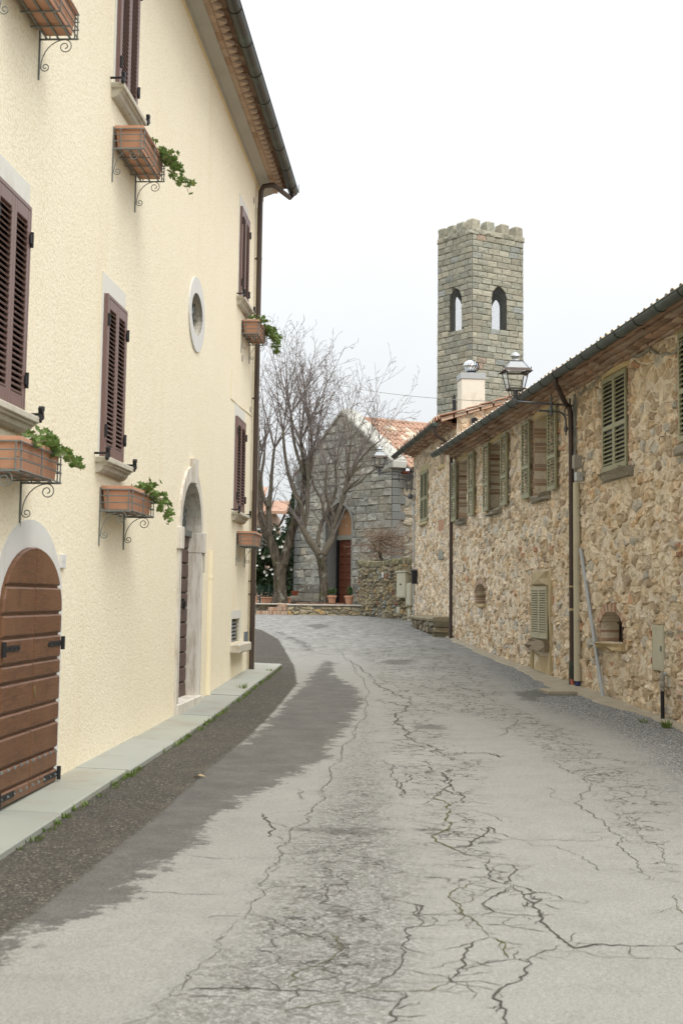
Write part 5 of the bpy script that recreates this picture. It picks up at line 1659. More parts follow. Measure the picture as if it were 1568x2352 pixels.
# part of the wall: small stones tucked in mortar between the large ones
emit(st1, 'stone', 'rubble_stone', wall1)
mortar_skin(wall1, -9.0, N1-.01, lambda x: RF.ground(x)-.1, lambda x: EAVE1+.02, cuts, 3)
bricks = []
for w in wins:
    bricks += jamb_bricks(w[0], w[2], w[3], -1, rngR) + jamb_bricks(w[1], w[2], w[3], 1, rngR)
for w in (W4, W5r):
    bricks += jamb_bricks(w[0], w[2], w[3], -1, rngR, .06) + jamb_bricks(w[1], w[2], w[3], 1, rngR, .06)
def arch_bricks(op, n_v, rng, rad=.13):
    x0, x1 = op[0][0], op[1][0]; z0 = op[0][1]
    zs = op[2][1]; zt = max(p[1] for p in op); cx = (x0+x1)/2; a = (x1-x0)/2; h = zt-zs
    out = []
    for k in range(n_v):
        w0, w1 = PI*(k+.06)/n_v, PI*(k+.94)/n_v
        r1 = rad + rng.uniform(-.02, .02)
        q = [(cx+a*math.cos(w0), zs+h*math.sin(w0)), (cx+(a+r1)*math.cos(w0), zs+(h+r1)*math.sin(w0)), (cx+(a+r1)*math.cos(w1), zs+(h+r1)*math.sin(w1)), (cx+a*math.cos(w1), zs+h*math.sin(w1))]
        m = MB(); c = pick(PAL_B, rng); m.prism(ccw(q), -.30, rng.uniform(.012, .03), c); out.append((m.v, m.f, c))
    if zs - z0 > .06:
        out += jamb_bricks(x0, z0, zs, -1, rng, .3) + jamb_bricks(x1, z0, zs, 1, rng, .3)
    return out
bricks += arch_bricks(E_ar, 19, rngR, .14) + arch_bricks(F_ar, 15, rngR, .12)
# a few odd bricks let into the rubble and the toothed brick quoin at the right edge
qx = op_hit(1560, 1500)[0]
emit(bricks, 'brick', 'brick', wall1)
for (u, v) in ((1287, 990), (1299, 1030), (1280, 1070), (1278, 1090), (1196, 1262), (1204, 1275), (1232, 1262), (1270, 1260)):
    x, z = op_hit(u, v)
    block(wall1, 'brick', 'brick', x-.11, x+.11, z-.04, z+.04, -.03, .05, rngR, (1.1, .95, .85), .15)
z = -.05
k = 0
while z < 2.6:
    wd = .20 if k % 2 else .12
    if rngR.random() < .6: block(wall1, 'brick', 'brick', qx - wd, qx + .02, z+.03, z+.09, -.03, .040, rngR, pick(PAL_B, rngR), .12)
    z += .115; k += 1
# lintels and sills
sand = (1.08, 1.02, .86)
def lintel(x0, x1, z0, z1, c=sand, y=.035): return block(near, 'lintel', 'lintel_stone', x0, x1, z0, z1, -.30, y, rngR, c, .05)
simple('lintel_stone', (.50, .425, .275), .92, .12, 6, .6, 30, .012, attr=True, dirt=(.36, .28, .16), dscale=5, damt=.5)
simple('sill_rough', (.27, .245, .195), .95, .2, 8, .9, 30, .02, attr=True)
for w in wins:
    lintel(w[0]-.20, w[1]+.20, w[3]+.004, min(w[3]+.20, EAVE1-.02))
    block(near, 'window_sill', 'sill_rough', w[0]-.14, w[1]+.12, w[2]-.13, w[2]-.004, -.34, .10, rngR, (1, 1, 1), .12)
lintel(W4[0]-.10, W4[1]+.10, W4[3]+.006, min(W4[3]+.22, EAVE1-.01)); lintel(W5r[0]-.1, W5r[1]+.22, W5r[3]+.006, EAVE1-.01)
block(near, 'window_sill', 'sill_rough', W4[0]-.22, W4[1]+.08, W4[2]-.15, W4[2]-.006, -.05, .10, rngR, (1, 1, 1), .25)
block(near, 'window_sill', 'sill_rough', W5r[0]-.08, W5r[1]+.08, W5r[2]-.15, W5r[2]-.006, -.05, .09, rngR, (1, 1, 1), .2)

def right_leaf(xa, xb, z0, z1, off, ang=0.0, mat='shutter_green', n=20, par=None, rails=(.40,)):
    par = par or near
    return shutter(par, xa, xb, z0, z1, off, 1, mat, n, rails, .055, .065)
leaves_px = [((1032.7, 1046), (1071.5, 1086)), ((1107, 1118.5), (1147.3, 1160.7)), ((1195, 1212), (1254, 1273))]
for w, (lf, rt) in zip(wins, leaves_px):
    for (ua, ub) in (lf, rt):
        vm = 1110 if ua < 1100 else (1085 if ua < 1180 else 1045)
        a, b = op_hit(ua, vm, .11)[0], op_hit(ub, vm, .11)[0]
        c = (a+b)/2; wd = min(max(abs(a-b), .56), .66)
        right_leaf(c-wd/2, c+wd/2, w[2]-.01, w[3]+.03, .07, n=22)
    # sash set deep in the opening
    f = MB()
    f.strip(rect_ccw(*w), rect_ccw(w[0]+.07, w[1]-.07, w[2]+.07, w[3]-.07), -.27, -.22, True)
    f.box((w[0]+w[1])/2-.04, (w[0]+w[1])/2+.04, -.265, -.225, w[2]+.07, w[3]-.07)
    fr = f.build('window_frame', 'shutter_green', near)
    for (xa, xb) in ((w[0]+.07, (w[0]+w[1])/2-.04), ((w[0]+w[1])/2+.04, w[1]-.07)):
        p = MB(); p.box(xa, xb, -.25, -.245, w[2]+.07, w[3]-.07); p.build('pane', 'window_glass', fr)
def closed_pair(w, mat, n, rails, y=.012, par=None):
    xm = (w[0]+w[1])/2
    b = MB(); b.box(w[0]+.01, w[1]-.01, .004, .007, w[2]+.01, w[3]-.01); b.build('window', 'window_dark', par or near)  # near-black sheet painted for the shade behind the closed leaves
    right_leaf(w[0]+.01, xm-.003, w[2]+.01, w[3]-.01, y, 0, mat, n, par, rails); right_leaf(xm+.003, w[1]-.01, w[2]+.01, w[3]-.01, y, 0, mat, n, par, rails)
closed_pair(W4, 'shutter_green', 20, (.46,)); closed_pair(W5r, 'shutter_green', 20, (.46,))
for (u, v) in ((1374, 1085), (1432, 1070), (1530, 1003), (1544, 990)):
    x, z = op_hit(u, v); m = MB(); m.tube([(x, 0, z), (x, .09, z), (x+.02, .10, z-.05), (x+.05, .09, z-.03)], .007, 5); m.build('shutter_hook', 'iron_grey', near)
# low window with pale shutters, stone frame round it
closed_pair(Dl, 'shutter_pale_green', 18, (), .02)
lintel(Dl[0]-.02, Dl[1]+.02, Dl[3]+.01, Dl[3]+.28, (.78, .76, .72), .05)
block(near, 'window_jamb', 'lintel_stone', Dl[0]-.28, Dl[0]-.03, Dl[2]-.1, Dl[3]+.30, -.05, .035, rngR, (.85, .8, .72), .15)
block(near, 'window_jamb', 'lintel_stone', Dl[0]-.24, Dl[0]-.05, Dl[2]-.95, Dl[2]-.12, -.05, .04, rngR, (.9, .86, .78), .2)
block(near, 'window_jamb', 'lintel_stone', Dl[1]+.02, Dl[1]+.14, Dl[2]-.95, Dl[3]+.02, -.05, .03, rngR, (.82, .78, .7), .15)
block(near, 'window_sill', 'sill_rough', Dl[0]-.02, Dl[1]+.03, Dl[2]-.22, Dl[2]-.01, -.05, .13, rngR, (.85, .75, .65), .35)
block(near, 'blocked_panel', 'lintel_stone', Dl[0]+.0, Dl[1]+.01, Dl[2]-.9, Dl[2]-.25, -.05, .012, rngR, (1.0, .95, .88), .3)
# arched cellar openings: sill, back painted dark for the shade inside, bars
for op, nm in ((E_ar, 0), (F_ar, 1)):
    x0, x1, z0 = op[0][0], op[1][0], op[0][1]
    block(near, 'opening_sill', 'lintel_stone', x0-.06, x1+.04, z0-.10, z0-.004, -.30, .10 if nm == 0 else .03, rngR, (.85, .78, .68), .15)
    m = MB(); m.prism(op, -.345, -.34); bk = m.build('opening_back', 'window_dark', near)
    b = MB()
    for k in range(1, 4):
        x = x0 + (x1-x0)*k/4
        b.tube([(x, -.25, z0), (x, -.25, max(p[1] for p in op)-.02)], .012, 6)
    b.tube([(x0, -.25, z0+.28), (x1, -.25, z0+.28)], .012, 6)
    b.strip(grow(op, -.01), grow(op, -.045), -.30, -.27, True)
    b.build('iron_bars', 'lamp_brown', near)
# meter cupboard door
m = MB(); m.cbox(Gm[0], Gm[1], -.02, .045, Gm[2], Gm[3], .006)
mp = m.build('meter_door', 'box_beige', near)
m = MB(); m.strip(rect_ccw(Gm[0]+.03, Gm[1]-.03, Gm[2]+.03, Gm[3]-.03), rect_ccw(Gm[0]+.04, Gm[1]-.04, Gm[2]+.04, Gm[3]-.04), .044, .049, True); m.build('door_groove', 'box_beige', mp)
m = MB(); m.box(Gm[0]+.05, Gm[0]+.08, .045, .06, (Gm[2]+Gm[3])/2-.04, (Gm[2]+Gm[3])/2+.03); m.build('latch', 'iron_grey', mp)
for fz in (.2, .8):
    m = MB(); m.box(Gm[1]-.012, Gm[1]+.006, .04, .056, Gm[2]+(Gm[3]-Gm[2])*fz-.04, Gm[2]+(Gm[3]-Gm[2])*fz+.04); m.build('hinge', 'plastic_red', mp)
# gas riser under it
gx = op_hit(1521, 1600, .08)[0]; gb = RF.ground(gx, .08); gt = op_hit(1521, 1543, .08)[1]
gp = thing('gas_pipe', 'short black gas riser with grey fitting below the meter door', 'pipe', RF.w_m(gx, .085, gb))
L_ = gt - gb
m = MB(); m.tube([(0, 0, -.03), (0, 0, L_*.60)], .027, 10); smooth_by_angle(m.build('sleeve', 'plastic_black', gp))
m = MB(); m.lathe([(.022, L_*.6), (.034, L_*.61), (.034, L_*.66), (.026, L_*.67), (.038, L_*.70), (.038, L_*.78), (.028, L_*.80), (.034, L_*.84), (.034, L_*.90), (.026, L_*.94), (.012, L_)], 10); smooth_by_angle(m.build('fitting', 'box_grey', gp))
m = MB(); m.tube([(0, 0, L_*.92), (0, -.05, L_*.97), (0, -.085, L_*.97)], .02, 8); m.build('elbow', 'pvc_grey', gp)

# eaves, roof, gutter
eaves_o = MB(); eaves_o.box(N0, N1+.0, -.2, .0, EAVE1+.02, EAVE1+.2); ev = eaves_o.build('cornice', 'mortar', near)
eaves(near, -9.5, N1+.02, EAVE1, [(EAVE1-.05, .09), (EAVE1-.004, .20), (EAVE1+.042, .31), (EAVE1+.088, .42)], rngR, ev)
m = MB(); m.box(N0, N1+.05, -.3, .46, EAVE1+.184, EAVE1+.20); m.build('eaves_board', 'brick_soffit', near) if False else None
rf1 = tile_roof(near, 'roof', -9.4, N1+.12, .45, EAVE1+.08, 3.9, R(16), 2, rngR, lich=.85)
GH1 = 4.945
gutter(near, -9.6, N1 + .22, .54, GH1, .086, 'gutter_green', 1, .88)
# downpipe 1 (middle of the house), with swan neck
dx = op_hit(1311, 1300, .09)[0]
def downpipe(par, x, xg, gy, gzv, zb, r=.043):
    m = MB()
    m.tube([(xg, gy, gzv-.06), (xg, gy, gzv-.16), (xg, gy-.04, gzv-.22), (x, .17, gzv-.36), (x, .11, gzv-.42), (x, .09, gzv-.52), (x, .085, gzv-.9), (x, .085, zb)], r, 12)
    o = smooth_by_angle(m.build('downpipe', 'downpipe_brown', par), 50)
    for k, zc in enumerate((zb + .22, zb + 1.55, zb + 2.9)):
        c = MB(); c.tube([(x, .085, zc-.018), (x, .085, zc+.018)], r+.006, 12); c.box(x-.015, x+.015, -.02, .06, zc-.01, zc+.01)
        c.build('pipe_clip', 'downpipe_brown', o)
    return o
d1 = downpipe(near, dx, op_hit(1275, 880, .535)[0], .535, GH1, RF.ground(dx, .08)+.03)
m = MB(); m.tube([(dx, .085, RF.ground(dx, .08)), (dx, .085, RF.ground(dx, .08)+.40)], .052, 12); m.build('cast_shoe', 'gutter_copper', d1)
for v in (1348, 1400):
    zc = op_hit(1310, v, .1)[1]; m = MB(); m.tube([(dx, .085, zc-.02), (dx, .085, zc+.02)], .0445, 12); m.build('tape', 'dry_leaf', d1)
d2x = op_hit(1035, 1300, .09)[0]
# conduit beside it, leaning pole, junk boxes, hose
cxr = op_hit(1323.5, 1400, .08)[0]; cb = RF.ground(cxr, .08) + .12; ct = op_hit(1323.5, 1108, .08)[1]
cd = thing('cable_conduit', 'wide beige cable conduit strapped upright beside the brown downpipe', 'conduit', RF.w_m(cxr, .07, cb))
m = MB(); m.tube([(0, 0, 0), (0, 0, ct-cb)], .062, 12); smooth_by_angle(m.build('cover', 'conduit_beige', cd), 50)
for fz in (.13, .30, .56, .87):
    m = MB(); zz = (ct-cb)*fz; m.tube([(-.02, -.07, zz-.01), (-.07, 0, zz), (0, .066, zz), (.07, 0, zz+.01), (.09, -.07, zz+.03)], .005, 5); m.build('strap_wire', 'iron_grey', cd)
m = MB(); m.tube([(0, 0, -.14), (0, 0, .02)], .045, 10); m.build('blue_sleeve', 'plastic_blue', cd)
hz = thing('corrugated_hose', 'short red corrugated hose end at the foot of the brown downpipe', 'hose', RF.w_m(dx-.13, .10, RF.ground(dx-.1, .1)))
m = MB()
pts = [(0.0 + .015*k, .0, .016*k) for k in range(14)]
m.tube(pts, [.030 if k % 2 else .024 for k in range(14)], 10); m.build('hose', 'plastic_red', hz)
pt0 = RF.w(*(lambda s_h: (s_h[0], .05, s_h[1]))(op_hit(1332.6, 1260, .05)))
pb = at_ground(1384, 1605, .0)
pole = thing('leaning_pole', 'thin grey plastic pipe leaning at a slant against the stone wall', 'pipe', Matrix.Translation(pb))
m = MB(); d_ = pt0 - pb; m.tube([(0, 0, 0), tuple(d_*.5), tuple(d_)], .030, 12); smooth_by_angle(m.build('pipe', 'pvc_grey', pole), 60)
m = MB(); m.tube([tuple(d_*.985), tuple(d_*1.0001)], .024, 12); m.build('hollow_end', 'plastic_black', pole)
# junction boxes and loose cables by the lamp bracket
def box_thing(name, label, cat, u, v, sx, sz, dep, mat, off=.0):
    x, z = op_hit(u, v, dep)
    t = thing(name, label, cat, RF.w_m(x, off, z))
    m = MB(); m.cbox(-sx/2, sx/2, 0, dep, -sz/2, sz/2, .012); m.build('case', mat, t)
    m = MB(); m.cbox(-sx/2-.005, sx/2+.005, dep*.72, dep*.76, -sz/2-.005, sz/2+.005, .002); m.build('lid_seam', mat, t)
    return t
jb1 = box_thing('junction_box', 'grey junction box on cables halfway up beside the brown downpipe', 'box', 1323, 1061, .12, .22, .13, 'box_grey', .06)
jb2 = box_thing('junction_box', 'pale round-lidded junction box tangled in loose cables above the conduit', 'box', 1327, 1095, .13, .15, .12, 'tin', .05)
rng = random.Random(9)
def cable(name, label, pts, r=.008, mat='cable_grey', parent=None):
    m = MB(); m.tube(pts, r, 5)
    o = m.build(name, mat, parent)
    if parent is None: tag(o, label, 'cable')
    return o
cb_ = thing('cable_bundle', 'bundle of grey cables strung along the wall under the eaves', 'cable', RF.m)
path = [(1568, 787), (1532, 812), (1495, 800), (1440, 818), (1405, 840), (1378, 858), (1360, 880), (1342, 893), (1325, 905)]
base = [(op_hit(u, v, .03)) for u, v in path]
for k in range(4):
    pts = []
    for i in range(len(base)-1):
        for t in (0, .25, .5, .75):
            x = base[i][0] + (base[i+1][0]-base[i][0])*t; z = base[i][1] + (base[i+1][1]-base[i][1])*t - .05*math.sin(PI*t)
            pts.append((x, .03 + rng.uniform(0, .02), z + rng.uniform(-.018, .018)))
    m = MB(); m.tube(pts, .009, 5); m.build('cable', 'cable_grey', cb_)
for k in range(5):
    x = dx - .08 - .025*k; pts = []
    for j in range(11):
        zt = op_hit(1320, 905, .05)[1]; zb = op_hit(1323, 1100, .05)[1]
        pts.append((x + .02*math.sin(j*1.3+k), .05 + .012*math.sin(j+k*2), zt + (zb-zt)*j/10))
    m = MB(); m.tube(pts, .008, 5); m.build('cable', 'cable_grey' if k % 2 else 'iron_grey', cb_)
for (cx_, cz_, r_) in ((1330, 1075, .16), (1300, 1100, .20)):
    x, z = op_hit(cx_, cz_, .1)
    m = MB(); m.tube([(x + r_*.8*math.cos(2*PI*k/20), .10 + .02*math.sin(k), z + r_*math.sin(2*PI*k/20)) for k in range(17)], .005, 5); m.build('cable_loop', 'cable_grey', cb_)

# ---------------------------------------------------------------- second, taller stone house
FM = RF.m @ Matrix.Translation((N1, 0, 0))
far = thing('stone_house', 'taller rubble stone house at the far end with one closed green shutter', 'house', FM)
L2 = N2 - N1; EAVE2 = 5.60
RX = lambda u, v, off=0.0: (RF.hit(u, v, off)[0]-N1, RF.hit(u, v, off)[1])
a = RX(968, 1087); b = RX(984, 1078); c = RX(984, 1197); d = RX(967.5, 1200)
Wf = ((b[0]+c[0])/2, (a[0]+d[0])/2, (c[1]+d[1])/2, (a[1]+b[1])/2)
h0 = RX(1021, 1040)[0]; h1 = RX(1012, 1040)[0]
Hs = (h0, h1, RX(1016, 1066)[1], RX(1016, 1014)[1])
m = MB()
m.add(*wall_face([(0, -1), (L2, -1), (L2, EAVE2+.1), (0, EAVE2+.1)], [rect_ccw(*Hs)], 0.004))
reveal(m, rect_ccw(*Hs), 0.004, -.3)
gab = lambda x: [(x, 0.004, -1), (x, -5.8, -1), (x, -5.8, EAVE2+.1), (x, -2.9, EAVE2+1.12), (x, 0.004, EAVE2+.25)]
m.add(gab(-.004), [(0, 1, 2, 3, 4)]); m.add(gab(L2), [(4, 3, 2, 1, 0)]); m.add([(0, -5.8, -1), (L2, -5.8, -1), (L2, -5.8, EAVE2+.1), (0, -5.8, EAVE2+.1)], [(0, 1, 2, 3)])
wall2 = m.build('wall', 'mortar', far)
oB = RX(1013, 1206); oC = RX(1014, 1275)
cut2 = [expand(Wf, .10, .10, 0, 0), rect_ccw(Wf[0]-.08, Wf[1]+.08, Wf[3], Wf[3]+.22), rect_ccw(Wf[0]-.1, Wf[1]+.1, Wf[2]-.1, Wf[2]),
        expand(Hs, .12, .12, .15, .22), rect_ccw(oB[0]-.5, oB[0]+.45, oB[1]-.15, oB[1]+.15), rect_ccw(oC[0]-.5, oC[0]+.45, oC[1]-.13, oC[1]+.13)]
st2 = rubble(0.03, L2, lambda x: RF.ground(x+N1) - .05, lambda x: EAVE2 + .02, .23, .12, rngR, cut2, -.03, (.010, .040), PAL_R, .008, .22, .45, .20)
emit(st2, 'stone', 'rubble_stone', wall2, 300)
mortar_skin(wall2, 0.01, L2-.01, lambda x: RF.ground(x+N1)-.1, lambda x: EAVE2+.02, cut2, 4)
# gable stones above the lower roof: laid on the end wall
gm = thing_g = bpy.data.objects.new('gable', None); COL.objects.link(gm); gm.parent = far
gm.matrix_basis = Matrix.Translation((-.004, 0, 0)) @ Matrix.Rotation(-PI/2, 4, 'Z')
# in the gable's own axes x runs into the house, outward is towards the camera (-y of that frame)
rr = random.Random(77)
gst = rubble(0.02, 3.0, lambda x: EAVE1, lambda x: EAVE2 + .22 + x*.30, .24, .13, rr, [], .03, (-.04, -.012), PAL_R, .01, .15, .42, .3)
gst = [([(p[0], p[1], p[2]) for p in v], f, c) for v, f, c in gst]
emit(gst, 'stone', 'rubble_stone', gm, 60)
bricks = jamb_bricks(Wf[0], Wf[2], Wf[3], -1, rngR, .05) + jamb_bricks(Wf[1], Wf[2], Wf[3], 1, rngR, .05) + jamb_bricks(Hs[0], Hs[2], Hs[3], -1, rngR, .28) + jamb_bricks(Hs[1], Hs[2], Hs[3], 1, rngR, .28)
for k in range(9):
    m = MB(); m.cbox(oB[0]-.45+k*.095, oB[0]-.45+k*.095+.085, -.03, .02, oB[1]-.14, oB[1]+.14, .006, (1.1, .95, .85)); bricks.append((m.v, m.f, m.c[0]))
emit(bricks, 'brick', 'brick', wall2)
block(far, 'lintel', 'lintel_stone', Wf[0]-.06, Wf[1]+.06, Wf[3]+.01, Wf[3]+.20, -.05, .03, rngR, (.85, .88, .80), .08)
block(far, 'window_sill', 'lintel_stone', Wf[0]-.08, Wf[1]+.08, Wf[2]-.09, Wf[2]-.005, -.05, .09, rngR, (.9, .9, .85), .08)
block(far, 'lintel', 'lintel_stone', Hs[0]-.1, Hs[1]+.1, Hs[3]+.01, Hs[3]+.21, -.25, .03, rngR, sand, .08)
block(far, 'window_sill', 'lintel_stone', Hs[0]-.12, Hs[1]+.14, Hs[2]-.14, Hs[2]-.006, -.25, .06, rngR, sand, .1)
block(far, 'dressed_block', 'ashlar_smooth', oC[0]-.46, oC[0]+.42, oC[1]-.12, oC[1]+.12, -.04, .05, rngR, (1.3, 1.25, 1.1), .08)
m = MB(); m.box(Hs[0], Hs[1], -.3, -.29, Hs[2], Hs[3]); m.build('window_pane', 'window_glass', far)
xm = (Wf[0]+Wf[1])/2
b_ = MB(); b_.box(Wf[0]+.01, Wf[1]-.01, .008, .011, Wf[2]+.01, Wf[3]-.01); b_.build('window', 'window_dark', far)  # dark sheet on the wall for the shade behind the slats
right_leaf(Wf[0]+.01, xm-.003, Wf[2]+.01, Wf[3]-.01, .016, 0, 'shutter_green', 19, far, (.46,)); right_leaf(xm+.003, Wf[1]-.01, Wf[2]+.01, Wf[3]-.01, .016, 0, 'shutter_green', 19, far, (.46,))
m = MB(); m.box(0, L2, -.2, .004, EAVE2+.02, EAVE2+.1); ev2 = m.build('cornice', 'mortar', far)
eaves(far, 0, L2, EAVE2, [(EAVE2, .08), (EAVE2+.046, .18), (EAVE2+.092, .28), (EAVE2+.138, .38)], rngR, ev2)
rf2 = tile_roof(far, 'roof', -.10, L2+.15, .46, EAVE2+.165, 3.3, R(17), 1, rngR, lich=.4)
# far slope of the roof and the verge tiles along the near gable
m = MB(); hr = EAVE2+.21+3.3*math.tan(R(17))
m.add([(-.1, -2.84, hr), (L2+.15, -2.84, hr), (L2+.15, -6.2, hr-.95), (-.1, -6.2, hr-.95)], [(0, 1, 2, 3)]); m.build('roof_slope', 'roof_tile', far)
vt = [MB().cbox(-.16, .16, -.36, 0, 0, .03, .006).mesh('verge_tile', mt) for mt in ('roof_tile', 'roof_tile_lichen')]
for j in range(10):
    d = j*.345
    link_obj('verge_tile', vt[1 if rngR.random() < .35 else 0], rf2, (-.02, .44 - d*math.cos(R(17)), EAVE2+.245 + d*math.sin(R(17)) + .012), (-R(17)+.05, rngR.uniform(-.03, .03), rngR.uniform(-.05, .05)))
    for q in range(2):
        bm = MB(); bm.cbox(-.12, .06, -.30, 0, 0, .042, .005, pick(PAL_B, rngR))
        o = bm.build('verge_brick', 'brick', rf2, (-.02 + .03*q, .40 - d*math.cos(R(17)), EAVE2+.13+.048*q + d*math.sin(R(17)))); o.rotation_euler = (-R(17), 0, 0)
x, z = RX(1087, 967.5, 0)
pv = at_depth(1087, 968, (RF.w(N1, -1.0, 5.5)).y); pl_ = FM.inverted() @ pv
m = MB(); m.tube([(-.07, pl_.y, pl_.z), (.05, pl_.y, pl_.z)], .10, 14); m.build('vent_pipe', 'box_grey', far)
m = MB(); m.tube([(-.075, pl_.y, pl_.z), (-.06, pl_.y, pl_.z)], .085, 14); m.build('vent_hole', 'window_dark', far)
GH2 = 5.69
gutter(far, -.12, L2 + .55, .54, GH2, .086, 'gutter_green', 1, .95)
m = MB()
xg, xd = .05, d2x - N1
m.tube([(xg, .535, GH2-.06), (xg, .535, GH2-.2), (xg, .50, GH2-.28), (xd, .22, GH2-.42), (xd, .13, GH2-.48), (xd, .10, GH2-.6), (xd, .095, GH2-.9), (xd, .09, RF.ground(N1+xd, .08)+.02)], .043, 12)
dp2 = smooth_by_angle(m.build('downpipe', 'downpipe_brown', far), 50)
for v in (1295, 1330): 
    zc = op_hit(1035, v, .1)[1]; c = MB(); c.tube([(xd, .09, zc-.02), (xd, .09, zc+.02)], .049, 12); c.build('pipe_clip', 'downpipe_brown', dp2)
# chimney with a steel spinning cowl
chp = at_depth(1081, 935, 38.0); q = FM.inverted() @ chp
s_px = 38.0/F
cw = 58*s_px/2/1.05
hc = 62*s_px
ch = MB(); ch.cbox(-cw, cw, -cw, cw, -1.2, hc, .02); chim = ch.build('chimney', 'chimney_plaster', far, (q.x, q.y, q.z))
m = MB(); m.cbox(-cw-.02, cw+.02, -cw-.02, cw+.02, hc, hc+.16, .004); m.build('chimney_cap', 'tin', chim)
m = MB(); m.tube([(0, 0, hc+.16), (0, 0, hc+.20)], .14, 16); m.build('cowl_neck', 'steel_bright', chim)
m = MB()
rC = .225
for k in range(18):
    w0 = 2*PI*k/18; v = []
    for j in range(9):
        t = j/8; ph = -PI*.42 + t*PI*.90; tw = w0 + t*1.0
        for dw, rr_ in ((0, rC), (.26, rC*.95)):
            v.append((rr_*math.cos(ph)*math.cos(tw+dw), rr_*math.cos(ph)*math.sin(tw+dw), hc+.20+rC*.80 + rr_*.82*math.sin(ph)))
    m.add(v, [(2*j, 2*j+1, 2*j+3, 2*j+2) for j in range(8)])
cw_o = m.build('cowl_turbine', 'steel_bright', chim)
m = MB(); m.lathe([(.12, 0), (.15, .08), (.16, .17), (.13, .26), (.08, .31), (.02, .32)], 14, (0, 0, hc+.20)); smooth_by_angle(m.build('cowl_core', 'window_dark', chim), 60)
# conduit, signs and little things on the far house
cx_ = RX(951, 1250, .03)[0]
m = MB(); m.tube([(cx_, .035, RF.ground(N1+cx_)+.02), (cx_, .035, RX(953, 1130, .03)[1])], .026, 8); m.tube([(cx_, .03, RX(953, 1130, .03)[1]), (cx_-.05, .03, 5.3)], .012, 6)
smooth_by_angle(m.build('conduit', 'pvc_grey', far), 50)
x, z = RX(976, 1225, .05)
m = MB(); m.tube([(x, .06, z+.12), (x, .06, z-.02), (x, .10, z-.10)], [.018, .022, .04], 8); m.build('meter_spout', 'plastic_white', far)
x, z = RX(946, 1165, .1)
m = MB(); m.box(x-.01, x+.01, .0, .10, z-.22, z+.18); sgn_ = m.build('wall_sign', 'plastic_white', far)
m = MB(); m.box(x-.013, x-.0105, .02, .08, z+.02, z+.1); m.build('sign_print', 'hedge_leaf', sgn_)
# stone bench against the far house
bx0, bx1 = RF.hit(1006, 1440, .3)[0], RF.hit(950, 1435, .3)[0]
bz = RF.ground((bx0+bx1)/2, .2)
bench = thing('stone_bench', 'rough stone bench built against the foot of the far stone house', 'bench', RF.w_m(bx0, 0, bz))
LB = bx1 - bx0; rb = random.Random(3)
block(bench, 'seat', 'bench_stone', 0, LB, .30, .42, .0, .46, rb, (1, 1, 1), .05) if False else None
simple('bench_stone', (.23, .205, .15), .95, .25, 5, .9, 25, .02, attr=True, dirt=(.12, .12, .06), dscale=4, damt=.6)
sp = [(0, .02), (LB*.3, 0), (LB*.7, -.02), (LB, .0)]
m = MB(); v = []
n = 10
for i in range(n+1):
    x = LB*i/n; o_ = rb.uniform(-.03, .02); zz = .40 + rb.uniform(-.012, .012)
    v += [(x, .01, zz), (x, .44+o_, zz - .01), (x, .46+o_, zz - .05), (x, .43+o_, zz - .11), (x, .01, zz-.11)]
m.add(v, [(5*i+k, 5*i+(k+1) % 5, 5*i+5+(k+1) % 5, 5*i+5+k) for i in range(n) for k in range(5)] + [(4, 3, 2, 1, 0), tuple(5*n+k for k in range(5))], (1.35, 1.3, 1.2))
m.build('seat_slab', 'bench_stone', bench)
cellp = rubble(0.02, LB-.05, lambda x: -.08, lambda x: .27, .30, .15, rb, [], .02, (.36, .42), [(1, (1, 1, 1)), (1, (.8, .8, .75)), (1, (1.2, 1.1, 1.0))], .008, .1, .4, .04)
emit(cellp, 'stone', 'bench_stone', bench)
# ---------------------------------------------------------------- church, bell tower, terrace, garden wall
TZ = 1.485                                    # level of the church terrace
PAL_C = [(4, (.42, .415, .375)), (3, (.455, .45, .41)), (2, (.375, .37, .335)), (1.2, (.43, .405, .34)), (.3, (.45, .40, .34))]
PAL_T = [(4, (.385, .375, .31)), (3, (.425, .41, .34)), (2, (.35, .345, .29)), (1.5, (.435, .41, .335)), (.4, (.37, .38, .355)), (.06, (.46, .36, .29))]
PAL_G = [(4, (.27, .235, .165)), (3, (.34, .295, .205)), (2, (.21, .19, .15)), (1.5, (.25, .26, .24)), (1, (.33, .25, .14)), (.4, (.25, .14, .10))]

def ashlar(x0, x1, z0, z1f, ch, wr, rng, openings, y_in, proud, palette, joint=.008, gable=(), rough=.3, pillow=.72, half=True):
    out = []; z = z0; row = 0
    zmax = max(z1f(x0), z1f(x1), z1f((x0+x1)/2))
    while z < zmax - .02:
        h = ch*(rng.uniform(.96, 1.04) if not half else 1.0); x = x0 - (rng.uniform(.45, .55)*wr[0] if row % 2 else 0)
        while x < x1:
            w = rng.uniform(*wr)
            xa, xb = max(x, x0), min(x+w, x1)
            x += w
            if xb - xa < .07: continue
            if x1 - xb < .10: xb = x1; x = x1 + 1
            poly = [(xa, z), ((xa+xb)/2, z), (xb, z), (xb, z+h/2), (xb, z+h), ((xa+xb)/2, z+h), (xa, z+h), (xa, z+h/2)]
            for (nx, nz, c) in gable:
                poly = clip(poly, nx, nz, c)
                if len(poly) < 3: break
            if len(poly) < 3: continue
            poly = cut_openings(poly, openings)
            if len(poly) < 3: continue
            poly = dedupe(inset(ccw(poly), joint), .01)
            if len(poly) < 3 or area(poly) < .004: continue
            if len(poly) == 4:
                poly = [q for i in range(4) for q in (poly[i], ((poly[i][0]+poly[(i+1) % 4][0])/2, (poly[i][1]+poly[(i+1) % 4][1])/2))]
            out.append(stone(poly, y_in, rng.uniform(*proud), rng, pick(palette, rng), rough, pillow))
        z += h; row += 1
    return out

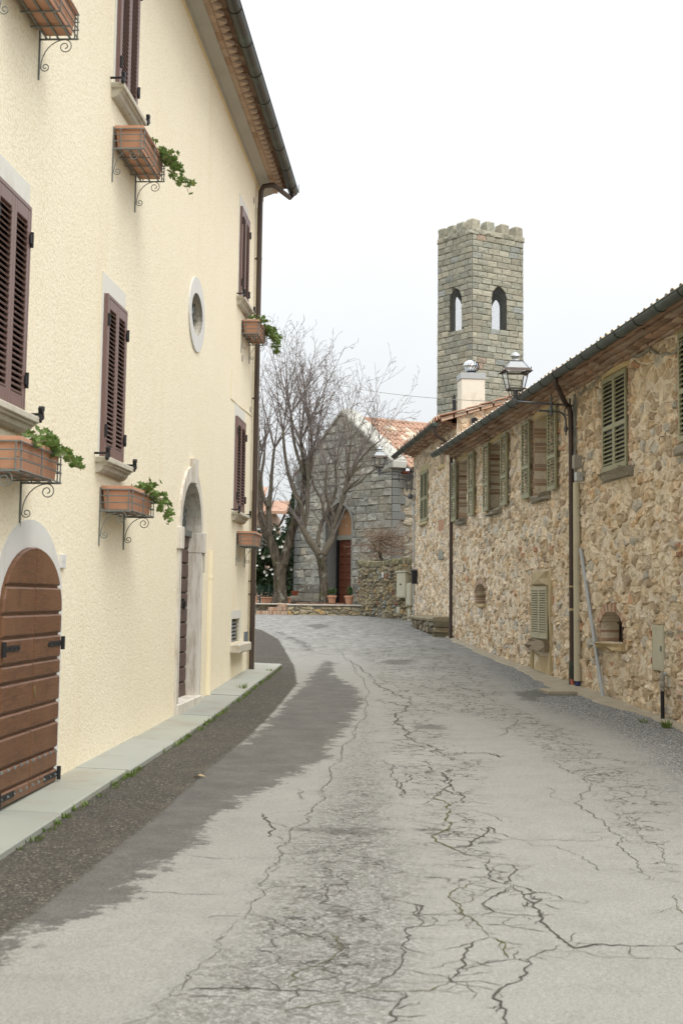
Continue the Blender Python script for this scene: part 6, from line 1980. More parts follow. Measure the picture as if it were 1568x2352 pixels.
rc = random.Random(15)
Y0 = 48.0
c0 = at_depth(897, 1385, Y0); c0.z = TZ
CF = Frame(c0, CH_L)                          # church front: x to the left and away, +y towards the viewer
church = thing('church', 'small grey stone church with steep gable and brown panelled door under a pointed arch', 'church', CF.m)
FW = CF.hit(681, 1300)[0]
xa_ = CF.hit(778, 1300)[0]
ap = FW/2
zap = CF.hit(778, 950)[1]
zev = CF.hit(899, 1060)[1]
slope = (zap - zev)/ap
p0, p1 = CF.hit(809, 1300)[0], CF.hit(748.5, 1300)[0]
pc = (p0+p1)/2
p_sp = CF.hit(745, 1206)[1]; p_ap = CF.hit(781, 1154)[1]
PORT = arch_pts(p0, p1, 0.0, p_sp, p_ap, 14, pointed=.9)
gab_poly = [(0, -.8), (FW, -.8), (FW, zev), (ap, zap), (0, zev)]
m = MB()
m.add(*wall_face(gab_poly, [PORT], 0.0))
NL = 11.0
flank_h = zev - .35
# nave body behind the front
m.add([(0, 0, -.8), (0, -NL, -.8), (0, -NL, flank_h), (0, 0, flank_h), (FW, 0, -.8), (FW, -NL, -.8), (FW, -NL, flank_h), (FW, 0, flank_h)], [(0, 1, 2, 3), (7, 6, 5, 4)])
m.add([(0, -NL, -.8), (FW, -NL, -.8), (FW, -NL, flank_h), (ap, -NL, flank_h + ap*slope), (0, -NL, flank_h)], [(0, 1, 2, 3, 4)])
m.add([(0, -.4, zev-.4), (FW, -.4, zev-.4), (FW, -.4, zev), (ap, -.4, zap), (0, -.4, zev)], [(0, 1, 2, 3, 4)])
m.add([(0, 0, zev-.4), (0, -.4, zev-.4), (0, -.4, zev), (0, 0, zev)], [(0, 1, 2, 3)]); m.add([(FW, 0, zev-.4), (FW, -.4, zev-.4), (FW, -.4, zev), (FW, 0, zev)], [(3, 2, 1, 0)])
cw_ = m.build('wall', 'mortar_grey', church)
qw = .30
gl = [(-slope, 1, zev - .10), (slope, 1, zev - .10 + slope*FW)]      # z - slope*x <= zev ; z + slope*x <= zev + slope*FW
gable_planes = [(-slope, 1, zev), (slope, 1, zev + slope*FW)]
blocks = ashlar(0, FW - .02, .42, lambda x: zap, .272, (.42, .80), rc, [grow(PORT, .12)], -.04, (.030, .070), PAL_C, .006, gable_planes, .26, .74)
emit(blocks, 'ashlar_block', 'ashlar', cw_, 300)
base_b = ashlar(-.03, FW + .05, -.25, lambda x: .42, .32, (.55, .9), rc, [rect_ccw(p0-.12, p1+.12, -1, 3)], -.04, (.06, .075), [(2, (.21, .20, .175)), (1, (.26, .245, .21))], .006, (), .08, .9)
emit(base_b, 'plinth_block', 'ashlar', cw_)
# quoins: smooth blocks, long and short, on the far left edge and round the near corner
zq = .42; k = 0
while zq < zev - .25:
    w = .34 if k % 2 else .17
    m = MB(); c = rc.uniform(.85, 1.2); m.cbox(FW - w, FW + .06, -.25, .10, zq+.006, zq+.266, .018, (c, c, c)); m.build('quoin', 'ashlar_smooth', cw_)
    w = .55 if k % 2 else .34
    m = MB(); c = rc.uniform(.75, 1.05); m.cbox(-.05, .02, -w, .012, zq+.006, zq+.266, .012, (c, c, c)); m.build('quoin', 'ashlar_smooth', cw_)
    zq += .272; k += 1
# rubble flank beyond the quoins (own axes: x along the nave away from the corner)
fl = bpy.data.objects.new('flank', None); COL.objects.link(fl); fl.parent = church
fl.matrix_basis = Matrix.Rotation(-PI/2, 4, 'Z')
# local x of this empty runs to -y of the church (along the nave); outside is -y of the empty = -x of the church
fs = rubble(.45, 4.2, lambda x: 0, lambda x: flank_h, .42, .32, rc, [], .03, (-.05, -.02), [(3, (.33, .30, .24)), (2, (.27, .255, .215)), (1, (.38, .35, .29))], .028, .12, .4, .22)
emit(fs, 'stone', 'rubble_stone', fl, 120)
# raking copings
for s_ in (0, 1):
    xA, xB = (-.12, ap) if s_ == 0 else (FW+.12, ap)
    zA = zev - .12*slope; zB = zap
    n = 9
    for i in range(n):
        t0, t1 = i/n + .002, (i+1)/n - .002
        a = Vector((xA + (xB-xA)*t0, 0, zA + (zB-zA)*t0)); b = Vector((xA + (xB-xA)*t1, 0, zA + (zB-zA)*t1))
        m = MB()
        pr_ = [(.10, .0), (.10, .10), (.04, .16), (-.52, .16), (-.52, .0)]
        v = [(a.x, q[0], a.z + q[1]) for q in pr_] + [(b.x, q[0], b.z + q[1]) for q in pr_]
        f = [(i_, (i_+1) % 5, 5+(i_+1) % 5, 5+i_) for i_ in range(5)] + [(4, 3, 2, 1, 0), (5, 6, 7, 8, 9)]
        m.add(v, f); m.build('coping', 'coping_stone', church)
m = MB(); m.cbox(-.20, .12, -.52, .10, zev-.22, zev+.02, .02); m.build('kneeler', 'coping_stone', church)
# nave roof, the slope that faces the street
nr = bpy.data.objects.new('nave', None); COL.objects.link(nr); nr.parent = church
NFm = Matrix.Translation((0, 0, 0)) @ Matrix.Rotation(PI/2, 4, 'Z')     # local x -> +y church (towards front), local y -> -x church (out over the flank)
nr.matrix_basis = NFm
nr_roof = tile_roof(nr, 'nave_roof', -7.2, -.5, .42, flank_h + .06, ap + .42, math.atan(slope*.92), 10, rc, .225, lich=.35)
m = MB(); rz = flank_h + .09 + (ap+.42)*slope*.92
m.tube([(ap, -.5, rz), (ap, -7.4, rz)], .10, 8); m.build('ridge_tile', 'roof_tile', church)
m = MB(); m.box(-.38, 0, -7, -.4, flank_h-.04, flank_h+.03); m.build('eaves_soffit', 'soffit_red', church)
m = MB(); m.tube([(-.46, -7, flank_h+.02), (-.46, -.45, flank_h+.02)], .065, 10); m.build('gutter', 'gutter_copper', church)
# portal: deep splay, lintel, tympanum, door
dp_ = .52
m = MB(); reveal(m, PORT, 0.02, -dp_, (1.0, 1.0, 1.0))
m.build('portal_reveal', 'ashlar_smooth', church)
for i in range(2, len(PORT)-1):
    pass
po = grow(PORT[2:], 0); 
inner = [(p1, 0)] + PORT[2:][::-1] + [(p0, 0)]
inner = [(p0, 0)] + PORT[2:] + [(p1, 0)]
outer = [(p0-.10, 0)] + [(p[0] + (p[0]-pc)/((p1-p0)/2)*.10, p[1] + max(0, p[1]-p_sp)/(p_ap-p_sp)*.16) for p in PORT[2:]] + [(p1+.10, 0)]
inner = [(p0, 0)] + PORT[2:][::-1] + [(p1, 0)]; outer = [(p0-.10, 0)] + [(p[0] + (p[0]-pc)/((p1-p0)/2)*.10, p[1] + max(0, p[1]-p_sp)/(p_ap-p_sp)*.16) for p in PORT[2:][::-1]] + [(p1+.10, 0)]
m = MB(); m.strip(outer, inner, -.05, .06, False, (1.25, 1.25, 1.2)); m.build('portal_surround', 'ashlar_smooth', church)
zl = CF.hit(795, 1240, -dp_)[1]; zl2 = CF.hit(795, 1230.5, -dp_)[1]
m = MB(); m.box(p0-.05, p1+.05, -dp_-.05, -dp_+.06, zl, zl2+.02, (1.3, 1.25, 1.1)); m.build('lintel', 'ashlar_smooth', church)
dr0, dr1 = p0 + .02, p1 - .06
m = MB(); m.prism([(p0, zl2), (p1, zl2)] + PORT[2:], -dp_-.02, -dp_); m.build('tympanum', 'salmon_plaster', church)
m = MB(); tin = [(pc + (p[0]-pc)*.86, zl2 + (p[1]-zl2)*.88) for p in PORT[2:]]
m.strip(PORT[2:], tin, -dp_, -dp_+.07, False, (1.1, 1.1, 1.05)); m.build('tympanum_arch', 'ashlar_smooth', church)
m = MB(); m.box(p0, p1, -dp_-.06, -dp_-.03, 0, zl)
dr = m.build('door', 'church_door_wood', church)
m = MB(); m.box(p1-.09, p1, -dp_-.03, -dp_+.09, 0, zl); m.build('open_door_edge', 'iron_black', church)
m = MB(); m.box(p0, p1, -dp_-.03, -dp_+.002, 0, .34); m.build('kick_board', 'church_door_wood', dr)
pw = (dr1-dr0)/4; rows_ = 7; phh = (zl-.36)/rows_
pan = MB()
a_, b_, t_ = pw/2-.035, phh/2-.035, .022
v = [(-pw/2, 0, -phh/2), (pw/2, 0, -phh/2), (pw/2, 0, phh/2), (-pw/2, 0, phh/2), (-a_, 0, -b_), (a_, 0, -b_), (a_, 0, b_), (-a_, 0, b_), (-a_+.02, -t_, -b_+.02), (a_-.02, -t_, -b_+.02), (a_-.02, -t_, b_-.02), (-a_+.02, -t_, b_-.02)]
f = [(i, (i+1) % 4, 4+(i+1) % 4, 4+i) for i in range(4)] + [(4+i, 4+(i+1) % 4, 8+(i+1) % 4, 8+i) for i in range(4)] + [(8, 9, 10, 11)]
v += [(x, -.03, z) for x, _, z in v[:4]]; f += [(i, 12+i, 12+(i+1) % 4, (i+1) % 4) for i in range(4)]
pan.add(v, f); pme = pan.mesh('panel', 'church_door_wood')
for i in range(4):
    for j in range(rows_):
        link_obj('panel', pme, dr, (dr0 + pw*(i+.5), -dp_+.004, .36 + phh*(j+.5)))
m = MB(); m.cbox(p0-.3, p1+.35, -dp_, .42, -.12, .0, .01); m.build('door_step', 'coping_stone', church)

# ---------------------------------------------------------------- bell tower
YT = 60.0
tc = at_depth(1083, 900, YT); tc.z = 1.0
TF = Frame(tc, CH_L)
tower = thing('bell_tower', 'square crenellated grey stone bell tower rising behind the houses', 'tower', TF.m)
TR = Frame(tc, -CH_R)                         # the right-hand face; x runs backwards
wl_ = TF.hit(1004.5, 800)[0]; wr_ = -TR.hit(1200.5, 800)[0]
zb_ = (TF.hit(1083, 536)[1] + TR.hit(1083, 536)[1])/2      # underside of the band
LO = arch_pts(TF.hit(1060, 720)[0], TF.hit(1033, 720)[0], TF.hit(1046, 760)[1], TF.hit(1046, 690)[1], TF.hit(1046, 663)[1], 10, pointed=.85)
ro0, ro1 = -TR.hit(1128, 720)[0], -TR.hit(1162, 720)[0]
RO = arch_pts(ro0, ro1, TR.hit(1145, 757)[1], TR.hit(1145, 688)[1], TR.hit(1145, 659)[1], 10, pointed=.85)
TH_ = .30
def face_panel(parent, w, hole, rot, trans, name):
    """one tower wall, its own axes: x 0..w, outside +y"""
    o = bpy.data.objects.new(name, None); COL.objects.link(o); o.parent = parent
    o.matrix_basis = Matrix.Translation(trans) @ Matrix.Rotation(rot, 4, 'Z')
    return o
# church-front-like axes: x = CH_L, y = out.  Left face: as is.
m = MB()
V, Fc = wall_face([(0, -1), (wl_, -1), (wl_, zb_), (0, zb_)], [LO], 0.0); m.add(V, Fc)
V, Fc = wall_face([(TH_, -1), (wl_-TH_, -1), (wl_-TH_, zb_), (TH_, zb_)], [LO], -TH_); m.add(V, Fc)
reveal(m, LO, 0, -TH_)
# opposite face
LB_ = arch_pts(wl_-.95, wl_-.22, LO[0][1], LO[2][1], max(p[1] for p in LO), 10, pointed=.85)
V, Fc = wall_face([(0, -1), (wl_, -1), (wl_, zb_), (0, zb_)], [LB_], -wr_); m.add(V, Fc)
V, Fc = wall_face([(.1, -1), (wl_-.1, -1), (wl_-.1, zb_), (.1, zb_)], [LB_], -wr_+.1); m.add(V, Fc)
reveal(m, LB_, -wr_, -wr_+.1)
tw_l = m.build('wall', 'ashlar_joint', tower)
m = MB()
sw_ = lambda vs, x: [(x, -p[0], p[2]) for p in vs]
RB_ = arch_pts(.45, 1.35, RO[0][1], RO[2][1], max(p[1] for p in RO), 10, pointed=.85)
for x, inx in ((0, TH_), (wl_, wl_-.1)):
    RO_, in0 = (RO, TH_) if x == 0 else (RB_, .1)
    V, Fc = wall_face([(0, -1), (wr_, -1), (wr_, zb_), (0, zb_)], [RO_], 0.0); m.add(sw_(V, x), Fc)
    V, Fc = wall_face([(in0, -1), (wr_-in0, -1), (wr_-in0, zb_), (in0, zb_)], [RO_], 0.0); m.add(sw_(V, inx), Fc)
    n = len(RO_); m.add([(x, -p[0], p[1]) for p in RO_] + [(inx, -p[0], p[1]) for p in RO_], [(i, (i+1) % n, n+(i+1) % n, n+i) for i in range(n)])
tw_r = m.build('wall', 'ashlar_joint', tower)
m = MB(); m.box(.05, wl_-.05, -wr_+.05, -.05, zb_-.35, zb_-.02); m.build('belfry_ceiling', 'ashlar_joint', tower)
m = MB(); m.box(.05, wl_-.05, -wr_+.05, -.05, LO[0][1]-.45, LO[0][1]-.06); m.build('belfry_floor', 'ashlar_joint', tower)
rt = random.Random(8)
bl = ashlar(0, wl_, zb_-.268*58, lambda x: zb_-.004, .268, (.47, .57), rt, [LO], -.03, (.030, .046), PAL_T, .011, (), .13, .80)
emit(bl, 'ashlar_block', 'ashlar', tw_l, 200)
# right face in axes x along the face away from the corner, outside = -y
tr_e = bpy.data.objects.new('right_face', None); COL.objects.link(tr_e); tr_e.parent = tower
tr_e.matrix_basis = Matrix.Rotation(-PI/2, 4, 'Z')
br_ = ashlar(0, wr_, zb_-.268*58, lambda x: zb_-.004, .268, (.49, .59), rt, [RO], .03, (-.046, -.030), PAL_T, .011, (), .13, .80)
emit(br_, 'ashlar_block', 'ashlar', tr_e, 240)
# band and merlons
bp = .06; bh = .235
m = MB()
for k in range(5):
    x0 = -bp + (wl_+2*bp)*k/5; x1 = -bp + (wl_+2*bp)*(k+1)/5
    v, f, c = stone([(x0+.004, zb_), ((x0+x1)/2, zb_), (x1-.004, zb_), (x1-.004, zb_+bh), ((x0+x1)/2, zb_+bh), (x0+.004, zb_+bh)], -.3, bp, rt, pick(PAL_T, rt), .06, .9)
    b_ = MB(); b_.add(v, f, c); b_.build('band_block', 'ashlar', tower)
    y0 = bp - (wr_+2*bp)*k/5; y1 = bp - (wr_+2*bp)*(k+1)/5
    v, f, c = stone([(-y0+.004, zb_), (-(y0+y1)/2, zb_), (-y1-.004, zb_), (-y1-.004, zb_+bh), (-(y0+y1)/2, zb_+bh), (-y0+.004, zb_+bh)], .3, -bp, rt, pick(PAL_T, rt), .06, .9)
    b_ = MB(); b_.add(v, f, c); b_.build('band_block', 'ashlar', tr_e)
m = MB(); m.box(.02, wl_-.02, -wr_+.02, -.02, zb_-.1, zb_+bh-.02); m.build('tower_deck', 'ashlar_joint', tower)
def merlon(x, y):
    s = .215
    m = MB(); c = pick(PAL_T[:4], rt); n = 3; v = []; 
    lv = [(-s, 0), (-s, .30), (-s*.82, .40)]
    ring = lambda k: [(-k, -k), (0, -k), (k, -k), (k, 0), (k, k), (0, k), (-k, k), (-k, 0)]
    for (kk, zz) in ((s, 0), (s*1.02, .22), (s, .40), (s*.78, .46)):
        for p in ring(kk): v.append((x + p[0] + rt.uniform(-.022, .022), y + p[1] + rt.uniform(-.022, .022), zb_+bh + zz + rt.uniform(-.012, .012)))
    f = [(8*i+k, 8*i+(k+1) % 8, 8*i+8+(k+1) % 8, 8*i+8+k) for i in range(3) for k in range(8)] + [tuple(range(24, 32))]
    m.add(v, f, c); m.build('merlon', 'ashlar', tower)
o_ = .235 - bp*.3
xs = [o_ + (wl_-2*o_)*k/3 for k in range(4)]; ys = [o_ + (wr_-2*o_)*k/3 for k in range(4)]
for x in xs:
    merlon(x, -o_); merlon(x, -wr_+o_)
for y in ys[1:-1]:
    merlon(o_, -y); merlon(wl_-o_, -y)
# bell, its yoke, and mesh in the belfry openings
bz_ = (LO[0][1] + LO[2][1])/2 + .55
m = MB(); m.lathe([(.30, 0), (.27, .06), (.20, .20), (.16, .34), (.13, .42), (.05, .46)], 14, (wl_/2, -wr_/2, bz_)); m.build('bell', 'gutter_copper', tower)
m = MB(); m.box(.2, wl_-.2, -wr_/2-.06, -wr_/2+.06, bz_+.46, bz_+.56); m.tube([(wl_/2+.3, -wr_/2, bz_+.5), (wl_/2+.5, -wr_/2+.1, LO[0][1])], .03, 6); m.build('bell_yoke', 'iron_black', tower)
def net(op, along, fixed, name):
    m = MB(); x0, x1 = op[0][0], op[1][0]; z0 = op[0][1]; zt = max(p[1] for p in op)
    pt = (lambda a, z: (a, fixed, z)) if along == 'x' else (lambda a, z: (fixed, -a, z))
    n = int((x1-x0)/.05)
    cx = (x0+x1)/2; a = (x1-x0)/2; zs = op[2][1]
    top = lambda x: zs + (zt-zs)*math.sqrt(max(0, 1-((x-cx)/a)**2))
    for k in range(1, n):
        x = x0 + (x1-x0)*k/n; m.tube([pt(x, z0), pt(x, top(x))], .0035, 3)
    nz = int((zt-z0)/.05)
    for k in range(1, nz):
        z = z0 + (zt-z0)*k/nz
        hw = a if z < zs else a*math.sqrt(max(0, 1-((z-zs)/(zt-zs))**2))
        m.tube([pt(cx-hw, z), pt(cx+hw, z)], .0035, 3)
    m.build('bird_net', 'iron_grey', tower)
net(LO, 'x', -.03, 'l'); net(RO, 'y', .03, 'r')
for (u, v, fr_) in ((1044.5, 928, TF),):
    x, z = fr_.hit(u, v); m = MB(); m.prism([(x-.10, z-.40), (x+.10, z-.40), (x+.10, z+.22), (x, z+.45), (x-.10, z+.22)], .04, .062); m.build('slit_window', 'window_dark', tower)

# ---------------------------------------------------------------- terrace in front of the church
YW = 45.4
tR = at_depth(834, 1400, YW); tM = at_depth(660, 1400, YW); tL = at_depth(560, 1400, YW)
m = MB()
m.add([(-16, YW+.25, TZ-.01), (tR.x+.02, YW+.25, TZ-.01), (tR.x+3.2, YW+1.2, TZ-.01), (14, 51, TZ-.01), (14, 70, TZ-.01), (-16, 70, TZ-.01)], [(0, 1, 2, 3, 4, 5)])
te = m.build('terrace', 'earth'); te['kind'] = 'structure'
WF = Frame((tR.x, YW, gz(YW)), Vector((-1, 0, 0)))      # x to the left; z cross x = (0,-1,0): +y towards the viewer
tw = thing('terrace_wall', 'low rubble wall with pale stone cap in front of the church', 'wall', WF.m)
LT = tR.x - tM.x; hT = TZ - gz(YW)
def wall_run(parent, x0, x1, h, y, pal, rng, a, b, mat='rubble_stone', base='mortar_grey', cap=True, thick=.3):
    m = MB(); m.box(x0, x1, y-thick, y, -.5, h); wb = m.build('wall_core', base, parent)
    st = rubble(x0, x1, lambda x: -.04, lambda x: h, a, b, rng, [], y-.03, (y+.015, y+.045), pal, .010, .15, .42, .25)
    emit(st, 'stone', mat, wb)
    if cap:
        x = x0 - .03; 
        while x < x1 - .05:
            w = min(rng.uniform(.7, 1.1), x1 + .02 - x); c = MB(); c.cbox(x+.003, x+w-.003, y-thick-.02, y+.06, h+.002, h+.045, .006); c.build('cap_stone', 'coping_pale', parent); x += w
    return wb
simple('coping_pale', (.56, .53, .46), .85, .1, 2, .3, 30, .006, dirt=(.36, .33, .25), dscale=4, damt=.5)
PAL_TW = [(3, (.36, .30, .20)), (2, (.40, .35, .25)), (2, (.28, .25, .19)), (1, (.40, .29, .15))]
rw = random.Random(31)
wall_run(tw, 0.0, LT, hT - .03, 0, PAL_TW, rw, .26, .13)
xs_ = LT
tw2 = thing('terrace_wall', 'low plastered rubble wall with brick patch left of the brick steps', 'wall', WF.w_m(LT + .95, -.42, 0))
wall_run(tw2, -.95, 4.5, hT - .02, 0, [(3, (.28, .255, .20)), (2, (.24, .225, .18)), (1, (.31, .27, .2))], rw, .3, .16)
bx_ = [];
for k in range(2):
    for j in range(4):
        m = MB(); m.cbox(.15 + .21*k + (.1 if j % 2 else 0), .15 + .21*k + .20 + (.1 if j % 2 else 0), -.05, .055, .03 + j*.062, .03 + j*.062 + .055, .005, (.95, .8, .72)); m.build('brick', 'brick', tw2)
# brick steps climbing to the right, against the wall
steps = thing('brick_steps', 'three worn brick steps cut into the terrace wall', 'steps', WF.w_m(LT, 0, 0))
for k, (xl, zz) in enumerate(((1.05, .11), (.66, .23), (.36, .345))):
    nb = int(xl/.062)
    y1 = .02 - .13*k
    mm = MB(); mm.box(.0, xl, -.42, y1-.13 if k < 2 else y1-.02, zz-.13, zz-.06); sb = mm.build('step', 'mortar_grey', steps)
    for i in range(nb):
        b_ = MB(); b_.cbox(i*.062+.003, i*.062+.058, y1-.24, y1 + rw.uniform(-.008, .008), zz-.11, zz + rw.uniform(-.004, .004), .005, pick(PAL_B, rw)); b_.build('brick', 'brick', sb)

# ---------------------------------------------------------------- garden wall between terrace and far house
gA = RF.w(N2, -.02, 0); gB = Vector((tR.x - .02, YW + .02, 0))
gA.z = gz(gA.y)
GF = Frame(Vector((gA.x, gA.y, gA.z)), Vector((gB.x-gA.x, gB.y-gA.y, 0)))
GL = math.hypot(gB.x-gA.x, gB.y-gA.y)
gw = thing('garden_wall', 'mossy rubble garden wall with meter boxes between church terrace and far house', 'wall', GF.m)
gtop = lambda x: GF.hit(900, 1297)[1] + .04*math.sin(x*2.1)
m = MB(); m.box(0, GL, -.35, 0, -.6, gtop(0)-.05)
# the end of the wall towards the church
m.box(GL-.01, GL+.30, -.9, .02, -.6, gtop(0)-.08)
gcore = m.build('wall_core', 'mortar_grey', gw)
gs = rubble(0.0, GL+.3, lambda x: GF.ground(min(x, GL)) - .06, lambda x: gtop(x), .19, .115, rw, [], -.04, (.02, .075), PAL_G, .010, .15, .44, .35)
emit(gs, 'stone', 'rubble_stone', gcore, 300)
# rough stones set on edge along the top
x = 0
tops = []
while x < GL + .3:
    w = rw.uniform(.05, .11); h = rw.uniform(.10, .17)
    p = [(x, gtop(x)-.03), (x+w-.006, gtop(x)-.03), (x+w-.006 - rw.uniform(0, .03), gtop(x)+h), (x + rw.uniform(0, .02), gtop(x)+h*.95)]
    tops.append(stone(p, -.30, .05, rw, pick([(2, (.22, .20, .14)), (1, (.27, .25, .16)), (1, (.18, .18, .12))], rw), .05, .9)); x += w
emit(tops, 'coping_stone', 'rubble_stone', gcore, 300)
def gbox(name, label, cat, u0, u1, v0, v1, dep, mat, roof=False):
    a, b = GF.hit(u1, v1, dep), GF.hit(u0, v0, dep)
    w, h = b[0]-a[0], b[1]-a[1]
    t = thing(name, label, cat, GF.w_m(a[0], .06, a[1]))
    m = MB(); m.cbox(0, w, -.05, dep-.06, 0, h, .012); m.build('case', mat, t)
    m = MB(); m.cbox(.03, w-.03, dep-.062, dep-.052, .04, h-.05, .003); m.build('cover', mat, t)
    if roof:
        m = MB(); m.cbox(-.03, w+.03, -.05, dep-.02, h, h+.05, .01); m.build('cap', mat, t)
        m = MB(); m.cbox(w*.42, w*.55, dep-.055, dep-.035, h*.50, h*.56, .004); m.build('lock', 'iron_black', t)
    return t
gbox('meter_cabinet', 'large pale green meter cabinet with cap on the garden wall', 'cabinet', 910, 930, 1315, 1373, .20, 'box_beige', True)
gbox('meter_cabinet', 'narrow tall pale meter box between the large cabinet and the far house', 'cabinet', 931, 942.5, 1339, 1391, .16, 'box_beige')
gbox('meter_cabinet', 'smallest pale meter box, low under the large cabinet on the garden wall', 'cabinet', 909.5, 916.5, 1394, 1409.5, .09, 'box_beige')
gbox('meter_cabinet', 'low narrow pale box at the foot of the wall below the tall box', 'cabinet', 934.5, 942, 1397, 1429, .09, 'box_beige')
x, z = GF.hit(878.5, 1321, .08)
m = MB(); m.cbox(x-.03, x+.03, .05, .09, z-.08, z+.08, .005); tag(m.build('enamel_plate', 'plastic_white'), 'small white plate fixed near the top of the garden wall', 'plate').matrix_world = GF.m
# letter box on the house corner
x, z = RF.hit(944, 1325, .2)
lb = thing('letter_box', 'black letter box on the corner of the far stone house', 'letter box', RF.w_m(min(x, N2-.05), .03, z))
m = MB(); m.cbox(-.10, .10, 0, .16, -.20, .16, .02); m.build('case', 'plastic_black', lb)
m = MB(); m.prism([(-.11, .15), (.11, .15), (.11, .17), (0, .22), (-.11, .17)], -.005, .18); m.build('lid', 'plastic_black', lb)
# CCTV camera under the far lamp
x, z = RF.hit(943, 1140, .15)
cc = thing('security_camera', 'small dome security camera on the corner of the far house', 'camera', RF.w_m(min(x, N2-.03), .0, z))
m = MB(); m.tube([(0, -.02, .22), (0, .14, .22), (0, .16, .06)], .018, 6); m.build('arm', 'lamp_iron', cc)
m = MB(); m.lathe([(.05, .07), (.08, .03), (.085, -.02), (.06, -.07), (.02, -.09)], 12, (0, .16, 0)); smooth_by_angle(m.build('dome', 'lamp_iron', cc), 60)
# ---------------------------------------------------------------- street lamps
def street_lamp(M_, label, L=.97):
    """wall lamp; own axes: x out from the wall, z up, origin on the wall at the arm"""
    t = thing('street_lamp', label, 'street lamp', M_, 'wall lanterns')
    P = L                                     # lantern axis
    m = MB(); m.tube([(-.02, 0, .0), (P, 0, .05)], .016, 8); m.tube([(.06, 0, -.12), (.06, 0, .12)], .02, 8)
    smooth_by_angle(m.build('arm', 'lamp_iron', t), 50)
    m = MB()
    c = (.37, -.10)
    m.lathe([(.004, .16), (.016, .13), (.010, .11), (.022, .09), (.022, .04), (.030, .035), (.030, -.01), (.018, -.03), (.028, -.05), (.018, -.07), (.030, -.09), (.030, -.13), (.016, -.15), (.024, -.17), (.006, -.215)], 8, (c[0], 0, .02))
    m.build('baluster', 'lamp_iron', t)
    m = MB()
    pts = [(c[0]+.19, 0, -.095), (c[0]+.02, 0, -.10), (.27, 0, -.105)] + [(.27 - .14*math.sin(w), 0, -.245 + .14*math.cos(w)) for w in [PI/2*k/8 for k in range(1, 9)]] + [(.13, 0, -.36)]
    m.tube(pts, .017, 8); m.lathe([(.004, -.50), (.018, -.47), (.010, -.45), (.030, -.42), (.030, -.36), (.018, -.34)], 8, (.13, 0, 0))
    m.tube([(-.02, 0, -.385), (.14, 0, -.385)], .015, 6)
    for k, r_ in ((.20, .018), (.225, .012), (.17, .02)): m.tube([(c[0]+k-.008, 0, -.095), (c[0]+k+.008, 0, -.095)], r_, 8)
    smooth_by_angle(m.build('brace', 'lamp_iron', t), 50)
    m = MB()
    rc_ = (.085, -.10)
    m.tube([(rc_[0] + .066*math.cos(2*PI*k/20), 0, rc_[1] + .066*math.sin(2*PI*k/20)) for k in range(21)], .010, 6, caps=False); m.build('ring', 'lamp_iron', t)
    m = MB(); m.box(-.03, .004, -.035, .035, -.45, .10); m.build('wall_plate', 'lamp_iron', t)
    # lantern
    zb = .05
    m = MB(); m.lathe([(.004, -.085), (.012, -.07), (.006, -.06), (.018, -.045), (.028, -.035), (.028, .035), (.020, .05), (.035, .075), (.040, .10), (.042, .19)], 10, (P, 0, zb)); smooth_by_angle(m.build('stem', 'lamp_iron', t), 45)
    b0 = zb + .20; b1 = zb + .49                  # lantern body
    w0, w1 = .125, .185
    m = MB()
    for sx in (-1, 1):
        for sy in (-1, 1):
            m.tube([(P + sx*w0, sy*w0, b0), (P + sx*w1, sy*w1, b1)], .009, 4)
            m.tube([(P + sx*.025, sy*.025, zb+.06), (P + sx*.085, sy*.085, zb+.10), (P + sx*.09, sy*.09, zb+.16), (P + sx*w0, sy*w0, b0)], .008, 5)
    m.build('frame_bars', 'lamp_iron', t)
    m = MB()
    m.strip([(P-w0-.012, -w0-.012), (P+w0+.012, -w0-.012), (P+w0+.012, w0+.012), (P-w0-.012, w0+.012)], [(P-w0+.02, -w0+.02), (P+w0-.02, -w0+.02), (P+w0-.02, w0-.02), (P-w0+.02, w0-.02)], b0-.012, b0+.012, True)
    m.v = [(a, c_, b) for a, b, c_ in m.v]; m.build('bottom_frame', 'lamp_brown', t)
    for k in range(4):
        p, q = [(-1, -1), (1, -1), (1, 1), (-1, 1)][k], [(-1, -1), (1, -1), (1, 1), (-1, 1)][(k+1) % 4]
        g_ = MB(); g_.add([(P+p[0]*w0, p[1]*w0, b0), (P+q[0]*w0, q[1]*w0, b0), (P+q[0]*w1, q[1]*w1, b1), (P+p[0]*w1, p[1]*w1, b1)], [(0, 1, 2, 3)]); g_.build('pane', 'lamp_glass', t)
    wb = .245
    m = MB()
    v = [(P+sx*wb, sy*wb, b1-.01) for sx, sy in ((-1, -1), (1, -1), (1, 1), (-1, 1))] + [(P+sx*(w1+.005), sy*(w1+.005), b1+.045) for sx, sy in ((-1, -1), (1, -1), (1, 1), (-1, 1))] + [(P+sx*(w1-.02), sy*(w1-.02), b1+.01) for sx, sy in ((-1, -1), (1, -1), (1, 1), (-1, 1))]
    m.add(v, [(i, (i+1) % 4, 4+(i+1) % 4, 4+i) for i in range(4)] + [(8+i, 8+(i+1) % 4, (i+1) % 4, i) for i in range(4)])
    m.build('brim', 'lamp_brown', t)
    m = MB(); m.box(P-.10, P+.10, -.10, .10, b1-.005, b1+.02); m.build('reflector_plate', 'plastic_white', t)
    # glazed hood
    h0, h1 = b1 + .045, b1 + .165; u0, u1 = w1, .105
    for k in range(4):
        p, q = [(-1, -1), (1, -1), (1, 1), (-1, 1)][k], [(-1, -1), (1, -1), (1, 1), (-1, 1)][(k+1) % 4]
        g_ = MB(); g_.add([(P+p[0]*u0, p[1]*u0, h0), (P+q[0]*u0, q[1]*u0, h0), (P+q[0]*u1, q[1]*u1, h1), (P+p[0]*u1, p[1]*u1, h1)], [(0, 1, 2, 3)]); g_.build('hood_pane', 'lamp_glass_frosted', t)
    m = MB()
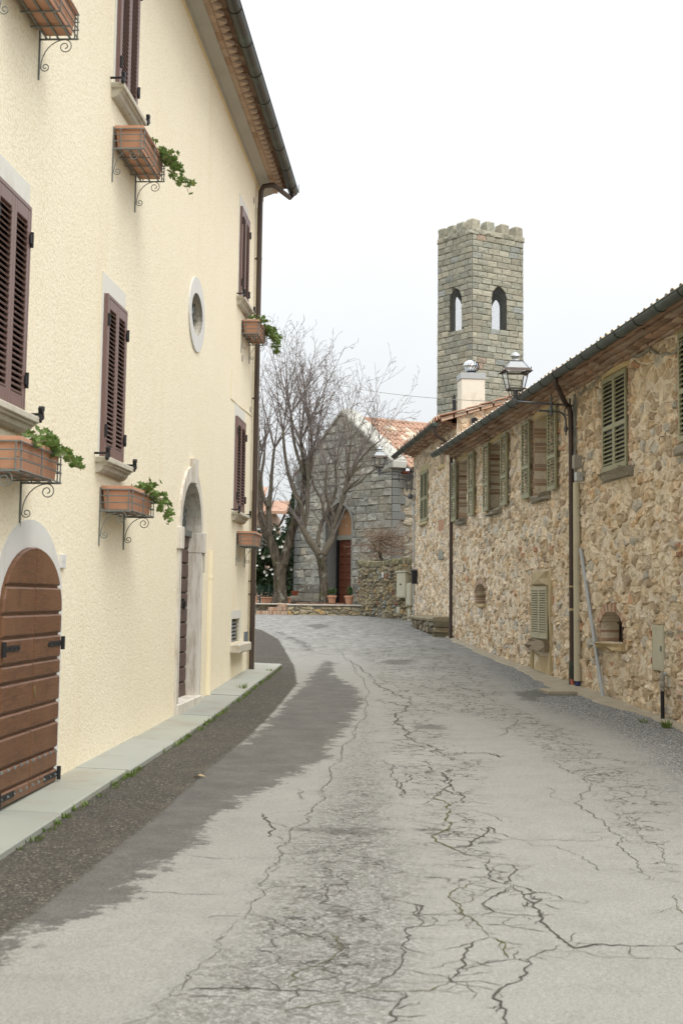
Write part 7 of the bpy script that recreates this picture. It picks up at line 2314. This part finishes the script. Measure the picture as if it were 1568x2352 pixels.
    for sx in (-1, 1):
        for sy in (-1, 1):
            m.tube([(P+sx*u0, sy*u0, h0), (P+sx*u1, sy*u1, h1)], .008, 4); m.lathe([(.008, 0), (.012, .02), (.003, .04)], 6, (P+sx*(u0+.03), sy*(u0+.03), h0-.02))
    m.box(P-u1-.01, P+u1+.01, -u1-.01, u1+.01, h1-.004, h1+.010); m.build('hood_bars', 'lamp_iron', t)
    m = MB(); m.lathe([(.075, h1+.01), (.060, h1+.03), (.045, h1+.055), (.050, h1+.065), (.082, h1+.085), (.085, h1+.095), (.070, h1+.125), (.045, h1+.15), (.015, h1+.165), (.008, h1+.175), (.013, h1+.185), (.004, h1+.20)], 16, (P, 0, 0))
    smooth_by_angle(m.build('finial_cap', 'tin', t), 40)
    return t
def lamp_matrix(u, v, arm=0.0):
    s, h = RF.hit(u, v)
    o = RF.w(s, .03, h)
    return Matrix.Translation(o) @ Matrix((RF.y, -RF.x, RF.z)).transposed().to_4x4()
street_lamp(lamp_matrix(1320, 932), 'near wall lantern on an iron bracket in front of the bell tower')
street_lamp(lamp_matrix(946, 1093), 'far wall lantern on an iron bracket in front of the church gable')

# overhead wire from behind the trees to the near house
wa = RF.w(*(lambda q: (q[0], .25, q[1]))(RF.hit(1262, 925, .25))); wb_ = at_depth(700, 862, 58)
pts = []
for k in range(41):
    t = k/40; p = wa.lerp(wb_, t); p.z -= 1.0*4*t*(1-t)*.25
    pts.append(tuple(p))
m = MB(); m.tube(pts, .007, 5); tag(m.build('overhead_wire', 'cable_grey'), 'thin overhead wire crossing the sky in front of the bell tower', 'wire')
anc = RF.inv @ wa

# ---------------------------------------------------------------- bare trees
def grow_shoot(tb, p, d, L, r, rng, depth, up=.06, segs=None, stats=None):
    """a whippy shoot with alternating side twigs; tb collects tubes"""
    n = segs or max(3, int(L/.28))
    pts = [Vector(p)]; rs = [r]; d = Vector(d).normalized()
    dirs = [d.copy()]
    for i in range(n):
        d = (d + Vector((rng.uniform(-1, 1), rng.uniform(-1, 1), rng.uniform(-1, 1)))*.10 + Vector((0, 0, up))).normalized()
        pts.append(pts[-1] + d*(L/n)); rs.append(max(.0046, r*(1 - .86*(i+1)/n))); dirs.append(d.copy())
    tb.tube(pts, rs, 5 if r > .012 else 3, caps=False)
    if depth <= 0: return
    k = rng.randint(0, 1)
    for i in range(1, n+1):
        if i < n*.15 and depth > 1: continue
        cnt = 2 if (depth == 1 and rng.random() < .75) else 1
        for _ in range(cnt):
            if rng.random() < (.93 if depth > 1 else .85):
                a = dirs[i].orthogonal().normalized()
                a = Matrix.Rotation(rng.uniform(0, 2*PI), 3, dirs[i]) @ a
                ang = rng.uniform(.55, 1.0)
                nd = dirs[i]*math.cos(ang) + a*math.sin(ang)
                ll = L*(.46 if depth > 1 else .36)*(1.15 - .65*i/n)*rng.uniform(.6, 1.15)
                if ll > .06: grow_shoot(tb, pts[i], nd, ll, max(.0056, rs[i]*.62), rng, depth-1, up*.9)

def bare_tree(label, base_px, Y, trunk, limbs, seed, crown):
    """trunk and limbs are traced; shoots grow from the limb ends"""
    rng = random.Random(seed)
    b = at_depth(*base_px, Y); b.z = TZ - .02
    t = thing('bare_tree', label, 'tree', Matrix.Translation(b), 'bare trees on the church terrace')
    S = Y/F
    P = lambda u, v, dy=0: at_depth(u, v, Y+dy) - b
    def wob(pts, rs, mat, name, n=12, wobble=.02):
        # smooth polyline
        out, rr = [], []
        for i in range(len(pts)-1):
            p0 = pts[max(i-1, 0)]; p1, p2 = pts[i], pts[i+1]; p3 = pts[min(i+2, len(pts)-1)]
            for k in range(4):
                q = k/4
                out.append(.5*((2*p1) + (p2-p0)*q + (2*p0-5*p1+4*p2-p3)*q*q + (3*p1-p0-3*p2+p3)*q**3)); rr.append(rs[i]+(rs[i+1]-rs[i])*q)
        out.append(pts[-1]); rr.append(rs[-1])
        m = MB(); m.tube(out, rr, n)
        m.v = [tuple(Vector(v) + Vector((rng.uniform(-1, 1), rng.uniform(-1, 1), rng.uniform(-1, 1)))*wobble*.6) for v in m.v]
        o = m.build(name, mat, t, smooth=True)
        return out
    pts = [P(u, v) for u, v, w in trunk]; rs = [w*S/2 for u, v, w in trunk]
    pts = [pts[0] - Vector((0, 0, .12))] + pts; rs = [rs[0]*1.35] + rs
    wob(pts, rs, 'bark', 'trunk', 16, .03)
    ends = []
    for l in limbs:
        dys = l[0]; pl = l[1]
        pp = [P(u, v, dys*i/(len(pl)-1)) for i, (u, v, w) in enumerate(pl)]
        wob(pp, [w*S/2*1.15 for u, v, w in pl], 'bark' if pl[0][2] > 15 else 'limb_bark', 'limb', 10, .012)
        ends.append((pp[-1], (pp[-1]-pp[-2]).normalized(), pl[-1][2]*S/2, l[2] if len(l) > 2 else 1.0))
        # side shoots from the upper limb
        for k in range(2, len(pp)):
            if rng.random() < .8:
                ends.append((pp[k-1].lerp(pp[k], rng.random()), (pp[k]-pp[k-1]).normalized()*.4 + Vector((rng.uniform(-.8, .8), rng.uniform(-.8, .8), .6)), pl[k][2]*S/2*.45, .55))
    tb = MB()
    for (p, d, r, k) in ends:
        nb = crown[0] if k >= 1 else 2
        for j in range(nb):
            dd = (d*.75 + Vector((rng.uniform(-.72, .78), rng.uniform(-.6, .6), rng.uniform(.05, .75)))).normalized()
            L = crown[1]*k*rng.uniform(.62, 1.1)
            grow_shoot(tb, p, dd, L, min(r*.7, .038), rng, crown[2], crown[3])
    o = tb.build('crown_twigs', 'twig', t); o['kind'] = 'stuff'
    print('tree', len(tb.f))
    return t
# left tree, V-forked
bare_tree('stout bare tree with mossy V-forked trunk next to the stucco house corner', (642.5, 1384), 46.6,
    [(642.5, 1384, 40), (643, 1360, 30), (642, 1330, 27), (643, 1305, 29), (644, 1292, 30)],
    [(-.2, [(638, 1305, 19), (630, 1268, 19), (620, 1240, 17), (606, 1210, 15), (598, 1170, 12), (596, 1130, 10), (592, 1080, 8)], 1.0),
     (.3, [(618, 1235, 12), (618, 1200, 11), (617, 1160, 11), (622, 1125, 9), (624, 1085, 7), (630, 1030, 5)], 1.0),
     (-.3, [(617, 1165, 9), (604, 1140, 8), (600, 1100, 6), (608, 1040, 5)], .9),
     (.1, [(650, 1300, 18), (657, 1268, 19), (664, 1245, 18), (672, 1215, 17), (683, 1180, 16), (694, 1150, 13), (699, 1120, 11), (697, 1070, 9), (690, 1010, 6)], 1.0),
     (.6, [(698, 1130, 9), (712, 1085, 8), (716, 1030, 6), (712, 970, 5)], 1.0),
     (-.6, [(690, 1160, 8), (668, 1110, 7), (655, 1050, 6), (650, 990, 5)], 1.0),
     (.4, [(697, 1090, 7), (676, 1020, 6), (668, 950, 5)], 1.0)],
    4, (6, 3.05, 3, .045))
bare_tree('slender bare tree with twisting limbs in front of the church door', (744, 1384), 46.3,
    [(744, 1384, 27), (744, 1360, 21), (743, 1330, 19), (739, 1300, 19), (737, 1280, 22), (737, 1272, 23)],
    [(-.1, [(733, 1275, 15), (722, 1256, 15), (712, 1243, 14), (701, 1226, 12), (693, 1209, 12)], .3),
     (-.2, [(693, 1212, 9), (696, 1192, 7), (695, 1172, 7), (690, 1155, 6), (676, 1137, 5), (672, 1110, 4)], .9),
     (.2, [(697, 1212, 9), (705, 1180, 8), (706, 1150, 8), (708, 1110, 7), (707, 1060, 6)], 1.0),
     (.0, [(742, 1275, 14), (754, 1252, 15), (761, 1238, 13), (764, 1220, 11), (768, 1202, 10), (776, 1180, 9), (784, 1155, 8), (789, 1130, 7), (796, 1100, 6)], 1.0),
     (.3, [(762, 1228, 9), (756, 1205, 8), (748, 1190, 7), (743, 1178, 7), (741, 1160, 5), (734, 1140, 5), (722, 1120, 4), (714, 1090, 3)], .9),
     (.5, [(730, 1255, 9), (731, 1235, 8), (736, 1210, 8), (746, 1185, 8), (756, 1165, 7), (766, 1145, 6), (772, 1115, 5), (770, 1070, 4)], 1.0),
     (-.4, [(768, 1203, 7), (764, 1180, 6), (752, 1150, 6), (748, 1120, 5), (750, 1070, 4)], 1.0),
     (-.5, [(789, 1135, 5), (806, 1115, 4), (825, 1100, 3)], .9),
     (.6, [(793, 1120, 5), (812, 1085, 4), (838, 1060, 3)], .8),
     (-.3, [(796, 1105, 5), (800, 1060, 4), (806, 1010, 3)], 1.0),
     (-.6, [(800, 1100, 4.5), (822, 1062, 3.6), (848, 1032, 3), (872, 1012, 2.5)], .75),
     (-.2, [(790, 1128, 4.5), (822, 1110, 3.6), (850, 1085, 3), (878, 1070, 2.5)], .7)],
    12, (6, 2.9, 3, .03))

# pruned shrub behind the garden wall
rng = random.Random(5)
sb = at_depth(872, 1290, 46.3); sb.z = TZ
shrub = thing('pruned_shrub', 'tangled leafless pruned shrub behind the garden wall', 'shrub', Matrix.Translation(sb))
m = MB(); P = lambda u, v: at_depth(u, v, 46.3) - sb
m.tube([P(878, 1300) - Vector((0, 0, .9)), P(879, 1298), P(874, 1280), P(871, 1262), P(874, 1245), P(884, 1237)], [.07, .06, .055, .05, .05, .04], 8); m.build('trunk', 'bark', shrub, smooth=True)
tb = MB()
for k in range(95):
    u, v = rng.choice([(874, 1245), (884, 1238), (890, 1240), (872, 1262), (900, 1238), (868, 1240), (910, 1245), (925, 1255), (860, 1262)])
    p = P(u + rng.uniform(-10, 10), v + rng.uniform(-10, 14))
    d = Vector((rng.uniform(-.9, 1.1), rng.uniform(-1, .4), rng.uniform(-.25, .9)))
    grow_shoot(tb, p, d, rng.uniform(.5, 1.15), .014, rng, 2, -.07)
for k in range(60):
    p = P(rng.uniform(850, 935), rng.uniform(1250, 1292)) + Vector((0, rng.uniform(-.4, .4), 0))
    grow_shoot(tb, p, Vector((rng.uniform(-1, 1), rng.uniform(-.6, .3), rng.uniform(-.4, .7))), rng.uniform(.4, .9), .012, rng, 1, -.08)
o = tb.build('crown_twigs', 'vine_twig', shrub); o['kind'] = 'stuff'

# ---------------------------------------------------------------- leafy masses
def leaf_cloud(rng, n, fn, size, fold=.3):
    """n small leaf faces placed by fn() -> (point, outward)"""
    v, f = [], []
    for _ in range(n):
        p, o = fn()
        a = Vector((rng.uniform(-1, 1), rng.uniform(-1, 1), rng.uniform(-1, 1)))
        nrm = (o*.8 + a*.8).normalized(); x = nrm.orthogonal().normalized()
        x = Matrix.Rotation(rng.uniform(0, 6.28), 3, nrm) @ x; y = nrm.cross(x)
        s = size*rng.uniform(.6, 1.3); b = len(v)
        v += [p - y*s, p + x*s*.5 + nrm*s*fold*.3, p + y*s, p - x*s*.5 + nrm*s*fold*.3]; f.append((b, b+1, b+2, b+3))
    return v, f
def lumps(rng, n, box, r):
    return [(Vector((rng.uniform(*box[0]), rng.uniform(*box[1]), rng.uniform(*box[2]))), rng.uniform(*r)) for _ in range(n)]
def cloud_fn(rng, ls):
    def fn():
        c, r = rng.choice(ls)
        d = Vector((rng.gauss(0, 1), rng.gauss(0, 1), rng.gauss(0, 1))).normalized()
        return c + d*r*(rng.random()**.35), d
    return fn
rng = random.Random(17)
cb0 = at_depth(624, 1384, 53.5); cb0.z = TZ
cam_b = thing('camellia_bush', 'dark evergreen camellia bush with white flowers behind the left tree', 'bush', Matrix.Translation(cb0))
ls = lumps(rng, 46, ((-1.2, .52), (-.4, .9), (.7, 2.65)), (.25, .45)) + [(Vector((x, 0, .5)), .5) for x in (-1, -.5, 0, .45)]
m = MB(); m.add(*leaf_cloud(rng, 15000, cloud_fn(rng, ls), .065)); o = m.build('foliage', 'camellia_leaf', cam_b); o['kind'] = 'stuff'
m = MB()
for x in (-.7, -.1, .5): m.tube([(x, .2, -.1), (x+.05, .2, .8), (x+.1, .1, 1.8)], [.05, .04, .02], 6)
m.build('stem', 'bark', cam_b)
petal = MB()
for k in range(6):
    w = 2*PI*k/6; petal.add([(0, 0, 0), (.05*math.cos(w-.5), .05*math.sin(w-.5), .02), (.085*math.cos(w), .085*math.sin(w), .045), (.05*math.cos(w+.5), .05*math.sin(w+.5), .02)], [(0, 1, 2, 3)])
pme = petal.mesh('flower', 'petal_white')
for k in range(95):
    fn = cloud_fn(rng, ls[:46]); p, d = fn()
    c, r_ = rng.choice(ls[:46]); d = Vector((rng.gauss(0, .6), -abs(rng.gauss(.7, .4)), rng.gauss(.3, .5))).normalized()
    p = c + d*r_*1.03
    if p.z < 1.2 and rng.random() < .7: continue
    o = link_obj('flower', pme, cam_b, p); o.rotation_euler = d.to_track_quat('Z', 'Y').to_euler(); s = rng.uniform(.6, 1.15); o.scale = (s, s, s)
# cypress at the church's left edge
cy = at_depth(676, 1384, 57.0); cy.z = TZ
cyp = thing('cypress_tree', 'narrow dark cypress standing against the left edge of the church', 'tree', Matrix.Translation(cy))
htop = (1374-1112)/F*57 + .2
def cfn():
    z = rng.uniform(.3, htop); r = .55*(1-(z/htop)**2.2) + .06
    w = rng.uniform(0, 2*PI); rr = r*(rng.random()**.4)*(1 + .18*math.sin(5*w + z*3))
    return Vector((rr*math.cos(w), rr*math.sin(w), z)), Vector((math.cos(w), math.sin(w), .8))
m = MB(); m.add(*leaf_cloud(rng, 7000, cfn, .075)); o = m.build('crown', 'cypress_leaf', cyp); o['kind'] = 'stuff'
m = MB(); m.tube([(0, 0, -.1), (0, 0, htop*.85)], [.12, .03], 8); m.build('trunk', 'bark', cyp)
# garden greenery behind the garden wall
hb = at_depth(925, 1290, 46.0); hb.z = TZ
hd = thing('low_hedge', 'low green hedge plants showing above the garden wall', 'hedge', Matrix.Translation(hb))
m = MB(); m.add(*leaf_cloud(rng, 2600, cloud_fn(rng, lumps(rng, 16, ((-.55, .75), (-.25, .3), (.85, 1.22)), (.10, .2))), .035)); o = m.build('foliage', 'hedge_leaf', hd); o['kind'] = 'stuff'
m = MB(); m.tube([(0, 0, 0), (0, 0, .9)], .03, 6); m.build('stem', 'bark', hd)
# green wire fence before the camellia
fa = at_depth(575, 1384, 48.6); fb = at_depth(640, 1384, 48.9)
fen = thing('wire_fence', 'green wire mesh fence in front of the camellia bush', 'fence', Matrix.Translation((fa.x, fa.y, TZ)))
dv = Vector((fb.x-fa.x, fb.y-fa.y, 0)); FLn = dv.length; dv.normalize()
hf = 40/F*48.7
m = MB()
k = -1.2
while k < FLn:
    m.tube([dv*max(k, 0) + Vector((0, 0, max(0, -k))), dv*min(k+hf, FLn) + Vector((0, 0, min(hf, FLn-k)))], .0025, 3) if FLn-k > .02 else None
    m.tube([dv*max(k, 0) + Vector((0, 0, hf-max(0, -k))), dv*min(k+hf, FLn) + Vector((0, 0, hf-min(hf, FLn-k)))], .0025, 3)
    k += .07
m.build('mesh', 'fence_green', fen)
for k in (0, .33, .66, 1): 
    m = MB(); m.tube([dv*FLn*k - Vector((0, 0, .1)), dv*FLn*k + Vector((0, 0, hf+.04))], .025, 8); m.build('post', 'fence_green', fen)
# pots and troughs
def pot(u, Y, label, h=.30, r=.16, plant=True):
    b = at_depth(u, 1384, Y); b.z = TZ
    t = thing('flower_pot', label, 'flower pot', Matrix.Translation(b), 'terracotta pots on the terrace')
    m = MB(); m.lathe([(r*.68, 0), (r*.92, h*.80), (r*1.06, h*.80), (r*1.08, h), (r*.92, h), (r*.90, h*.9)], 16); smooth_by_angle(m.build('pot', 'terracotta', t), 40)
    m = MB(); m.lathe([(r*.88, h*.86), (.01, h*.9)], 12); m.build('soil', 'soil', t)
    if plant:
        m = MB(); m.add(*leaf_cloud(rng, 260, cloud_fn(rng, lumps(rng, 7, ((-.1, .1), (-.1, .1), (h, h+.26)), (.05, .11))), .032)); o = m.build('foliage', 'hedge_leaf', t); o['kind'] = 'stuff'
pot(761.5, 46.2, 'terracotta pot with small plant left of the church door', .30, .15)
pot(801.5, 46.0, 'terracotta pot with small plant right of the church door', .30, .15)
def trough(u0, u1, Y, label):
    b = at_depth((u0+u1)/2, 1384, Y); b.z = TZ; w = (u1-u0)/F*Y/2
    t = thing('terracotta_trough', label, 'planter', Matrix.Translation(b), 'terracotta troughs on the terrace')
    m = MB(); v = [(sx*w*.92, sy*.11, 0) for sx, sy in ((-1, -1), (1, -1), (1, 1), (-1, 1))] + [(sx*w, sy*.14, .22) for sx, sy in ((-1, -1), (1, -1), (1, 1), (-1, 1))] + [(sx*(w-.03), sy*.11, .22) for sx, sy in ((-1, -1), (1, -1), (1, 1), (-1, 1))] + [(sx*(w-.03), sy*.11, .15) for sx, sy in ((-1, -1), (1, -1), (1, 1), (-1, 1))]
    m.add(v, [(3, 2, 1, 0)] + [(4*j+i, 4*j+(i+1) % 4, 4*j+4+(i+1) % 4, 4*j+4+i) for j in range(3) for i in range(4)] + [(12, 13, 14, 15)]); m.build('trough', 'terracotta', t)
    m = MB(); m.cbox(-w-.01, w+.01, -.155, -.13, .185, .225, .004); m.build('rim', 'terracotta', t)
trough(600, 626, 47.2, 'long terracotta trough left of the forked tree trunk'); trough(584, 591, 47.2, 'terracotta trough end beside the stucco house corner'); trough(658, 668, 47.2, 'terracotta trough between the forked tree and the church')
b = at_depth(677, 1384, 47.9); b.z = TZ
us = thing('stone_urn', 'round weathered stone urn with a dark pot at the church corner', 'urn', Matrix.Translation(b))
m = MB(); m.lathe([(.10, 0), (.17, .06), (.19, .15), (.15, .25), (.10, .28)], 14); smooth_by_angle(m.build('urn', 'mortar_grey', us), 60)
m = MB(); m.lathe([(.08, .28), (.12, .40), (.13, .44), (.10, .44)], 12); m.build('pot', 'soffit_red', us)
# leaf litter under the trees
rngl = random.Random(2)
v, f = [], []
for _ in range(900):
    u = rngl.uniform(680, 795); p = at_depth(u, 1384, rngl.uniform(45.7, 47.2)); p.z = TZ + rngl.uniform(.005, .05)
    s = rngl.uniform(.02, .05); a = Vector((rngl.uniform(-1, 1), rngl.uniform(-1, 1), rngl.uniform(-.3, .3))).normalized(); b2 = a.orthogonal().normalized(); n0 = len(v)
    v += [p+a*s, p+b2*s*.5, p-a*s, p-b2*s*.5]; f.append((n0, n0+1, n0+2, n0+3))
m = MB(); m.add(v, f); o = m.build('fallen_leaves', 'leaf_litter'); o['kind'] = 'stuff'; tag(o, 'reddish fallen leaves scattered on the terrace under the trees', 'leaves')

# ---------------------------------------------------------------- beyond the terrace
pk = at_depth(604, 1374, 78.0)
ph = thing('pink_house', 'distant pink plastered house with tiled eaves between the tree trunks', 'house', Matrix.Translation((pk.x, 78, .9)))
S78 = 78/F
he = (1374-1183)*S78 + .8
x1 = (631-604)*S78; 
m = MB(); m.box(-6, x1, 0, 6, -1, he); m.build('wall', 'pink_plaster', ph)
m = MB(); m.add([(-6.5, -.6, he-.05), (x1+.9, -.6, he-.05), (x1+.9, 3, he+.75), (-6.5, 3, he+.75), (-6.5, -.6, he+.12), (x1+.9, -.6, he+.12), (x1+.9, 3, he+.92), (-6.5, 3, he+.92)], [(3, 2, 1, 0), (4, 5, 6, 7), (0, 1, 5, 4), (1, 2, 6, 5), (2, 3, 7, 6), (3, 0, 4, 7)]); rp = m.build('roof', 'roof_tile', ph)
m = MB(); m.box(-6, x1-1.0, .8, 5, he, he+1.1); m.build('upper_wall', 'brick_far', ph) if False else m.build('upper_wall', 'pink_plaster', ph)
m = MB(); m.add([(-6.5, .3, he+1.1), (x1-.6, .3, he+1.1), (x1-.6, 3, he+1.7), (-6.5, 3, he+1.7), (x1-.6, .3, he+.98), (-6.5, .3, he+.98)], [(0, 1, 2, 3), (5, 4, 1, 0)]); m.build('upper_roof', 'roof_tile', ph)
m = MB(); m.tube([(x1+.5, -.55, he-.05), (x1+.3, -.45, he-.5), (x1-.1, -.1, he-1.0), (x1-.1, -.1, -.8)], .07, 8); m.build('downpipe', 'downpipe_brown', ph)
bw = MB(); bw.box(-.5, .5, -.02, .02, -.7, .7)
for xx in (-2.2, -.9+ .0): bw.build('window', 'window_dark', ph, (xx-.4, -.01, he-1.6))
# far bare tree
rng = random.Random(40)
ft = at_depth(646, 1374, 70); ft.z = 1.2
t = thing('far_bare_tree', 'pale distant bare tree behind the camellia bush', 'tree', Matrix.Translation(ft))
m = MB(); m.tube([(0, 0, 0), (.05, 0, 2.0), (.0, 0, 3.0)], [.16, .12, .08], 8); m.build('trunk', 'limb_bark', t)
tb = MB()
for k in range(26):
    grow_shoot(tb, Vector((0, 0, rng.uniform(1.8, 3.2))), Vector((rng.uniform(-1, 1), rng.uniform(-1, 1), rng.uniform(.1, 1.2))), rng.uniform(1.2, 2.8), .03, rng, 2, .03)
o = tb.build('crown_twigs', 'vine_twig', t); o['kind'] = 'stuff'
# distant wooded rise
m = MB(); v = []; rng = random.Random(6); n = 60
for i in range(n+1):
    x = -60 + 120*i/n
    v += [(x, 130, -2), (x, 130 + rng.uniform(0, 3), 3.6 + 1.2*math.sin(i*.35) + rng.uniform(-.6, .9)), (x, 150, 4.5 + rng.uniform(-.5, .5)), (x, 190, -2)]
m.add(v, [(4*i+k, 4*i+4+k, 4*i+5+k, 4*i+1+k) for i in range(n) for k in range(3)])
o = m.build('hill', 'hill_scrub') if 'hill_scrub' in MATS else None
if o is None:
    simple('hill_scrub', (.12, .125, .085), .95, .3, .4); o = m.build('hill', 'hill_scrub')
o['kind'] = 'structure'

# ---------------------------------------------------------------- small growth along the street
def tuft(p, n, h, rng, v, f, spread=.05):
    for _ in range(n):
        a = rng.uniform(0, 2*PI); d = Vector((math.cos(a), math.sin(a), 0)); b = p + d*rng.uniform(0, spread)
        hh = h*rng.uniform(.5, 1.1); tip = b + d*hh*rng.uniform(.3, .9) + Vector((0, 0, hh)); mid = (b+tip)/2 + Vector((0, 0, hh*.15)); w = Vector((-d.y, d.x, 0))*.005
        n0 = len(v); v += [b-w, b+w, mid+w, mid-w, tip]; f += [(n0, n0+1, n0+2, n0+3), (n0+3, n0+2, n0+4)]
rng = random.Random(23)
v, f = [], []
for _ in range(260):
    x = rng.uniform(-3.2, S_END + .2)
    if rng.random() > .35 + .65*(math.sin(x*2.3)*.5+.5)**2: continue
    p = LF.w(x, -sw_w - rng.uniform(.0, .05), 0); p.z = gz(p.y)
    tuft(p, rng.randint(5, 12), rng.uniform(.02, .055), rng, v, f, .05)
m = MB(); m.add(v, f); o = m.build('edge_grass', 'grass_blade'); o['kind'] = 'stuff'; tag(o, 'short grass and moss growing along the pavement edge', 'grass')
def weed(px, label, n, h):
    p = at_ground(*px); v, f = [], []
    tuft(Vector((0, 0, 0)), n, h, rng, v, f, .07)
    m = MB(); m.add(v, f); o = m.build('weed_tuft', 'grass_blade', None, p); tag(o, label, 'weed', 'weed tufts on the street')
    return o
weed((558, 1588), 'taller weed tuft on the pavement edge below the vent window', 26, .14)
weed((620, 1546), 'low weed tuft at the corner end of the pavement', 40, .08)
weed((1531, 1672), 'largest grass tuft in the gravel near the right stone wall', 70, .10)
weed((1476, 1660), 'small weed in the gravel left of the grass tuft', 18, .07)
p = at_ground(455, 1787); v = [(-.06, -.02, .01), (.0, -.04, .03), (.07, .0, .015), (.02, .035, .03)]
m = MB(); m.add(v, [(0, 1, 2, 3)]); m.add([(a, b_, c - .006) for a, b_, c in v], [(3, 2, 1, 0)]); tag(m.build('fallen_leaf', 'dry_leaf', None, p), 'single pale dry leaf lying on the dark asphalt', 'leaf')
# drain cover in the apron
p = at_ground(1280, 1584, .05)
dc = thing('drain_cover', 'square concrete drain cover set in the apron below the downpipe', 'drain cover', Matrix.Translation((p.x, p.y, gz(p.y) + .012)) @ Matrix.Rotation(math.atan2(-RDIR.x, RDIR.y), 4, 'Z'))
m = MB(); m.cbox(-.22, .22, -.35, .35, -.02, .035, .006); m.build('frame', 'concrete', dc)
m = MB(); m.cbox(-.18, .18, -.31, .31, .03, .042, .004); m.build('lid', 'concrete', dc)
